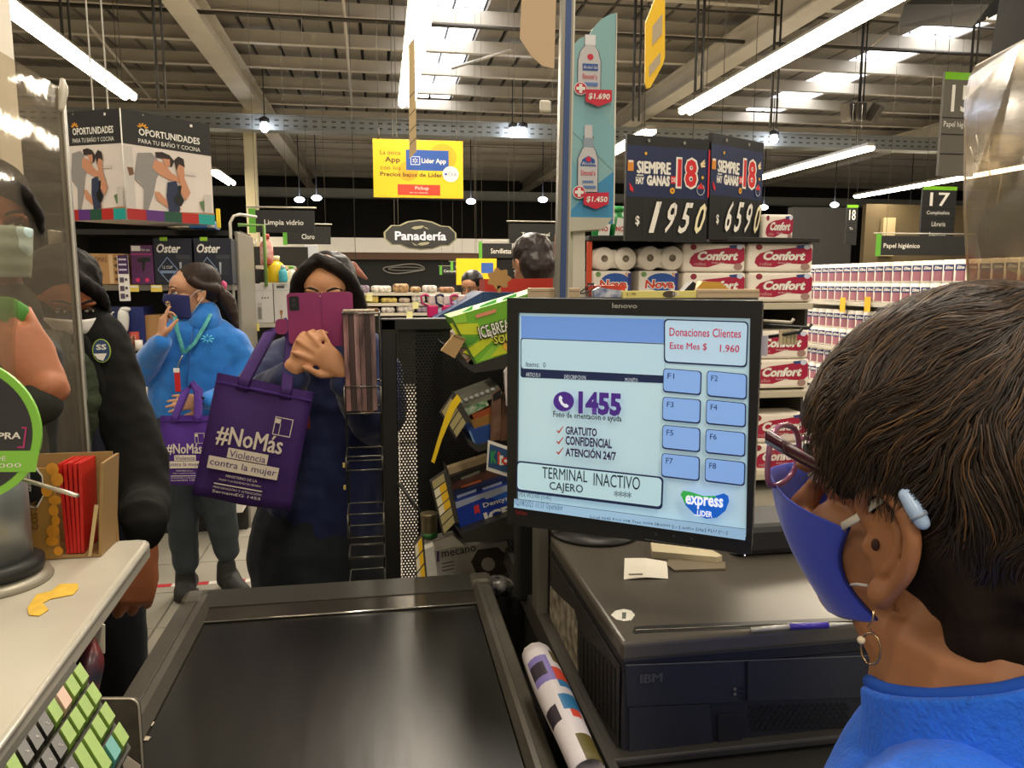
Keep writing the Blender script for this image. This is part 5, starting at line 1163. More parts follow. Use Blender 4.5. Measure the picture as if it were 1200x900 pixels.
# green sour candy display box
f = cbox('candy_box', 'green display box of sour candy on the top tray', 'candy', [(527, 372), (640, 338), (640, 400), (556, 427)], K('#6fae2c', .45), Y=1.66, dep=.16)
G1, G2, G3 = K('#c3cf2a', .45), K('#4f9429', .45), K('#8cc23a', .45)
for p, m_ in (([(527, 379), (560, 379), (566, 392), (534, 392)], G1), ([(542, 413), (573, 392), (590, 388), (556, 418)], G1), ([(560, 424), (580, 402), (596, 398), (596, 402), (577, 420)], G3), ([(575, 398), (596, 388), (596, 395), (580, 402)], G1), ([(534, 394), (560, 394), (556, 400), (540, 408)], G2), ([(575, 419), (585, 405), (596, 404), (596, 413)], G1), ([(527, 372), (545, 366.5), (548, 378), (530, 379)], G3)): f.poly(p, m_)
RED_ = K('#d0643c', .5); f.poly([(557, 369), (581, 362), (581, 366), (558, 373)], K('#d98a6a')); f.text('WATERMELON', 559, 366, 580, 370, TW, res=1) if False else None
for p_, q_, r_, z_ in (('ICE BREAKERS', (563, 397), .105, .026), ('SOURS', (579, 403), .06, .018)):
    a = f.P(*q_); rt = .27 if p_[0] == 'I' else .12
    text(f.o, p_, a[0]-.001, a[1]-.003, r_*1.02, z_*1.18, BLK, y=-.0066, bold=.06, rot=rt)
    text(f.o, p_, a[0], a[1], r_, z_, K('#e9ead9') if p_[0] == 'I' else K('#dfe055'), y=-.0074, bold=.01, rot=rt)
f.poly([(563, 394), (573, 388), (590, 384), (575, 391), (580, 396)], TW); f.disc(593, 405, 3.6, K('#e6b23a'), ry=5)
f.poly([(527, 372), (530, 373), (558, 425), (556, 427)], K('#3d5a1c'))
o = f.o
for (x0, y0, x1, y1) in ((541, 368, 556, 361), (562, 361, 584, 353), (590, 352, 608, 346)):
    a, b = f.P(x0, y0), f.P(x1, y1); obj('green_flap', MB(K('#67c06a', .5)).prism([(a[0], a[1]-.003), (b[0], b[1]-.003), (b[0], b[1]+.004), (a[0]+.006, a[1]+.004)], .03, .034), o)
q = cbox('candy_pouch', 'brown red candy filling the open side of green candy box', 'candy', [(533, 392), (537, 388), (553, 420), (548, 425), (534, 405)], K('#7d4a35', .5, var=.9, vs=60, c2='#c9b9a0'), Y=1.665, dep=.12)
f = cbox('cardboard_flap', 'kraft cardboard flap hanging off the green candy box', 'cardboard', [(532, 392), (546, 397), (533, 420), (517, 411)], K('#a9895a', .7), Y=1.63, dep=.02)
f.poly([(532, 392), (546, 397), (545, 399), (531, 394)], K('#7d6440', .7))
# yellow plastic hook strip hanging off the second tray
pts = [(536, 462), (541, 469), (533, 480), (526, 496), (518, 515), (509, 543), (505.5, 541), (513, 515), (521, 490), (528, 473)]
cbox('yellow_strip', 'bright yellow plastic strip dangling from the second tray', 'strip', pts, K('#e6c31a', .4), Y=1.62, dep=.003)
# second tray goods
f = cbox('gum_tray', 'grey carton of gum blisters on the second tray', 'candy', [(536, 470), (584, 452), (590, 462), (541, 481)], K('#7b7a6a', .5, var=.2, vs=30), Y=1.70)
for i in range(7):
    a = f.P(540+i*6.3, 471-i*2.45); obj('gum_blister', MB(K('#a9adaa', .3)).ball((a[0], -.002, a[1]), (.006, .004, .005), n=8, k=5), f.o)
f = cbox('gum_pack', 'white and green gum packs in a slanted stack', 'candy', [(541, 480), (570, 469), (573, 475), (549, 487)], K('#cfd0bd', .45, var=.9, vs=70, c2='#2f7a38'), Y=1.69)
cbox('orange_carton', 'orange brown candy carton on the second tray', 'candy', [(553, 486), (577, 477), (580, 484), (556, 493)], K('#93471f', .5), Y=1.685)
cbox('tan_carton', 'tan candy carton beneath the orange brown carton', 'candy', [(552, 493), (580, 484), (582, 494), (556, 503)], K('#8c6528', .5), Y=1.68)
f = cbox('blue_carton', 'plain blue carton on the lower side of the second tray', 'candy', [(549, 505), (590, 493), (590, 513), (556, 522)], K('#1d3f7d', .4), Y=1.67); f.poly([(549, 505), (551, 504.6), (558, 521), (556, 522)], K('#6d8bb5'))
for i, (x, c, lb) in enumerate(((575, '#6b4f3d', 'brown chocolate pouch hanging beside the monitor edge, outer one'), (587, '#5a3f2f', 'brown chocolate pouch right against the monitor edge'))):
    f = cbox('chocolate_pouch', lb, 'candy', [(x+3, 462), (x+12, 456), (x+13, 515), (x, 517)], K(c, .35, var=.35, vs=25, bump=.3, bs=30), Y=1.64-.01*i, dep=.02, group='hanging chocolate pouches')
    f.poly([(x+3, 462), (x+12, 456), (x+12, 466), (x+3, 470)], BLK)
cbox('white_pouch', 'white and red wrapper standing directly beside the monitor', 'candy', [(591, 436), (600, 424), (604, 478), (594, 476)], K('#d6cccb', .4, var=.2, vs=20), Y=1.60, dep=.015)
# lottery card
f = cbox('lottery_card', 'small square card with coloured letters beside the monitor', 'card', [(572, 516), (602, 526), (602, 561), (570, 551)], K('#e0dcd2', .5), Y=1.58, dep=.003)
f.poly([(574, 520), (600, 529), (600, 556), (572, 547)], K('#2a4a72', .5))
f.text('K', 575, 528, 582, 543, K('#2f8f4a'), bold=.06); f.text('i', 583, 529, 586, 544, K('#c94a2a'), bold=.06); f.text('n', 585.5, 533, 590, 545, TW, bold=.06); f.disc(592.5, 540, 4.5, K('#cf2a1f')); f.disc(592.5, 540, 2, TW)
# third tray goods
cbox('cream_carton', 'cream carton lid raised at the rear of the third tray', 'candy', [(522, 550), (571, 534), (572, 543), (526, 560)], K('#c3ac86', .6), Y=1.78, dep=.03)
f = cbox('black_carton', 'black candy carton behind the blue mint gum boxes', 'candy', [(524, 560), (575, 543), (582, 553), (530, 572)], K('#201a17', .5), Y=1.76, dep=.04); f.poly([(540, 560), (562, 551), (562, 554), (541, 563)], K('#8b8b7b'))
f = cbox('brown_carton', 'brown carton with orange writing on the third tray', 'candy', [(526, 570), (590, 548), (598, 560), (531, 580)], K('#5b3626', .5, var=.2, vs=20), Y=1.74, dep=.03); f.text('orange', 541, 566, 566, 572, K('#cf6a2a'), bold=.02) if False else f.poly([(540, 570), (564, 562), (564, 565), (541, 573)], K('#cf6a2a'))
f = cbox('navy_gum_box', 'navy gum box standing behind the blue mint gum box', 'candy', [(529, 578), (600, 556), (604, 568), (532, 588)], K('#1f2c58', .5), Y=1.72, dep=.03)
f.poly([(535, 581), (558, 573), (558, 576), (536, 584)], K('#a9b5cf')); f.poly([(565, 572), (588, 564), (588, 567), (566, 575)], K('#a9b5cf')); f.poly([(556, 580), (560, 578.5), (560, 581), (557, 582)], K('#c93a3a'))
f = cbox('gum_box', 'bright blue mint gum box on the third tray', 'candy', [(529, 590), (612, 562), (618, 604), (544, 629)], K('#1a3da8', .4), Y=1.70, dep=.10)
f.poly([(529, 590), (612, 562), (613, 568), (570, 585), (567, 583), (532, 597)], K('#aab3c9', .4)); f.poly([(575, 583), (612, 569), (613, 590), (590, 590)], K('#2c62c9', .4))
f.poly([(555, 593), (561, 591), (562.5, 601), (559, 600), (556.5, 603)], K('#d8343a'))
for s_, q_, w_, h_, bd in (('Dentyne', (567, 596), .073, .014, .015), ('ICE', (569, 612), .064, .024, .05)):
    a = f.P(*q_); text(f.o, s_, a[0], a[1], w_, h_, TW, y=-.0045, bold=bd, rot=.26)
# bottom goods
P = at(503, 629, y=1.80); tag(obj('tin_cup', MB(K('#857a5c', .35, .6)).lathe([(.015, 0), (.017, .004), (.0175, .045), (.019, .05), (.017, .052), (.001, .05)], 18).use(K('#2f6b34', .4)).lathe([(.0178, .0), (.018, .012)], 18), M=Matrix.Translation(P) @ Matrix.Scale(1.15, 4)), 'small gold tin with green band above the torn white box', 'tin')
f = cbox('white_box', 'torn white box with black lettering and brown hexagon', 'box', [(498, 640), (503, 634), (532, 628), (545, 640), (594, 634), (599, 664), (563, 690), (534, 696), (504, 700)], K('#aaa69c', .6, var=.1, vs=20), Y=1.78, dep=.04)
a = f.P(518, 653); text(f.o, 'mecano', a[0], a[1], .083, .014, BLK, y=-.003, rot=.14); f.rect(512, 644, 514.5, 658, K('#4a2a6d'))
f.poly([(552, 658), (560, 644), (583, 641), (596, 652), (596, 668), (585, 677), (561, 679)], K('#33291f', .6)); f.disc(572, 661, 8, K('#9a958a', .6))
f.poly([(498, 640), (530, 627), (545, 640), (530, 641), (512, 646)], K('#d6d2c6', .6))
for y in (660, 664, 668): f.poly([(518, y), (532, y-3), (532, y-2), (518, y+1)], K('#4a4740'))
cbox('tissue_pack', 'crumpled white wrapper squeezed beside the white box', 'packet', [(495, 645), (508, 640), (515, 690), (500, 688), (497, 660)], K('#cfccc4', .4, bump=.4, bs=60), Y=1.72, dep=.03)
for i, (x0, y0, x1, y1, lb) in enumerate(((500, 686, 534, 701, 'glossy silver and orange snack packets on the lowest tray, beside the price rail'), (562, 672, 602, 701, 'glossy black and white snack packets under the brown hexagon'))):
    P, Q = at(x0, y1, y=1.69), at(x1, y0, y=1.69); c = (P+Q)/2
    o = tag(obj('snack_packet', MB(K('#c9c6c0', .25, .2, var=.95, vs=45, bump=.4, bs=40, c2='#1c2232')).ball((0, 0, 0), ((Q.x-P.x)/2, .03, (Q.z-P.z)/2*.9), n=14, k=8), M=Matrix.Translation(c)), lb, 'snack', None)
# ---- wire leaflet holder hooked on the rack
YH = 1.92; xh0, xh1 = at(402, 400, y=YH).x, at(445, 400, y=YH).x
g2 = thing('leaflet_holder', 'wire leaflet holder with empty lower baskets clipped to the rack', 'holder', (xh0, YH, 0)); ww = xh1-xh0
WR = K('#6f6c64', .35, .7)
for i, (y0, y1) in enumerate(((366, 366), (452, 483), (533, 549), (600, 627), (650, 651), (680, 695))):
    z0, z1 = at(420, y0, y=YH).z, at(420, y1, y=YH).z
    if i == 0: loops = [z0-.002]
    else: loops = [z0, z1]
    for z in loops:
        obj('wire_loop', MB(WR).path([(0, -.02, z), (ww, -.02, z), (ww, .06, z+.006), (0, .06, z+.006)], .0022, 6, closed=True), g2)
    if i in (1, 2, 3, 5):
        for x in (0, ww): obj('wire_upright', MB(WR).tube((x, -.02, z0), (x, -.02, z1), .0022, n=6), g2)
for x in (0, ww): obj('wire_upright', MB(K('#2b2a28', .4, .5)).tube((x, .06, .75), (x, .06, at(420, 366, y=YH).z), .003, n=6), g2)
lz0, lz1 = at(420, 482, y=YH).z, at(420, 366, y=YH).z
random.seed(9)
for i in range(6):
    x = .004+i*(ww-.012)/6; w1 = (ww-.012)/6*.92; c = ['#b07f7c', '#4a3733', '#a98482', '#8d6a68', '#3f3230', '#9a7b78'][i]
    lf = tag(obj('leaflet', MB(K(c, .35, var=.6, vs=9, c2='#3a2c2a', stretch=(6, 1, 1))).hexa([(x, -.012, lz0+.003), (x+w1, -.012, lz0+.003), (x+w1, .045, lz0+.003), (x, .045, lz0+.003), (x-.002, -.012, lz1), (x+w1-.002, -.012, lz1+.002), (x+w1-.002, .045, lz1+.004), (x-.002, .045, lz1+.002)]), M=Matrix.Translation((xh0, YH, 0))), '%s pinkish brown folded leaflet in the wire holder, counted from the phone side' % ('first', 'second', 'third', 'fourth', 'fifth', 'last')[i], 'leaflet', 'leaflets in the wire holder')
    obj('leaflet_top', MB(K('#b5a792', .6)).box((x+w1/2-.002, .016, lz1+.004), (w1, .05, .004)), lf)
for (x, y) in ((403, 545), (404, 571)):
    a = at(x, y, y=YH-.022); obj('tape_scrap', MB(K('#b9a45f', .6)).bbox((a.x-xh0, -.024, a.z), (.006, .003, .012), .001), g2)
# ---- display on top of the rack: blue slanted box, red carton, pink gels
f = cbox('blue_display_box', 'deep blue cardboard display with slanted side above the candy rack', 'box', [(509, 373), (566, 342), (660, 344), (660, 373)], K('#2c4a78', .5), Y=2.12, dep=.25)
f.poly([(566, 342), (567, 342), (567, 373), (566, 373)], K('#1b2f52'))
f = cbox('red_carton', 'red carton standing above the blue cardboard display', 'box', [(568, 327), (648, 326), (648, 343), (568, 343)], K('#c2311f', .5), Y=2.2, dep=.12)
P = at(585, 342, y=2.1); k2 = 2.1/900*1.03
o = tag(obj('cardboard_flower', MB(K('#b58a52', .7)).prism([(k2*12.5*(1+.14*cos(7*t))*cos(t), k2*(15+11*(1+.14*cos(7*t))*sin(t))) for t in [2*pi*i/70 for i in range(70)]], 0, .004), M=Matrix.Translation(P)), 'flower shaped cardboard cutout above the candy rack', 'cutout')
obj('cutout_stem', MB(K('#b58a52', .7)).box((0, .002, k2*3), (k2*4, .004, k2*8)), o)
for i, (x, lb) in enumerate(((507, 'pink hand gel bottle with loop strap, nearest the dark hair'), (524, 'pink hand gel bottle with loop strap, second from the dark hair'), (541, 'white and red gel bottle next to the slanted blue display'))):
    P = at(x, 372, y=2.25); kk = 2.25/900*1.03
    o = thing('gel_bottle', lb, 'bottle', P, group='gel bottles')
    obj('bottle_body', MB(K('#d81f6a' if i < 2 else '#d9d3cd', .3)).bbox((0, 0, kk*7), (kk*12, .03, kk*14), .005), o)
    obj('cap', MB(K('#e6cfc9', .4)).bbox((0, 0, kk*20), (kk*9.5, .026, kk*11), .004), o)
    obj('strap', MB(K('#d63a7c' if i != 1 else '#2a2f5a', .4)).path([(-kk*5, -.01, kk*13), (-kk*12, -.015, kk*16), (-kk*13, -.015, kk*24), (-kk*8, -.01, kk*26), (-kk*4, -.01, kk*24)], .0035, 6), o)
tag(obj('gel_shelf', MB(K('#2b2825', .6)).bbox((at(540, 373, y=2.25).x, 2.26, at(540, 373, y=2.25).z-.31), (.24, .1, .62), .005)), 'dark narrow stand under the pink gel bottles', 'shelf')
# ---- impulse shelf behind the monitor
YS = 1.62; xa, xb = at(604, 349, y=YS).x, at(893, 349, y=YS).x; zs_ = at(750, 349, y=YS).z
g3 = tag(obj('impulse_shelf', MB(K('#26241f', .6)).bbox(((xa+xb)/2+.03, YS+.12, (.87+zs_)/2), (xb-xa-.04, .18, zs_-.87), .006)), 'dark impulse shelf standing behind the monitor', 'shelf')
BG = K('#bfa98a', .5)
for i, (x0, x1, y0, lb) in enumerate(((620, 680, 337.5, 'beige price channel on the shelf top beside the silver post'), (817, 890, 339, 'beige price channel on the shelf top at the far monitor corner'))):
    f = slab('price_channel', lb, 'price rail', x0, y0, x1, 349.5, YS, .02, BG, .002, group='beige price channels'); f.rect(x0+1, y0+3.5, x1-1, y0+4.2, K('#8d7a60'))
f = slab('yellow_label', 'pale yellow label strip along the shelf top over the monitor', 'label', 730, 341, 817, 349.5, YS+.005, .012, K('#ded27c', .5), .001); f.text('$ 1.990', 734, 343, 745, 347, DK); f.disc(784, 345, 8, K('#4a4032', .6), ry=4); f.text('100', 788, 342.5, 796, 347, TW)
f = cbox('red_packet', 'shiny red packet lying on the shelf over the monitor', 'snack', [(688, 330), (733, 329), (732, 343), (692, 343)], K('#c6452f', .25, var=.4, vs=20, bump=.3, bs=30), Y=YS+.06, dep=.04); f.o.location.z = zs_+.001
f = cbox('blue_packet', 'blue and white packet in front of the red packet', 'snack', [(696, 343), (703, 339), (712, 341), (730, 343), (731, 351), (696, 351)], K('#c9ced6', .4, var=.9, vs=50, c2='#2a4a8a'), Y=YS+.02, dep=.02); f.o.location.z = zs_+.001
o = tag(obj('wire_loops', MB(BLK).path([V((at(688+8*sin(t*1.3), 338-6*cos(t), y=YS+.03)))+V((0, 0, 0)) for t in [i*.25 for i in range(30)]], .0015, 5)), 'thin black wire loops beside the white stand', 'wire')
f = cbox('dark_pouch', 'black pouch leaning beside the yellow label strip', 'pouch', [(799, 345), (812, 331), (816, 334), (812, 349), (798, 349)], BLK, Y=YS+.06, dep=.03); f.o.location.z = zs_+.001
f = cbox('yellow_pouch', 'mustard pouch peeking over the beige price channel', 'pouch', [(816, 340), (824, 331), (844, 332), (855, 341), (855, 349), (816, 349)], K('#c99a3a', .45), Y=YS+.07, dep=.03); f.o.location.z = zs_+.001
# hooks with tags beside the monitor
for i, (x0, y0, x1, y1, c, lb) in enumerate(((893, 381, 948, 384, '#1c1c1a', 'upper black display prong sticking out past the monitor'), (893, 396, 937, 389, '#1c1c1a', 'lower black display prong sticking out past the monitor'), (893, 376, 927, 378, '#b5ae9d', 'cream tipped prong between the black display prongs'))):
    a, b = at(x0, y0, y=YS), at(x1, y1, y=YS-.05); o = tag(obj('display_prong', MB(K(c, .4)).path([a, a.lerp(b, .6), b, b+V((.006, 0, .008))], .0038, 8)), lb, 'hook', 'display prongs beside the monitor')
f = slab('tan_ticket', 'tan ticket clipped to the prongs beside the monitor', 'ticket', 913, 387, 934, 404, YS-.03, .004, K('#c9b893', .6), .001)
for x in (917, 921, 926, 930): f.rect(x, 388, x+.8, 403, K('#9a8a68'))
# ---- silver post and paper, sanitizer tower
YP = 1.56; z0 = .87; zt = at(655, -20, y=YP).z
P = at(648, 337, y=YP); Q = at(664, 0, y=YP)
dxz = (Q.x-at(648, 337, y=YP).x)
g4 = thing('silver_post', 'tall silver post with blue inner strip rising behind the monitor', 'post', (at(656, 337, y=YP).x, YP, z0))
k = YP/900*1.02; tilt = (659-652)*k/((337)*k*1.0)
hh = 2.15-z0+.15
def sh(z): return tilt*(z)*.6
def pp_(x0, x1, y0, y1, m, nm):
    return obj(nm, MB(m).hexa([(x0, y0, 0), (x1, y0, 0), (x1, y1, 0), (x0, y1, 0), (x0+sh(hh), y0, hh), (x1+sh(hh), y0, hh), (x1+sh(hh), y1, hh), (x0+sh(hh), y1, hh)]), g4)
pp_(-8.5*k, 5*k, 0, .02, K('#8f8c82', .35, .7), 'post_body'); pp_(-4*k, 2.5*k, -.002, 0, K('#3f5480', .4, .3), 'blue_strip'); pp_(5*k, 7.5*k, .004, .02, K('#c9c3b4', .35, .5), 'post_edge')
Mp = frame((P.x, YP-.004, 0), (1, 0, 0)); 
o = tag(obj('paper_sheet', MB(K('#c9ae8b', .6)).prism([(p.x, p.z) for p in [at(x, y, y=YP-.01) for x, y in ((612, -30), (652, -30), (650, 40), (649, 81), (635, 78), (622, 66), (609, 46))]], YP-.014, YP-.011)), 'blank beige curled sheet taped high on the silver post', 'paper')
a = at(639, 125, y=YP); tag(obj('post_clip', MB(K('#d0c9b8', .4)).bbox(a, (.022, .012, .024), .004)), 'small cream clip on the side of the silver post', 'clip')
YD = 1.68; k = YD/900*1.02
c = at(690, 263, y=YD)
g5 = thing('sanitizer_display', 'pale blue sanitizer display tower with two bottle pictures and prices', 'display', (c.x, YD, c.z))
def dz(y): return at(690, y, y=YD).z-c.z
def dx(x): return (x-690)*k*1.0
sil = [(662, 262), (664, 66), (668, 55), (676, 46), (688, 40), (694, 30), (702, 21), (712, 15), (719, 13), (718, 262)]
TL_ = K('#86b3b6', .45); obj('display_card', MB(TL_).prism([(dx(x), dz(y)) for x, y in sil], 0, .006), g5)
obj('card_edge', MB(K('#d9d6c6', .4)).hexa([(dx(718), 0, dz(262)), (dx(721), 0, dz(262)), (dx(721), .006, dz(262)), (dx(718), .006, dz(262)), (dx(718.4), 0, dz(13)), (dx(720), 0, dz(13)), (dx(720), .006, dz(13)), (dx(718.4), .006, dz(13))]), g5)
f = Face(g5, 1, 1, (0, 0, 1, 1)); 
class DF(Face):
    def P(s, x, y): return dx(x), dz(y)
f = DF(g5, 1, 1)
f.poly([(663, 170), (700, 262), (663, 262)], K('#6fa8b8', .45)); f.poly([(664, 82), (690, 110), (719, 150), (719, 200), (664, 150)], K('#7fb0b8', .45)); f.poly([(700, 215), (719, 200), (719, 262), (663, 262), (663, 252)], K('#3d8bb8', .45))
BT = K('#c5c4c6', .4); DB = K('#1e4f9a', .45); CR_ = K('#c81f3a', .45)
f.poly([(674, 105), (674, 72), (677, 60), (682, 54), (682, 42), (694, 42), (694, 54), (699, 60), (702, 72), (702, 105)], K('#4a5560', .5)); f.poly([(675, 105), (675, 72), (678, 60), (683, 54), (683, 41), (694, 41), (694, 54), (698, 60), (701, 72), (701, 105)], BT)
f.rect(682.5, 41, 695, 53, K('#dedfe2', .4)); f.disc(689, 67, 3.6, CR_); f.rect(680, 75, 698, 83, DB); f.text('Alcohol Gel', 681, 77, 697, 81, TW, res=1); f.text('Simond´s', 680, 87, 697, 93, CR_, bold=.01); f.rect(682, 97, 698, 101, K('#5a7db5'))
f.poly([(675, 225), (675, 187), (679, 177), (682, 172), (682, 160), (694, 160), (694, 172), (697, 177), (700, 187), (700, 225)], K('#4a5560', .5)); f.poly([(676, 225), (676, 187), (680, 177), (683, 172), (683, 147), (692, 147), (693, 172), (696, 177), (699, 187), (699, 225)], BT)
f.rect(682, 162, 694, 173, K('#8e9dab', .4)); f.poly([(678, 195), (681, 187), (688, 183), (695, 187), (697, 195)], DB); f.disc(688, 187, 3, CR_); f.text('Alcohol', 680, 190, 696, 194, TW, res=1); f.text('Simond´s', 679, 200, 696, 206, CR_, bold=.01); f.rect(681, 212, 694, 214.5, K('#5a7db5')); f.rect(682, 218, 697, 221, K('#5a7db5'))
for (cx, cy) in ((677.5, 105), (677, 226)):
    f.disc(cx, cy, 7.6, TW); f.disc(cx, cy, 6.8, K('#c2264a', .45)); f.rect(cx-1.8, cy-5.2, cx+1.8, cy+5.2, TW); f.rect(cx-5.2, cy-1.8, cx+5.2, cy+1.8, TW)
f.poly([(683, 106), (714, 105.5), (714, 119), (698, 125.5), (683, 120)], CR_); f.text('$1.690', 686, 110, 711, 118, TW, bold=.03, shear=.12)
f.poly([(682, 227), (712, 225.5), (712, 239), (697, 245.5), (682, 240)], CR_); f.text('$1.450', 685, 230.5, 710, 238, TW, bold=.03, shear=.12)
obj('display_tray', MB(K('#b9b7a6', .45)).hexa([(dx(662), -.004, dz(272)), (dx(708), -.004, dz(268)), (dx(708), .07, dz(268)), (dx(662), .07, dz(272)), (dx(660), -.004, dz(255)), (dx(718), -.004, dz(255)), (dx(718), .07, dz(255)), (dx(660), .07, dz(255))]), g5)
obj('display_stem', MB(K('#c9c4b4', .45)).hexa([(dx(673), .01, zs_-c.z), (dx(688), .01, zs_-c.z), (dx(688), .05, zs_-c.z), (dx(673), .05, zs_-c.z), (dx(673), .01, dz(266)), (dx(687), .01, dz(266)), (dx(687), .05, dz(266)), (dx(673), .05, dz(266))]), g5)
# ---- hazy screen on the till side (upper right)
film2 = clear('hazy screen film', '#ddd0b8', .17, .24, .12)
tl, tr = at(1143, 78, d=1.15), at(1240, 30, d=.85)
g6 = thing('hazy_screen', 'hazy clear plastic screen hanging above the cashier', 'screen', (at(1132, 330, d=1.15)))
pts = [at(1136, 340, d=1.15), at(1131, 250, d=1.15), at(1132, 120, d=1.15), at(1138, 90, d=1.15), at(1145, 78, d=1.14), at(1200, 49, d=1.0), at(1300, -5, d=.85), at(1300, 420, d=.85)]
n_ = (pts[5]-pts[0]).cross(pts[3]-pts[0]).normalized()*.003; m = MB(film2); q = [p-g6.location for p in pts]; n = len(q)
m.add([p for p in q]+[p+n_ for p in q], [tuple(range(n)), tuple(range(n, 2*n))[::-1]]+[((i+1) % n, i, n+i, n+(i+1) % n) for i in range(n)]); obj('clear_sheet', m, g6)
m = MB(K('#c9b99c', .3)).path([q[i] for i in (0, 1, 2, 3, 4)], .0016, 6); obj('film_edge', m, g6)
obj('film_top_edge', MB(K('#a89b84', .35)).path([q[4], q[5], q[6]], .003, 6), g6)
for (a, b) in (((1137, 172), (1143, 190)), ((1144, 158), (1148, 178)), ((1158, 176), (1161, 220)), ((1174, 205), (1168, 240)), ((1157, 20), (1156, 25))):
    obj('film_crease', MB(K('#efe6d2', .2)).tube(at(*a, d=1.10)-g6.location, at(*b, d=1.10)-g6.location, .0009, n=5), g6)
obj('screen_post', MB(K('#8d8371', .4, .3)).bbox(at(1310, 300, d=.9)-g6.location, (.02, .02, 1.2), .003), g6)
# red and white tape on the floor
a = at(165, 688, z=.001); 
g7 = thing('floor_tape', 'red and white striped tape stuck on the floor tiles', 'tape', (a.x, a.y, .0))
for i in range(9):
    p0 = at(180+i*21, 688-(.0), z=.001); 
    obj('tape_segment', MB(K('#b3232a' if i % 2 == 0 else '#d9d4c8', .5)).box((i*.088+.1, .012*i*.0, .0012), (.086, .04, .0012)), g7)
# ================================================================= PEOPLE
class Fr:                                          # local frame: x = facing, y = own left, z = up
    def __init__(s, C, f, up=(0, 0, 1), k=1):
        s.C = V(C); s.x = V(f).normalized(); u = V(up); s.y = u.cross(s.x).normalized(); s.z = s.x.cross(s.y); s.k = k
        s.R = Matrix((s.x, s.y, s.z)).transposed()
    def __call__(s, a, b, c): return s.C+(s.x*a+s.y*b+s.z*c)*s.k
def head(m, F_, neck=True, ears=True):
    k = F_.k; B = lambda c, r: m.ball(F_(*c), tuple(q*k for q in r), 20, 14, rot=F_.R)
    B((-.012, 0, .045), (.094, .074, .084)); B((.028, 0, -.035), (.060, .056, .066)); B((.062, 0, -.082), (.026, .028, .022))
    B((.05, 0, .04), (.048, .060, .05)); B((.05, .034, -.022), (.034, .026, .03)); B((.05, -.034, -.022), (.034, .026, .03))
    m.limb([F_(.092, 0, .018), F_(.104, 0, -.004), F_(.112, 0, -.020)], [.007*k, .009*k, .012*k], 10)
    for s in (-1, 1):
        B((.100, s*.010, -.026), (.010, .008, .007)); B((.088, s*.028, .028), (.012, .022, .008))
    B((.092, 0, -.052), (.012, .024, .006)); B((.088, 0, -.061), (.013, .020, .007))
    if ears:
        for s in (-1, 1):
            P = [F_(-.012, s*.074, -.028), F_(-.022, s*.082, -.008), F_(-.024, s*.086, .014), F_(-.012, s*.086, .028), F_(.002, s*.080, .022), F_(.006, s*.077, .006)]
            m.limb(P, [.008*k, .0065*k, .006*k, .006*k, .0055*k, .004*k], 10); B((-.008, s*.077, .0), (.014, .006, .024)); B((.002, s*.077, -.022), (.009, .007, .011))
    if neck: m.limb([F_(-.02, 0, -.02), F_(-.03, 0, -.09), F_(-.045, 0, -.17)], [.054*k, .052*k, .062*k], 18)
def hand(m, W, f, n, side=1, curl=.5, s=1, spread=0, thumb=.7, cl=None):
    W = V(W); f = V(f).normalized(); n = V(n); n = (n-f*n.dot(f)).normalized(); t = n.cross(f)*side
    m.limb([W-f*.012*s, W+f*.02*s, W+f*.055*s, W+f*.088*s], [(.024*s, .018*s), (.031*s, .017*s), (.039*s, .015*s), (.036*s, .012*s)], 16, flat=t)
    for i in range(4):
        L_ = (.066, .074, .069, .055)[i]*s; p = W+f*(.086, .090, .087, .079)[i]*s+t*(.0300-.0198*i)*s
        c = cl[i] if cl else curl; a = c*.45; d = lambda a: (f*cos(a)-n*sin(a)+t*spread*(1.5-i)*.12).normalized()
        P = [p-f*.02*s, p]; 
        for j, q in enumerate((.45, .31, .24)):
            p = p+d(a)*L_*q; P.append(p); a += c*(.95, .7, .5)[j]
        m.limb(P, [.0088*s, .0088*s, .0082*s, .0074*s, .0064*s], 10, sub=3)
    b = W+f*.022*s+t*.026*s-n*.006*s; a1 = (t*.75+f*.65-n*.25*thumb).normalized(); a2 = (t*.25+f*.9-n*.45*thumb).normalized()
    m.limb([b-a1*.01*s, b+a1*.032*s, b+a1*.032*s+a2*.030*s, b+a1*.032*s+a2*.056*s], [.014*s, .0115*s, .0098*s, .008*s], 10, sub=3)
def eyes(par, F_, off, dark='#2a1d16', closed=False):
    k = F_.k
    for s in (-1, 1):
        e = obj('eye', MB(K('#d9d2c8', .2)).ball(F_(.083, s*.031, .008)-off, (.011*k, .013*k, .007*k if not closed else .004*k), 12, 8, rot=F_.R), par)
        obj('iris', MB(K('#241710', .15)).ball(F_(.0925, s*.032, .008)-off, (.003*k, .0055*k, .0055*k), 10, 6, rot=F_.R), e)
        obj('eyelid', MB(K('#3a2418', .5)).limb([F_(.086, s*.018, .011)-off, F_(.097, s*.031, .0165)-off, F_(.086, s*.045, .011)-off], [.0018*k]*3, 6), e)
        obj('eyebrow', MB(K(dark, .8)).limb([F_(.096, s*.014, .029)-off, F_(.096, s*.032, .036)-off, F_(.080, s*.050, .031)-off], [.0028*k, .0036*k, .002*k], 6), par)
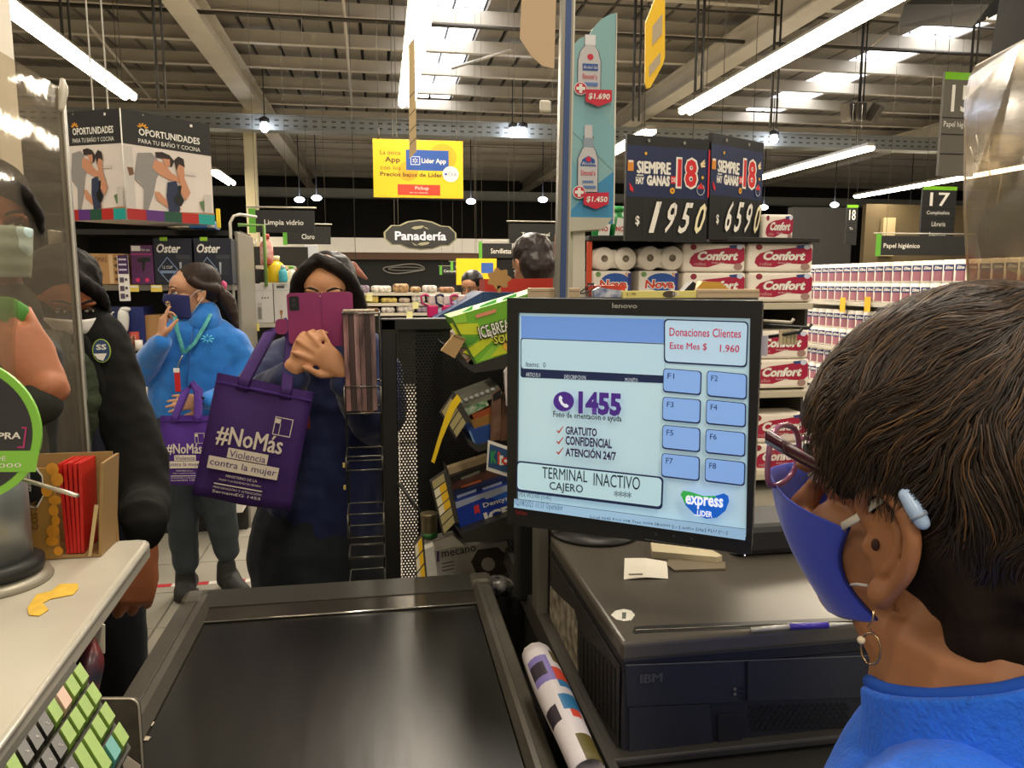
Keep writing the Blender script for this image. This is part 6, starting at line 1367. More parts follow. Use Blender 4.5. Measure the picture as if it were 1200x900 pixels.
def mask(par, F_, off, m, pleats=3, label=None, top=.008, loops='#dcd8d0', fr=1.0):
    k = F_.k; N, Q = 22, 16; vs = []
    for j in range(Q+1):
        v = j/Q
        for i in range(N+1):
            u = -1+2*i/N; th = u*RAD(88)
            x = .030+(.083-.02*v*v)*max(0, cos(th))**.8; y = .074*sin(th)*(1-.10*v)
            x += .016*fr*max(0, cos(th))**5*(1-abs(v-.30)*1.5 if abs(v-.3) < .66 else 0)
            z = top-.102*v+.012*(u*u)*(v-.6)*-1 - .018*u*u*(1-v)
            x += .0025*sin(v*pi*2*pleats)*max(0, cos(th))
            vs.append(F_(x, y, z)-off)
    mm = MB(m).add(vs, [(j*(N+1)+i, j*(N+1)+i+1, (j+1)*(N+1)+i+1, (j+1)*(N+1)+i) for j in range(Q) for i in range(N)], True)
    o = obj('face_mask', mm, par, label); s_ = o.modifiers.new('s', 'SOLIDIFY'); s_.thickness = .0018; s_.offset = 1
    for s in (-1, 1):
        obj('ear_loop', MB(K(loops, .7)).path([F_(.036, s*.075, -.012)-off, F_(.012, s*.083, .012)-off, F_(-.010, s*.090, .022)-off, F_(-.026, s*.086, .0)-off, F_(.0, s*.080, -.035)-off, F_(.03, s*.069, -.075)-off], .0016*k, 6), o)
    return o
def garment(par, name, m, off, limbs, vox=.008, disp=.008, ds=.09, sm=5, label=None, balls=()):
    mb = MB(m); mb.T = Matrix.Translation(-off)
    for L_ in limbs: mb.limb(L_[0], L_[1], 18, flat=L_[2] if len(L_) > 2 else None)
    for c, r in balls: mb.ball(c, r, 20, 12)
    return remesh(obj(name, mb, par, label), vox, sm, .6, disp, ds)
def person(base, label, prims, vox=.0045, skin='#b98562', name='person', sm=3):
    sk = K(skin, .55, var=.05, vs=30, bump=.04, bs=180, bd=.004)
    mb = MB(sk); mb.T = Matrix.Translation(-V(base)); prims(mb)
    o = remesh(obj(name, mb, None, M=Matrix.Translation(V(base))), vox, sm, .5); tag(o, label, 'person'); return o
X = lambda a, b: at(a, b, y=YY)

# ---------------------------------------------------------------- worker in the bright blue fleece
YY = 3.72; base = V((at(240, 690, y=YY).x, YY, 0)); BLUE = K('#1672c8', .85, sheen=.4, bump=.25, bs=160, bd=.004, var=.06, vs=12)
Fh = Fr(at(228, 345, y=YY), (-.93, -.42, -.03), (0, 0, 1), 1.06)
LW = at(189, 396, y=YY-.22); RW = at(238, 470, y=YY-.24)
def pr(m):
    head(m, Fh)
    m.limb([X(238, 372)+V((0, .02, 0)), X(235, 400), X(225, 470)], [.05, .08, .08], 14)
    m.limb([X(197, 402), at(168, 438, y=YY-.05), LW], [.045, .035, .026]); m.limb([X(235, 400), X(197, 402)], [.06, .045]); m.limb([X(235, 400), X(277, 404), at(283, 452, y=YY-.02), RW], [.06, .045, .035, .026])
    hand(m, LW, (.10, .10, 1), (-.75, -.5, 0), -1, cl=[.25, 1.1, 1.3, 1.4], s=.92, thumb=1.2)
    hand(m, RW, (-1, -.1, -.02), (0, -1, .4), 1, curl=.25, s=.95, spread=.6)
w1 = person(base, 'worker in bright blue fleece and navy mask holding small purple bag', pr, skin='#c49270'); off = base
eyes(w1, Fh, off); mk = mask(w1, Fh, off, K('#1d2560', .7, bump=.1, bs=90), pleats=1)
for i in range(8):
    a = i*pi/4; c = Fh(.112, .045, -.035)-off; u = Fh.z; v_ = (Fh.y*-.8+Fh.x*.55).normalized()
    obj('mask_spark', MB(K('#d9b36a', .5)).tube(c+(u*cos(a)+v_*sin(a))*.005+V((-.004, -.008, 0)), c+(u*cos(a)+v_*sin(a))*.014+V((-.004, -.008, 0)), .0016, n=6), mk)
hr = MB(K('#1f140e', .6, var=.5, vs=10, bump=.3, bs=60, stretch=(1, 1, .15), c2='#33231a', spec=.25)); hr.T = Matrix.Translation(-off)
hr.ball(Fh(-.022, 0, .060), (.094*1.06, .080*1.06, .078*1.06), rot=Fh.R); hr.ball(Fh(-.05, 0, .02), (.07, .078, .07), rot=Fh.R); hr.limb([Fh(.02, .070, .06), Fh(-.01, .08, .035), Fh(-.07, .06, .02)], [.02, .02, .03]); hr.limb([Fh(.02, -.070, .06), Fh(-.01, -.08, .035), Fh(-.07, -.06, .02)], [.02, .02, .03])
h_ = remesh(obj('hair', hr, w1), .006, 4)
pt = MB(hr.m[0]); pt.T = Matrix.Translation(-off); pt.limb([Fh(-.10, 0, .03), at(254, 340, y=YY+.02), at(268, 355, y=YY+.02), at(277, 382, y=YY)], [.022, .032, .034, .012]); remesh(obj('ponytail', pt, w1), .006, 3, disp=.01, dsize=.03)
obj('scrunchie', MB(K('#c94f7c', .7)).ring([(Fh(-.112, 0, .03)-off, .020), (Fh(-.122, 0, .03)-off, .028), (Fh(-.132, 0, .028)-off, .020)], 16), w1)
J = lambda a, b, dy=0: at(a, b, y=YY+dy)
garment(w1, 'fleece_jacket', BLUE, off, [
    ([J(236, 398), J(232, 425), J(225, 460), J(222, 478)], [(.19, .115), (.195, .13), (.19, .13), (.185, .125)], (1, 0, 0)),
    ([J(240, 383), J(200, 403), J(178, 422, -.03), J(166, 438, -.06), J(176, 420, -.13), LW+V((0, 0, -.02))], [.07, .075, .07, .062, .054, .042]),
    ([J(240, 383), J(272, 405), J(283, 430), J(281, 455, -.06), J(262, 466, -.16), RW+V((.02, 0, 0))], [.07, .08, .072, .066, .052, .042])], .007, .014, .07)
garment(w1, 'collar', BLUE, off, [([J(240, 380, -.02), J(240, 368, .0)], [.085, .068])], .006, .003)
obj('zip', MB(K('#12509a', .5)).path([J(228, 378, -.085)-off, J(224, 400, -.14)-off, J(220, 440, -.155)-off, J(217, 478, -.15)-off], .004, 6), w1)
sp = J(243, 397, -.142)-off
for i in range(8): a = i*pi/4; obj('chest_spark', MB(K('#5fd0f0', .5)).tube(sp+V((cos(a)*.009, 0, sin(a)*.007)), sp+V((cos(a)*.027, 0, sin(a)*.02)), .0028, n=6), w1)
LAN = K('#49a8a8', .5, var=.3, vs=60)
for pts in ([(205, 370), (207, 385), (212, 402), (215, 414)], [(247, 368), (240, 382), (228, 402), (216, 414)]): 
    P = [J(x, y, -.10-.06*i/3)-off for i, (x, y) in enumerate(pts)]; obj('lanyard', MB(LAN).ring2([(p, (.009, .002)) for p in P], 8, (1, 0, 0)), w1)
obj('lanyard_clip', MB(STEEL).path([J(214, 416, -.165)-off, J(210, 424, -.165)-off, J(208, 432, -.165)-off], .003, 6), w1)
P = J(208, 446, -.17)-off; obj('red_card', MB(K('#c21f24', .4)).bbox(P, (.024, .006, .10), .003), w1); obj('card_top', MB(TW).bbox(P+V((-.002, -.001, .045)), (.026, .007, .02), .003), w1)
TR = K('#2b343a', .8, var=.1, vs=14, bump=.15, bs=90)
garment(w1, 'trousers', TR, off, [([J(226, 478), J(222, 495)], [(.175, .12), (.175, .12)], (1, 0, 0)), ([J(205, 492), J(212, 580, -.03), J(217, 660)], [.098, .075, .058]), ([J(240, 492), J(253, 575, -.03), J(266, 645, .05)], [.10, .08, .06])], .009, .014, .08)
for i, (a, b, c, d) in enumerate(((217, 668, 213, 684), (265, 658, 284, 680))):
    p = J(a, b, .02 if i == 0 else .06); q = J(c, d, -.05 if i == 0 else -.06); q.z = .035; p.z = .06
    s_ = MB(K('#1d1c1a', .7)); s_.T = Matrix.Translation(-off); s_.limb([p+V((0, .05, -.0)), p.lerp(q, .5), q], [.048, .046, .04]); s_.limb([p+V((0, 0, .0)), p+V((0, .0, .07))], [.05, .045])
    so = remesh(obj('shoe', s_, w1), .007, 3); sl = MB(K('#141312', .8)); sl.T = s_.T; c_ = (p+q)/2; sl.limb([V((p.x, p.y+.05, .012)), V((c_.x, c_.y, .012)), V((q.x, q.y, .012))], [(.046, .012), (.046, .012), (.042, .012)], 14, flat=(q-p).cross(V((0, 0, 1)))); obj('sole', sl, so)
obj('watch', MB(K('#17181a', .3)).ring([(RW+V((.012, 0, 0))-off, .033), (RW+V((-.014, 0, 0))-off, .031)], 18).bbox(RW+V((0, -.032, .006))-off, (.032, .012, .036), .005), w1)
# small purple bag on her forearm
PB = K('#4a2286', .75, bump=.25, bs=14, var=.12, vs=9)
def bag(lb, M, w_, h_, hs, m=PB, extra=None):
    g = thing('tote_bag', lb, 'bag', M=M); m_ = MB(m); N = 12; t = .03; vs = []
    for s in (-1, 1):
        for j in range(N+1):
            for i in range(N+1):
                u, v = i/N, j/N; b = sin(pi*u)*sin(pi*min(1, v*1.1))*.5+.15; vs.append(((u-.5)*w_*(1-.03*v), s*t*b+.006*sin(u*9+v*4), v*h_))
    Q = (N+1)**2; fs = [(j*(N+1)+i, j*(N+1)+i+1, (j+1)*(N+1)+i+1, (j+1)*(N+1)+i) for j in range(N) for i in range(N)]
    fs2 = [tuple(Q+q for q in f)[::-1] for f in fs]; side = []
    for j in range(N):
        for i in (0, N): a = j*(N+1)+i; b = a+N+1; side.append((a, b, b+Q, a+Q) if i == 0 else (b, a, a+Q, b+Q))
    for i in range(N): side.append((i+1, i, i+Q, i+1+Q))
    m_.add(vs, fs+fs2+side, True); obj('bag_body', m_, g); 
    obj('bag_hem', MB(K('#3f1c74', .75)).box((0, -.008, h_-.02), (w_*.96, .012, .004)), g)
    for s in (-1, 1):
        obj('handle', MB(m).ring2([(V(p), (.014, .002)) for p in [(-w_*.22, s*.01, h_-.03), (-w_*.21, s*.012, h_), (-w_*.12, s*.02+hs[1], h_+hs[0]*.75), (0, s*.02+hs[1], h_+hs[0]), (w_*.12, s*.02+hs[1], h_+hs[0]*.75), (w_*.21, s*.012, h_), (w_*.22, s*.01, h_-.03)]], 8, (1, 0, .01)), g)
    f = Face(g, w_, h_, (0, 0, 100, 100), y=-.026)
    LT = K('#d8cdbd', .7)
    g_ = lambda: None
    def T_(s_, x0, y0, x1, y1, m2=LT, bd=.0): text(g, s_, (x0/100-.5)*w_, (1-y1/100)*h_, (x1-x0)/100*w_, (y1-y0)/100*h_, m2, y=-.030-.0002*len(g.children), bold=bd)
    def R_(x0, y0, x1, y1, m2=LT): obj('print', MB(m2).prism([((x0/100-.5)*w_, (1-y1/100)*h_), ((x1/100-.5)*w_, (1-y1/100)*h_), ((x1/100-.5)*w_, (1-y0/100)*h_), ((x0/100-.5)*w_, (1-y0/100)*h_)], -.0292-.0002*len(g.children), -.029-.0002*len(g.children)+.0003), g)
    T_('#NoMás', 14, 38, 80, 54, LT, .022); R_(28, 54.6, 68, 62.6); T_('Violencia', 30, 56, 66, 61.6, K('#3b1b6b')); R_(11, 63.4, 81, 73.4); T_('contra la mujer', 13, 65, 79, 72, K('#3b1b6b'))
    T_('MINISTERIO DE LA', 31, 76, 62, 78); T_('MUJER Y LA EQUIDAD DE GÉNERO', 25, 79.5, 67, 81.8); R_(21, 84, 69, 84.9); T_('PREVENCIÓN Y ATENCIÓN', 21, 86, 69, 88); T_('SernamEG 1455', 21, 89.4, 69, 91.6)
    for a, b, c_, d in ((67, 23, 85, 23.6), (67, 37, 85, 37.6), (67, 23, 67.8, 37), (84.2, 23, 85, 37), (73, 28, 73.6, 37)): R_(a, b, c_, d)
    R_(68, 24.5, 73, 28)
    return g
Y_ = YY-.36; c = at(221, 568, y=Y_); k = Y_/900*1.02
bag('small purple tote bag hanging from the blue fleece worker forearm', Matrix.Translation(c) @ Matrix.Rotation(.03, 4, 'Y'), 56*k, 78*k, (32*k, .10))

# ---------------------------------------------------------------- woman photographing with a magenta phone case
YY = 2.3; base = V((at(386, 700, y=YY).x, YY, 0)); NAVJ = K('#121f4c', .85, sheen=.15, bump=.2, bs=140, bd=.004, var=.1, vs=8)
Fh = Fr(at(385, 349, y=YY), (-.10, -.99, -.08), (0.02, 0, 1), 1.0)
YP_ = 2.0; Wl = at(346, 430, y=1.955); Wr = at(403, 436, y=1.945)
def pr(m):
    head(m, Fh); m.limb([X(386, 400), X(388, 450), X(388, 560)], [.06, .09, .10])
    m.limb([X(386, 420), X(335, 430), at(298, 478, y=2.12), Wl+V((0, .01, 0))], [.07, .045, .038, .027]); m.limb([X(386, 420), X(436, 430), at(440, 490, y=2.16), Wr+V((0, .01, 0))], [.07, .045, .038, .027])
    hand(m, Wl, (.45, .0, .9), (-.35, -.93, .1), -1, cl=[.55, .8, .9, 1.0], s=.80, thumb=.2)
    hand(m, Wr, (-.72, -.02, .68), (.12, -1, .0), 1, cl=[.02, .18, .22, .3], s=.84, spread=2.2, thumb=-.6)
w2 = person(base, 'dark haired woman in navy jacket taking a photo behind a magenta phone case', pr, vox=.004, skin='#c08a62'); off = base
eyes(w2, Fh, off, '#1d1410', True)
hm = K('#0d0a08', .5, var=.4, vs=9, bump=.25, bs=50, stretch=(1, 1, .12), c2='#1a1310', spec=.3)
hr = MB(hm); hr.T = Matrix.Translation(-off)
hr.ball(Fh(-.028, 0, .060), (.093, .080, .076), rot=Fh.R); hr.ball(Fh(-.045, 0, .0), (.07, .080, .10), rot=Fh.R)
hr.limb([Fh(.065, -.018, .115), Fh(.072, .035, .092), Fh(.048, .076, .045), Fh(.02, .090, -.03), Fh(.0, .100, -.12)], [.018, .022, .022, .026, .022])
hr.limb([Fh(.065, -.018, .115), Fh(.070, -.050, .085), Fh(.045, -.080, .035), Fh(.02, -.088, -.04)], [.016, .02, .022, .02])
remesh(obj('hair', hr, w2), .006, 4, disp=.006, dsize=.03)
J = lambda a, b, dy=0: at(a, b, y=YY+dy)
garment(w2, 'navy_jacket', NAVJ, off, [
    ([J(388, 425), J(390, 480), J(388, 560), J(384, 595)], [(.185, .12), (.17, .13), (.175, .135), (.195, .14)], (1, 0, 0)),
    ([J(388, 408), J(340, 428), J(312, 452, -.10), at(296, 478, y=2.12), at(318, 458, y=2.06), Wl+V((-.01, .02, -.03))], [.08, .085, .075, .066, .055, .044]),
    ([J(388, 408), J(432, 430), J(446, 465, -.08), at(440, 495, y=2.14), at(420, 465, y=2.08), Wr+V((.01, .02, -.03))], [.08, .085, .075, .066, .055, .044])], .007, .016, .07)
garment(w2, 'collar', NAVJ, off, [([J(387, 416), J(386, 396)], [.085, .07])], .006, .003)
garment(w2, 'trousers', K('#171d26', .8, var=.15, vs=10, bump=.15, bs=70), off, [([J(384, 585), J(374, 635), J(372, 665)], [(.185, .125), (.205, .14), (.20, .14)], (1, 0, 0)), ([J(345, 650), J(338, 740), V((J(338, 740).x, 2.3, .1))], [.12, .10, .06]), ([J(412, 650), J(416, 740), V((J(416, 740).x, 2.3, .1))], [.12, .10, .06])], .009, .016, .09)
for s in (338, 416):
    x = J(s, 740).x; sm_ = MB(K('#1a1a1a', .7)); sm_.T = Matrix.Translation(-off); sm_.limb([V((x, 2.34, .045)), V((x, 2.18, .035))], [.045, .038]); obj('shoe', sm_, w2)
for pts in ([(352, 398), (356, 415), (357, 440), (354, 470)],): 
    P = [J(x, y, -.14-.01*i)-off for i, (x, y) in enumerate(pts)]; obj('lanyard', MB(K('#5c8a6a', .5, var=.8, vs=60, c2='#bfb48a')).ring2([(p, (.010, .002)) for p in P], 8, (1, 0, 0)), w2)
P = J(354, 488, -.19)-off; obj('badge', MB(K('#8e3326', .4, var=.5, vs=30)).bbox(P, (.04, .006, .07), .003), w2)
obj('ring', MB(K('#c79a3a', .25, .9)).ring([(at(372, 411.5, y=1.965)-off, .0098), (at(374.5, 410.5, y=1.967)-off, .0098)], 14, cap=False), w2)
# phone with case
c = at(378, 400, y=YP_-.012); k = YP_/900*1.02; MG_ = K('#8a2a62', .45, bump=.06, bs=200)
g = thing('phone_case', 'magenta folding phone case held open in front of a face', 'phone', M=Matrix.Translation(c) @ Matrix.Rotation(-.02, 4, 'Y'))
obj('case_back', MB(MG_).prism(rrect(-36*k, -2*k, -.5*k, 54*k, 4*k), 0, .012), g); obj('case_cover', MB(MG_).prism(rrect(.5*k, -6*k, 35*k, 54*k, 4*k), .002, .008), g)
obj('case_spine', MB(K('#7c2558', .5)).prism([(-1*k, -3*k), (1*k, -3*k), (1*k, 54*k), (-1*k, 54*k)], .001, .01), g)
obj('camera_island', MB(K('#121215', .15)).prism(rrect(-33.5*k, 35*k, -23*k, 50.5*k, 2*k), -.0015, .001), g)
for z in (46, 41): obj('camera_lens', MB(K('#2b2d33', .1)).prism(disc(-28.5*k, z*k, 2*k, 16), -.0022, -.0014), g)
obj('case_flap', MB(MG_).prism(rrect(-50*k, 9*k, -37*k, 26*k, 5*k), .004, .007), g); obj('spine_rivet', MB(K('#d9b9a0', .3, .6)).prism(disc(0, 50*k, .8*k, 12), -.001, .001), g)
# big purple bag on her arm
Y_ = 1.93; c = at(283, 590, y=Y_); k = Y_/900*1.02
bag('large purple tote bag with white print hanging from the arm of photographing woman', Matrix.Translation(c) @ Matrix.Rotation(RAD(13.5), 4, 'Y'), 108*k, 141*k, (66*k, .10), m=K('#3c1c66', .75, bump=.3, bs=10, var=.18, vs=7))

# ---------------------------------------------------------------- man in black jacket between counter and belt
YY = 2.12; base = V((at(95, 800, y=YY).x, YY, 0)); BJ = K('#0e0e0d', .9, bump=.15, bs=120, bd=.003, spec=.2)
Fh = Fr(at(76, 357, y=YY), (.55, -.80, -.25), (0, 0, 1), 1.0)
J = lambda a, b, dy=0: at(a, b, y=YY+dy)
Wm = at(167, 642, y=1.68)
def pr(m):
    head(m, Fh); m.limb([J(76, 400), J(88, 470), J(100, 620)], [.07, .10, .10]); m.limb([J(88, 420), J(122, 430), J(158, 500, -.12), J(168, 580, -.26), Wm], [.06, .04, .032, .028, .026])
    hand(m, Wm, (-.22, -.20, -1), (.45, -.88, .1), -1, curl=1.15, s=1.22, thumb=1.0, spread=.4)
w3 = person(base, 'person in open black jacket over navy shirt standing behind the pale counter', pr, skin='#a9653f'); off = base
eyes(w3, Fh, off, '#1d1410')
hr = MB(K('#120d0a', .7, var=.5, vs=10, bump=.4, bs=50, spec=.2)); hr.T = Matrix.Translation(-off); hr.ball(Fh(-.015, 0, .07), (.10, .09, .08), rot=Fh.R); hr.ball(Fh(-.05, 0, .0), (.07, .085, .09), rot=Fh.R); hr.limb([Fh(.06, -.03, .10), Fh(.085, .03, .07), Fh(.06, .07, .02), Fh(.03, .085, -.02)], [.02, .02, .02, .012]); remesh(obj('hair', hr, w3), .006, 3, disp=.012, dsize=.03)
mask(w3, Fh, off, K('#d9d5cf', .7), 1, top=-.004)
garment(w3, 'navy_shirt', K('#16192b', .8, var=.1, vs=10), off, [([J(84, 420), J(92, 520), J(104, 640)], [(.15, .10), (.155, .11), (.15, .11)], (1, 0, 0))], .009, .01)
garment(w3, 'shirt_front', K('#16192b', .8, var=.1, vs=10), off, [([J(112, 450, -.09), J(130, 540, -.13), J(131, 625, -.13)], [(.045, .05), (.050, .05), (.050, .05)])], .008, .008)
garment(w3, 'black_jacket', BJ, off, [
    ([J(80, 392), J(70, 430), J(62, 530, .02), J(66, 640, .03)], [(.13, .105), (.17, .12), (.16, .12), (.155, .12)], (1, 0, 0)),
    ([J(90, 375), J(116, 410, -.02), J(138, 470, -.08), J(160, 530, -.16), J(170, 590, -.28), Wm+V((0, .01, .06)), Wm+V((0, .004, .012))], [.072, .080, .072, .064, .056, .047, .034])], .007, .018, .07)
garment(w3, 'jacket_front', BJ, off, [([J(92, 400, -.10), J(122, 470, -.12), J(145, 560, -.12), J(147, 625, -.10)], [(.022, .03), (.020, .03), (.018, .03), (.016, .03)])], .006, .006)
garment(w3, 'scarf', K('#2a3320', .9, bump=.5, bs=60), off, [([J(50, 408, -.08), J(82, 415, -.10), J(96, 470, -.13), J(100, 560, -.12)], [.05, .045, .05, .045])], .008, .02, .04)
garment(w3, 'trousers', K('#13151d', .85), off, [([J(98, 630), J(104, 680)], [(.16, .12), (.155, .12)], (1, 0, 0)), ([J(125, 670), J(134, 800, -.05), V((J(134, 800).x, YY, .08))], [.095, .085, .06]), ([J(78, 670), J(80, 800), V((J(80, 800).x, YY, .08))], [.095, .085, .06])], .01, .012)
for s in (80, 134):
    x = J(s, 800).x; sm_ = MB(K('#1a1a1a', .7)); sm_.T = Matrix.Translation(-off); sm_.limb([V((x, YY+.06, .045)), V((x, YY-.14, .036))], [.045, .038]); obj('shoe', sm_, w3)
bg_ = J(119, 411, -.125); Mb = frame(bg_-off, (1, .25, 0), (-.25, 0, 1)); k = 2.0/900
b_ = obj('arm_badge', MB(K('#9fb83a', .5)).prism(disc(0, 0, 9*k, 28, 13*k), 0, .004), w3, M=Mb); obj('badge_field', MB(K('#1f3f66', .5)).prism(disc(0, 0, 8*k, 28, 12*k), -.001, 0), b_)
text(b_, 'SS', -5*k, 1*k, 10*k, 6*k, TW, y=-.0018, bold=.03); obj('badge_print', MB(TW).prism([(-8*k, -3*k), (5*k, -3*k), (1*k, -11*k), (-4*k, -9*k)], -.002, -.001), b_)

# ---------------------------------------------------------------- camera holder's reflection in the clear screen, modelled as a figure behind it
YY = 1.76; base = V((at(-22, 330, y=YY).x, YY, 0)); J = lambda a, b, dy=0: at(a, b, y=YY+dy)
Fh = Fr(J(-18, 268), (.62, -.78, -.05), (0, 0, 1), 1.0); Wp = J(58, 452, -.12)
def pr(m):
    head(m, Fh); m.limb([J(-20, 330), J(-30, 420), J(-30, 620)], [.07, .10, .10]); m.limb([J(-20, 380), J(-70, 400), J(-20, 500), Wp], [.06, .05, .045, .034])
    hand(m, Wp, (-.5, -.0, .9), (.35, -1, .1), 1, cl=[.35, .4, .45, .6], s=1.3, spread=.5, thumb=1.2)
w4 = person(base, 'person in light blue surgical mask with raised hand seen through the clear screen', pr, skin='#a86a4a'); off = base
eyes(w4, Fh, off); mask(w4, Fh, off, K('#c3dcdd', .7), 3)
hr = MB(K('#140f0c', .7, var=.4, vs=10, spec=.2)); hr.T = Matrix.Translation(-off); hr.ball(Fh(-.01, 0, .075), (.104, .088, .075), rot=Fh.R); hr.limb([Fh(.07, .0, .10), Fh(.09, .04, .075), Fh(.06, .078, .03), Fh(.02, .088, -.02)], [.02, .018, .016, .016]); hr.ball(Fh(-.045, 0, -.02), (.075, .092, .12), rot=Fh.R); remesh(obj('hair', hr, w4), .007, 4, disp=.01, dsize=.03)
garment(w4, 'dark_jacket', K('#23251f', .85, var=.2, vs=8), off, [([J(-20, 365), J(-30, 420), J(-35, 620), J(-35, 800)], [(.12, .09), (.17, .11), (.16, .12), (.15, .11)], (1, 0, 0)), ([J(-20, 385), J(-75, 410), J(-30, 500, -.03), Wp+V((-.02, 0, -.03))], [.08, .075, .065, .045])], .009, .014)
garment(w4, 'trousers', K('#1a1a1e', .85), off, [([J(-50, 740), V((base.x-.06, YY, .06))], [.10, .06]), ([J(-10, 740), V((base.x+.08, YY, .06))], [.10, .06])], .01, .01)
obj('green_cloth', MB(K('#4f8a3a', .8)).limb([J(-10, 366, -.10)-off, J(10, 367, -.11)-off, J(27, 370, -.10)-off], [(.012, .03), (.012, .032), (.010, .022)], 12, flat=(0, 1, 0)), w4)

# ---------------------------------------------------------------- two shoppers behind the displays
def shopper(px, py, Y, lb, f, hair, cloth, skin='#b98562', k=1):
    b = V((at(px, py, y=Y).x, Y, 0)); F2 = Fr(at(px, py, y=Y), f, (0, 0, 1), k); z = F2.C.z
    def pr(m):
        head(m, F2); m.limb([V((b.x, Y, z-.18)), V((b.x, Y, z-.5))], [.07, .09])
    w_ = person(b, lb, pr, vox=.008, skin=skin); eyes(w_, F2, b)
    h = MB(K(hair, .4, var=.4, vs=9, bump=.3, bs=50)); h.T = Matrix.Translation(-b); h.ball(F2(-.025, 0, .062), (.102, .09, .085), rot=F2.R); h.ball(F2(-.05, 0, .0), (.072, .088, .10), rot=F2.R); remesh(obj('hair', h, w_), .008, 3, disp=.008, dsize=.03)
    garment(w_, 'jacket', K(cloth, .8), b, [([V((b.x, Y, z-.17)), V((b.x, Y, z-.3)), V((b.x, Y, z-.7))], [(.10, .08), (.19, .11), (.18, .12)], (1, 0, 0)), ([V((b.x-.17, Y, z-.25)), V((b.x-.2, Y, z-.7))], [.06, .045]), ([V((b.x+.17, Y, z-.25)), V((b.x+.2, Y, z-.7))], [.06, .045])], .012, .01)
    garment(w_, 'trousers', K('#22242b', .8), b, [([V((b.x-.09, Y, z-.7)), V((b.x-.09, Y, .06))], [.10, .06]), ([V((b.x+.09, Y, z-.7)), V((b.x+.09, Y, .06))], [.10, .06])], .014, .01)
shopper(623, 313, 3.4, 'shopper with reddish dark brown hair behind the red carton', (-.35, .9, -.3), '#1f0f0b', '#2a2c33')
shopper(553, 338, 6.2, 'distant shopper with black hair behind the pink gel bottles', (-.5, -.8, -.2), '#15110f', '#2a3a6b')
# ================================================================= CASHIER close to the camera
f_az = RAD(-27); ff = V((sin(f_az), cos(f_az), .05)).normalized()
ear = at(1040, 633, d=.56); k0 = 1.04
lft = V((0, 0, 1)).cross(ff).normalized()
Fh = Fr(ear-lft*.078, ff, (0, 0, 1), k0); base = V((Fh.C.x, Fh.C.y, 0)); off = base
tdir = V((sin(RAD(-38)), cos(RAD(-38)), 0)); tl_ = V((0, 0, 1)).cross(tdir)
NB = Fh(-.056, 0, -.080)                                  # base of the neck
def T3(a, b, c): return NB+tdir*a+tl_*b+V((0, 0, c))
def pr(m):
    head(m, Fh, ears=False)
    m.limb([Fh(-.03, .0, -.05), Fh(-.042, 0, -.10), Fh(-.055, 0, -.17)], [(.060), (.060), (.072)], 18)
    m.limb([Fh(.02, .02, -.075), Fh(-.02, .03, -.11), Fh(-.035, .03, -.15)], [.03, .035, .04])
    m.limb([T3(0, 0, -.02), T3(0, 0, -.25)], [.09, .11])
    # ear with helix, antihelix, tragus, lobe
    B = lambda c, r: m.ball(Fh(*c), tuple(q*k0 for q in r), 18, 12, rot=Fh.R)
    P = [Fh(.010, .080, .006), Fh(.017, .085, .024), Fh(.006, .092, .039), Fh(-.014, .098, .037), Fh(-.027, .100, .018), Fh(-.026, .097, -.006), Fh(-.016, .090, -.026), Fh(-.006, .084, -.038)]
    m.limb(P, [.0035, .005, .0058, .0062, .0062, .006, .0055, .007], 12); B((-.003, .082, -.037), (.010, .006, .012)); B((-.008, .081, .002), (.019, .0075, .034)); B((.009, .081, -.006), (.005, .0055, .009))
    m.limb([Fh(-.002, .086, .026), Fh(-.015, .090, .012), Fh(-.014, .090, -.008), Fh(-.005, .084, -.020)], [.003, .0042, .0042, .0036], 8)
w5 = person(base, 'cashier with short dark brown hair, glasses, blue mask and bright blue fleece', pr, vox=.0024, skin='#a26d48', sm=3)
obj('ear_canal', MB(K('#35180e', .7)).ball(Fh(.0015, .0885, -.001)-off, (.0032, .0014, .0045), 10, 8, rot=Fh.R), w5)
obj('mole', MB(K('#3a2214', .7)).ball(Fh(-.026, .0555, -.142)-off, (.0022, .0016, .0022), 8, 6), w5)
# hair: base volume plus loose strands
HB = K('#1a130d', .8, var=.6, vs=14, bump=.5, bs=70, stretch=(1, 1, .35), c2='#2a1e14', bd=.006, spec=.15)
hr = MB(HB); hr.T = Matrix.Translation(-off)
hb = lambda c, r: hr.ball(Fh(*c), tuple(q*k0 for q in r), 24, 16, rot=Fh.R)
hb((-.012, 0, .078), (.112, .094, .092)); hb((-.048, 0, .03), (.090, .096, .105)); hb((-.062, 0, -.045), (.060, .074, .066)); hb((.034, 0, .088), (.058, .076, .058))
hr.limb([Fh(.040, .066, .080), Fh(.044, .074, .050), Fh(.036, .075, .030)], [.020, .012, .007]); hr.limb([Fh(.050, -.070, .075), Fh(.040, -.078, .045), Fh(.030, -.077, .018)], [.026, .018, .010])
hr.limb([Fh(-.018, .072, .062), Fh(-.050, .074, .012), Fh(-.058, .062, -.05)], [.024, .022, .022])
remesh(obj('hair', hr, w5), .004, 4, disp=.014, dsize=.035)
random.seed(11)
ec = V((-.020, 0, .052)); er = V((.122, .101, .124)); wh = V((-.062, -.012, .150))
def onS(p, q): d = p-ec; s_ = ((d.x/er.x)**2+(d.y/er.y)**2+(d.z/er.z)**2)**.5; return ec+d*(q/s_)
def okp(p):
    if p.x > .052+.35*max(0, p.z-.075) and p.z < .068: return False
    if p.x > .02 and p.z < .034: return False
    if -.046 < p.x < .05 and p.z < .044 and abs(p.y) > .05: return False
    return p.z > -.085
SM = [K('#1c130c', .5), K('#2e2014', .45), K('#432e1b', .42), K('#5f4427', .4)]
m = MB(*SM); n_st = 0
from mathutils import noise as NZ
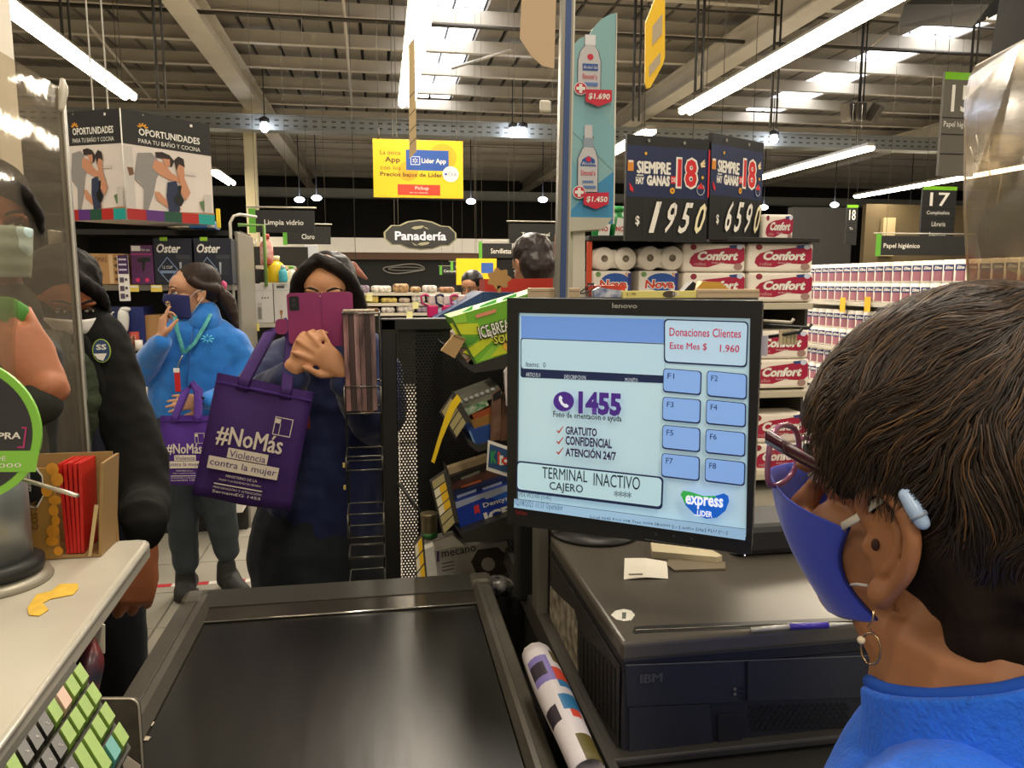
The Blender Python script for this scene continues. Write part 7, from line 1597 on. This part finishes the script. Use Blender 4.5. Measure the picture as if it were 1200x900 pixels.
for t_ in range(24000):
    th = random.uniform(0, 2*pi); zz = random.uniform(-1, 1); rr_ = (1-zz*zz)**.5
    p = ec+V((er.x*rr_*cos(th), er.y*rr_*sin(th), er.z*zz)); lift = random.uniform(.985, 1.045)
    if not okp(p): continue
    p = onS(p, lift); P = []; wob = random.uniform(-1, 1); ci = random.choices((0, 1, 2, 3), (5, 4, 3, 2) if p.z > .08 else ((6, 4, 1, .2) if p.z > .03 else (9, 2, 0, 0)))[0]  # lower strands darker: shade and hair tone both put into the colour
    Lg = random.randint(6, 10)
    for j in range(Lg):
        P.append(p.copy()); d = p-wh; nn = V(((p.x-ec.x)/er.x**2, (p.y-ec.y)/er.y**2, (p.z-ec.z)/er.z**2)).normalized()
        d = (d-nn*d.dot(nn)); L_ = d.length
        d = d.normalized() if L_ > 1e-6 else V((1, 0, 0))
        sw = nn.cross(d); nv = NZ.noise(p*22); n2 = NZ.noise(p*55+V((3, 1, 7))); w_ = 1.0*math.exp(-L_/.05)+1.3*nv+.8*n2+.25*wob
        d = (d+sw*w_+V((.0, 0, -.25 if p.z < .06 else 0))).normalized()
        q = onS(p+d*.0085, lift+.012*sin(j*.6+wob*3))
        if not okp(q) and j > 1: P.append(q); break
        p = q
    if len(P) < 3: continue
    W_ = [Fh(*q)-off for q in P]; k_ = len(W_); vs = []; wd = random.uniform(.0003, .0006)
    for j in range(k_):
        d = (W_[min(j+1, k_-1)]-W_[max(j-1, 0)]).normalized(); nn = (W_[j]+off-Fh(*ec)).normalized(); sd = d.cross(nn).normalized()*(wd*(1-.75*(j/(k_-1))**2)); up_ = nn*.0004
        vs += [W_[j]-sd, W_[j]+up_, W_[j]+sd]
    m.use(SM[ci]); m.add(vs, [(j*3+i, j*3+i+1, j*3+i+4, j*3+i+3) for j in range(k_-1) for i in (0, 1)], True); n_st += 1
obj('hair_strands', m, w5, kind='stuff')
# wispy hair at the temple
m = MB(SM[1])
for i in range(160):
    a = V((random.uniform(.030, .055), .080-random.uniform(0, .010), random.uniform(.04, .08))); b = a+V((random.uniform(-.004, .016), random.uniform(-.002, .003), -random.uniform(.008, .026)))
    a_, b_ = Fh(*a)-off, Fh(*b)-off; c_ = (a_+b_)/2+(Fh.y*.002); m.ring([(a_, .0004), (c_, .0004), (b_, .0001)], 3, cap=False)
obj('temple_wisps', m, w5, kind='stuff')
# deep blue cloth mask standing off the face, folded upper edge
MK = K('#3346c0', .75, sheen=.3, bump=.25, bs=14, bd=.01)
def mp(u, v):                                          # u from ear side 0 to nose ridge 1, v from top 0 to chin 1
    th = RAD(18)+RAD(72)*(1-u)                          # th: 18..90 deg from facing
    x = .032+.010*sin(pi*v)*(1-u)-.024*v**4*(1-u)+(.092-.052*v)*cos(th*(1.0))**.75+.012*math.exp(-((u-1)/.2)**2)*(1-v); y = .070*sin(th)*(1-.30*v)*.98; z = .012-.110*v-.014*(1-u)*(1-v)+.022*(1-u)*v
    return x, y, z
N = 18; vs = []
cols_ = []
for s in (1, -1):
    us = [i/N for i in range(N+1)]; us = us if s > 0 else us[::-1][1:]
    cols_ += [(u, s) for u in us]
# add the ridge columns
vs = []; Q = 16
for j in range(Q+1):
    v = j/Q
    for (u, s) in cols_:
        x, y, z = mp(u, v); 
        if u > .999: y = .004
        b_ = 1+.10*sin(pi*v)*(u > .1); vs.append(Fh(x*b_+(.004 if v < .06 else 0), s*y, z)-off)
nc = len(cols_)
mo_ = obj('face_mask', MB(MK).add(vs, [(j*nc+i, j*nc+i+1, (j+1)*nc+i+1, (j+1)*nc+i) for j in range(Q) for i in range(nc-1)], True), w5, label='deep blue cloth face mask')
s_ = mo_.modifiers.new('s', 'SOLIDIFY'); s_.thickness = .002; s_.offset = 1
s_ = mo_.modifiers.new('b', 'SUBSURF'); s_.levels = 1; s_.render_levels = 1
sm_ = [Fh(*[q*1.0 for q in mp(0.0, v/8)])-off for v in range(9)]; obj('mask_seam', MB(K('#1b2574', .8)).path(sm_, .0016, 6), mo_)
E1 = [Fh(.036, .0715, -.002)-off, Fh(.022, .078, .010)-off, Fh(.010, .083, .024)-off, Fh(.000, .086, .034)-off]
obj('ear_loop', MB(K('#d9d4c8', .8)).ring2([(p, (.0032, .0008)) for p in E1], 8, Fh.z), mo_)
obj('ear_loop', MB(K('#cfcac6', .8)).path([Fh(.026, .068, -.045)-off, Fh(.018, .074, -.040)-off, Fh(.008, .079, -.036)-off], .0012, 6), mo_)
# glasses
GP = K('#3a1626', .2, coat=.6); g = thing('eyeglasses', 'plum framed eyeglasses worn by the cashier', 'glasses', Fh(.09, 0, .02)); go = Fh(.09, 0, .02)
tp = [Fh(.104, .074, .052)-go, Fh(.070, .081, .045)-go, Fh(.040, .084, .039)-go, Fh(.002, .086, .036)-go]
obj('temple_arm', MB(GP).ring2([(tp[0], (.0065, .0022)), (tp[1], (.0054, .0020)), (tp[2], (.0044, .0018)), (tp[3], (.003, .0014))], 10, Fh.z), g)
obj('temple_arm', MB(GP).ring2([(Fh(.098, -.071, .030)-go, (.0045, .0015)), (Fh(.03, -.083, .024)-go, (.003, .0014)), (Fh(.002, -.084, .032)-go, (.003, .0013))], 10, Fh.z), g)
FRM = K('#a06083', .15, alpha=.82, coat=.5); LENS = clear('lens glass', '#f3eef2', .02, .08, .02)
for s in (1, -1):
    R_ = []
    for i in range(36):
        a = 2*pi*i/36; cy, cz = .038*s, .030; e = 2.6
        ca, sa = cos(a), sin(a); y = cy+.0290*(abs(ca)**(2/e))*(1 if ca > 0 else -1); z = cz+.0255*(abs(sa)**(2/e))*(1 if sa > 0 else -1)+(.004*abs(y-cy)/.0275*(1 if (y-cy)*s > 0 else -1) if sa > 0 else 0)
        R_.append(Fh(.116-(y*y)*2.2, y, z)-go)
    rim = obj('lens_rim', MB(FRM).path(R_, .0025, 8, closed=True), g); obj('lens', MB(LENS).add(R_, [tuple(range(36))]), rim)
obj('bridge', MB(FRM).path([Fh(.116, .011, .036)-go, Fh(.1185, 0, .039)-go, Fh(.116, -.011, .036)-go], .0018, 8), g)
obj('hinge', MB(GP).bbox(Fh(.104, .0725, .052)-go, (.004, .006, .009), .001), g)
# eye on the near side
obj('eye', MB(K('#d6cfc6', .2)).ball(Fh(.080, .031, .022)-off, (.011, .013, .009), 14, 10, rot=Fh.R), w5)
obj('eyebrow', MB(K('#1d130d', .7)).limb([Fh(.098, .014, .034)-off, Fh(.094, .034, .041)-off, Fh(.076, .056, .034)-off], [.002, .003, .0015], 6), w5)
# pale blue hearing piece behind the ear and earring
g = thing('ear_piece', 'small pale blue plastic piece tucked behind the cashier ear', 'ear piece', Fh(-.034, .103, .023)); o_ = Fh(-.034, .103, .023)
obj('shell', MB(K('#a9c3e6', .25)).limb([Fh(-.022, .104, .044)-o_, Fh(-.029, .104, .036)-o_, Fh(-.034, .103, .029)-o_], [.0046, .0056, .0048], 14), g); obj('band', MB(K('#8a9ab0', .3)).ring([(Fh(-.0305, .1035, .034)-o_, .0060), (Fh(-.032, .1032, .032)-o_, .0060)], 16), g)
g = thing('earring', 'thin gold hoop earring with a small pearl', 'earring', Fh(-.003, .088, -.047)); o_ = Fh(-.003, .088, -.047)
MT = K('#b59a78', .2, .9)
obj('hook', MB(MT).path([Fh(-.003, .089, -.047)-o_, Fh(-.0035, .0895, -.054)-o_, Fh(-.001, .090, -.061)-o_, Fh(-.006, .090, -.064)-o_], .0008, 6), g)
P = [Fh(-.0045+.0095*sin(2*pi*i/24)*.75, .090, -.0755+.0115*cos(2*pi*i/24))-o_ for i in range(24)]; obj('hoop', MB(MT).path(P, .0009, 6, closed=True), g)
obj('pearl', MB(K('#e0cfae', .15)).ball(Fh(.0025, .0905, -.072)-o_, .003, 12, 8), g)
# fleece
FL = K('#2272f2', .9, sheen=.12, bump=.8, bs=230, bd=.003, var=.10, vs=60)
garment(w5, 'fleece_jacket', FL, off, [
    ([T3(-.01, 0, -.085), T3(0, 0, -.155), T3(.01, 0, -.30), T3(.01, 0, -.50)], [(.10, .10), (.185, .12), (.20, .135), (.19, .13)], tuple(tl_)),
    ([T3(-.01, .06, -.10), T3(-.0, .15, -.125), T3(.0, .20, -.20), T3(.02, .22, -.32), T3(.06, .20, -.44)], [.075, .085, .082, .068, .055]),
    ([T3(-.01, -.06, -.10), T3(-.0, -.15, -.125), T3(.0, -.20, -.20), T3(.02, -.22, -.32), T3(.06, -.20, -.44)], [.075, .085, .082, .068, .055])], .006, .012, .06)
# standing collar: open ring around the neck
vs = []; N = 40
for j, (rad, z, th) in enumerate(((.098, -.075, 0), (.094, -.045, 0), (.090, -.018, 0), (.089, .004, 0), (.0885, .010, 0))):
    for i in range(N+1):
        a = RAD(28)+RAD(304)*i/N; fl_ = 1+.12*math.exp(-((a-RAD(28))/.5)**2)*(j/4)+.12*math.exp(-((a-RAD(332))/.5)**2)*(j/4)
        vs.append(T3(-.015+rad*cos(a)*1.08*fl_, rad*sin(a)*fl_, z-.052*cos(a)*(1 if cos(a) > 0 else 0)+.066*(cos(a) < 0)*-cos(a))-off)
co = obj('collar', MB(FL).add(vs, [(j*(N+1)+i, j*(N+1)+i+1, (j+1)*(N+1)+i+1, (j+1)*(N+1)+i) for j in range(4) for i in range(N)], True), w5)
s_ = co.modifiers.new('s', 'SOLIDIFY'); s_.thickness = .011; s_.offset = 1; s_ = co.modifiers.new('b', 'SUBSURF'); s_.levels = 2; s_.render_levels = 2
tp_ = vs[4*(N+1):]; obj('collar_binding', MB(K('#1553c0', .85)).path(tp_, .0055, 10), co)
obj('zip', MB(K('#17305f', .6)).path([vs[4*(N+1)], vs[2*(N+1)], vs[0], T3(.10, .03, -.14)-off, T3(.13, .02, -.30)-off], .005, 8), w5)
garment(w5, 'undershirt', K('#14192b', .85), off, [([T3(-.01, 0, -.13), T3(-.01, 0, -.075)], [.09, .076])], .005, .003)
garment(w5, 'trousers', K('#1b1e27', .85), off, [([T3(0, .09, -.48), T3(0, .09, -.75), V((T3(0, .09, 0).x, T3(0, .09, 0).y, .06))], [.11, .08, .06]), ([T3(0, -.09, -.48), T3(0, -.09, -.75), V((T3(0, -.09, 0).x, T3(0, -.09, 0).y, .06))], [.11, .08, .06])], .01, .01)
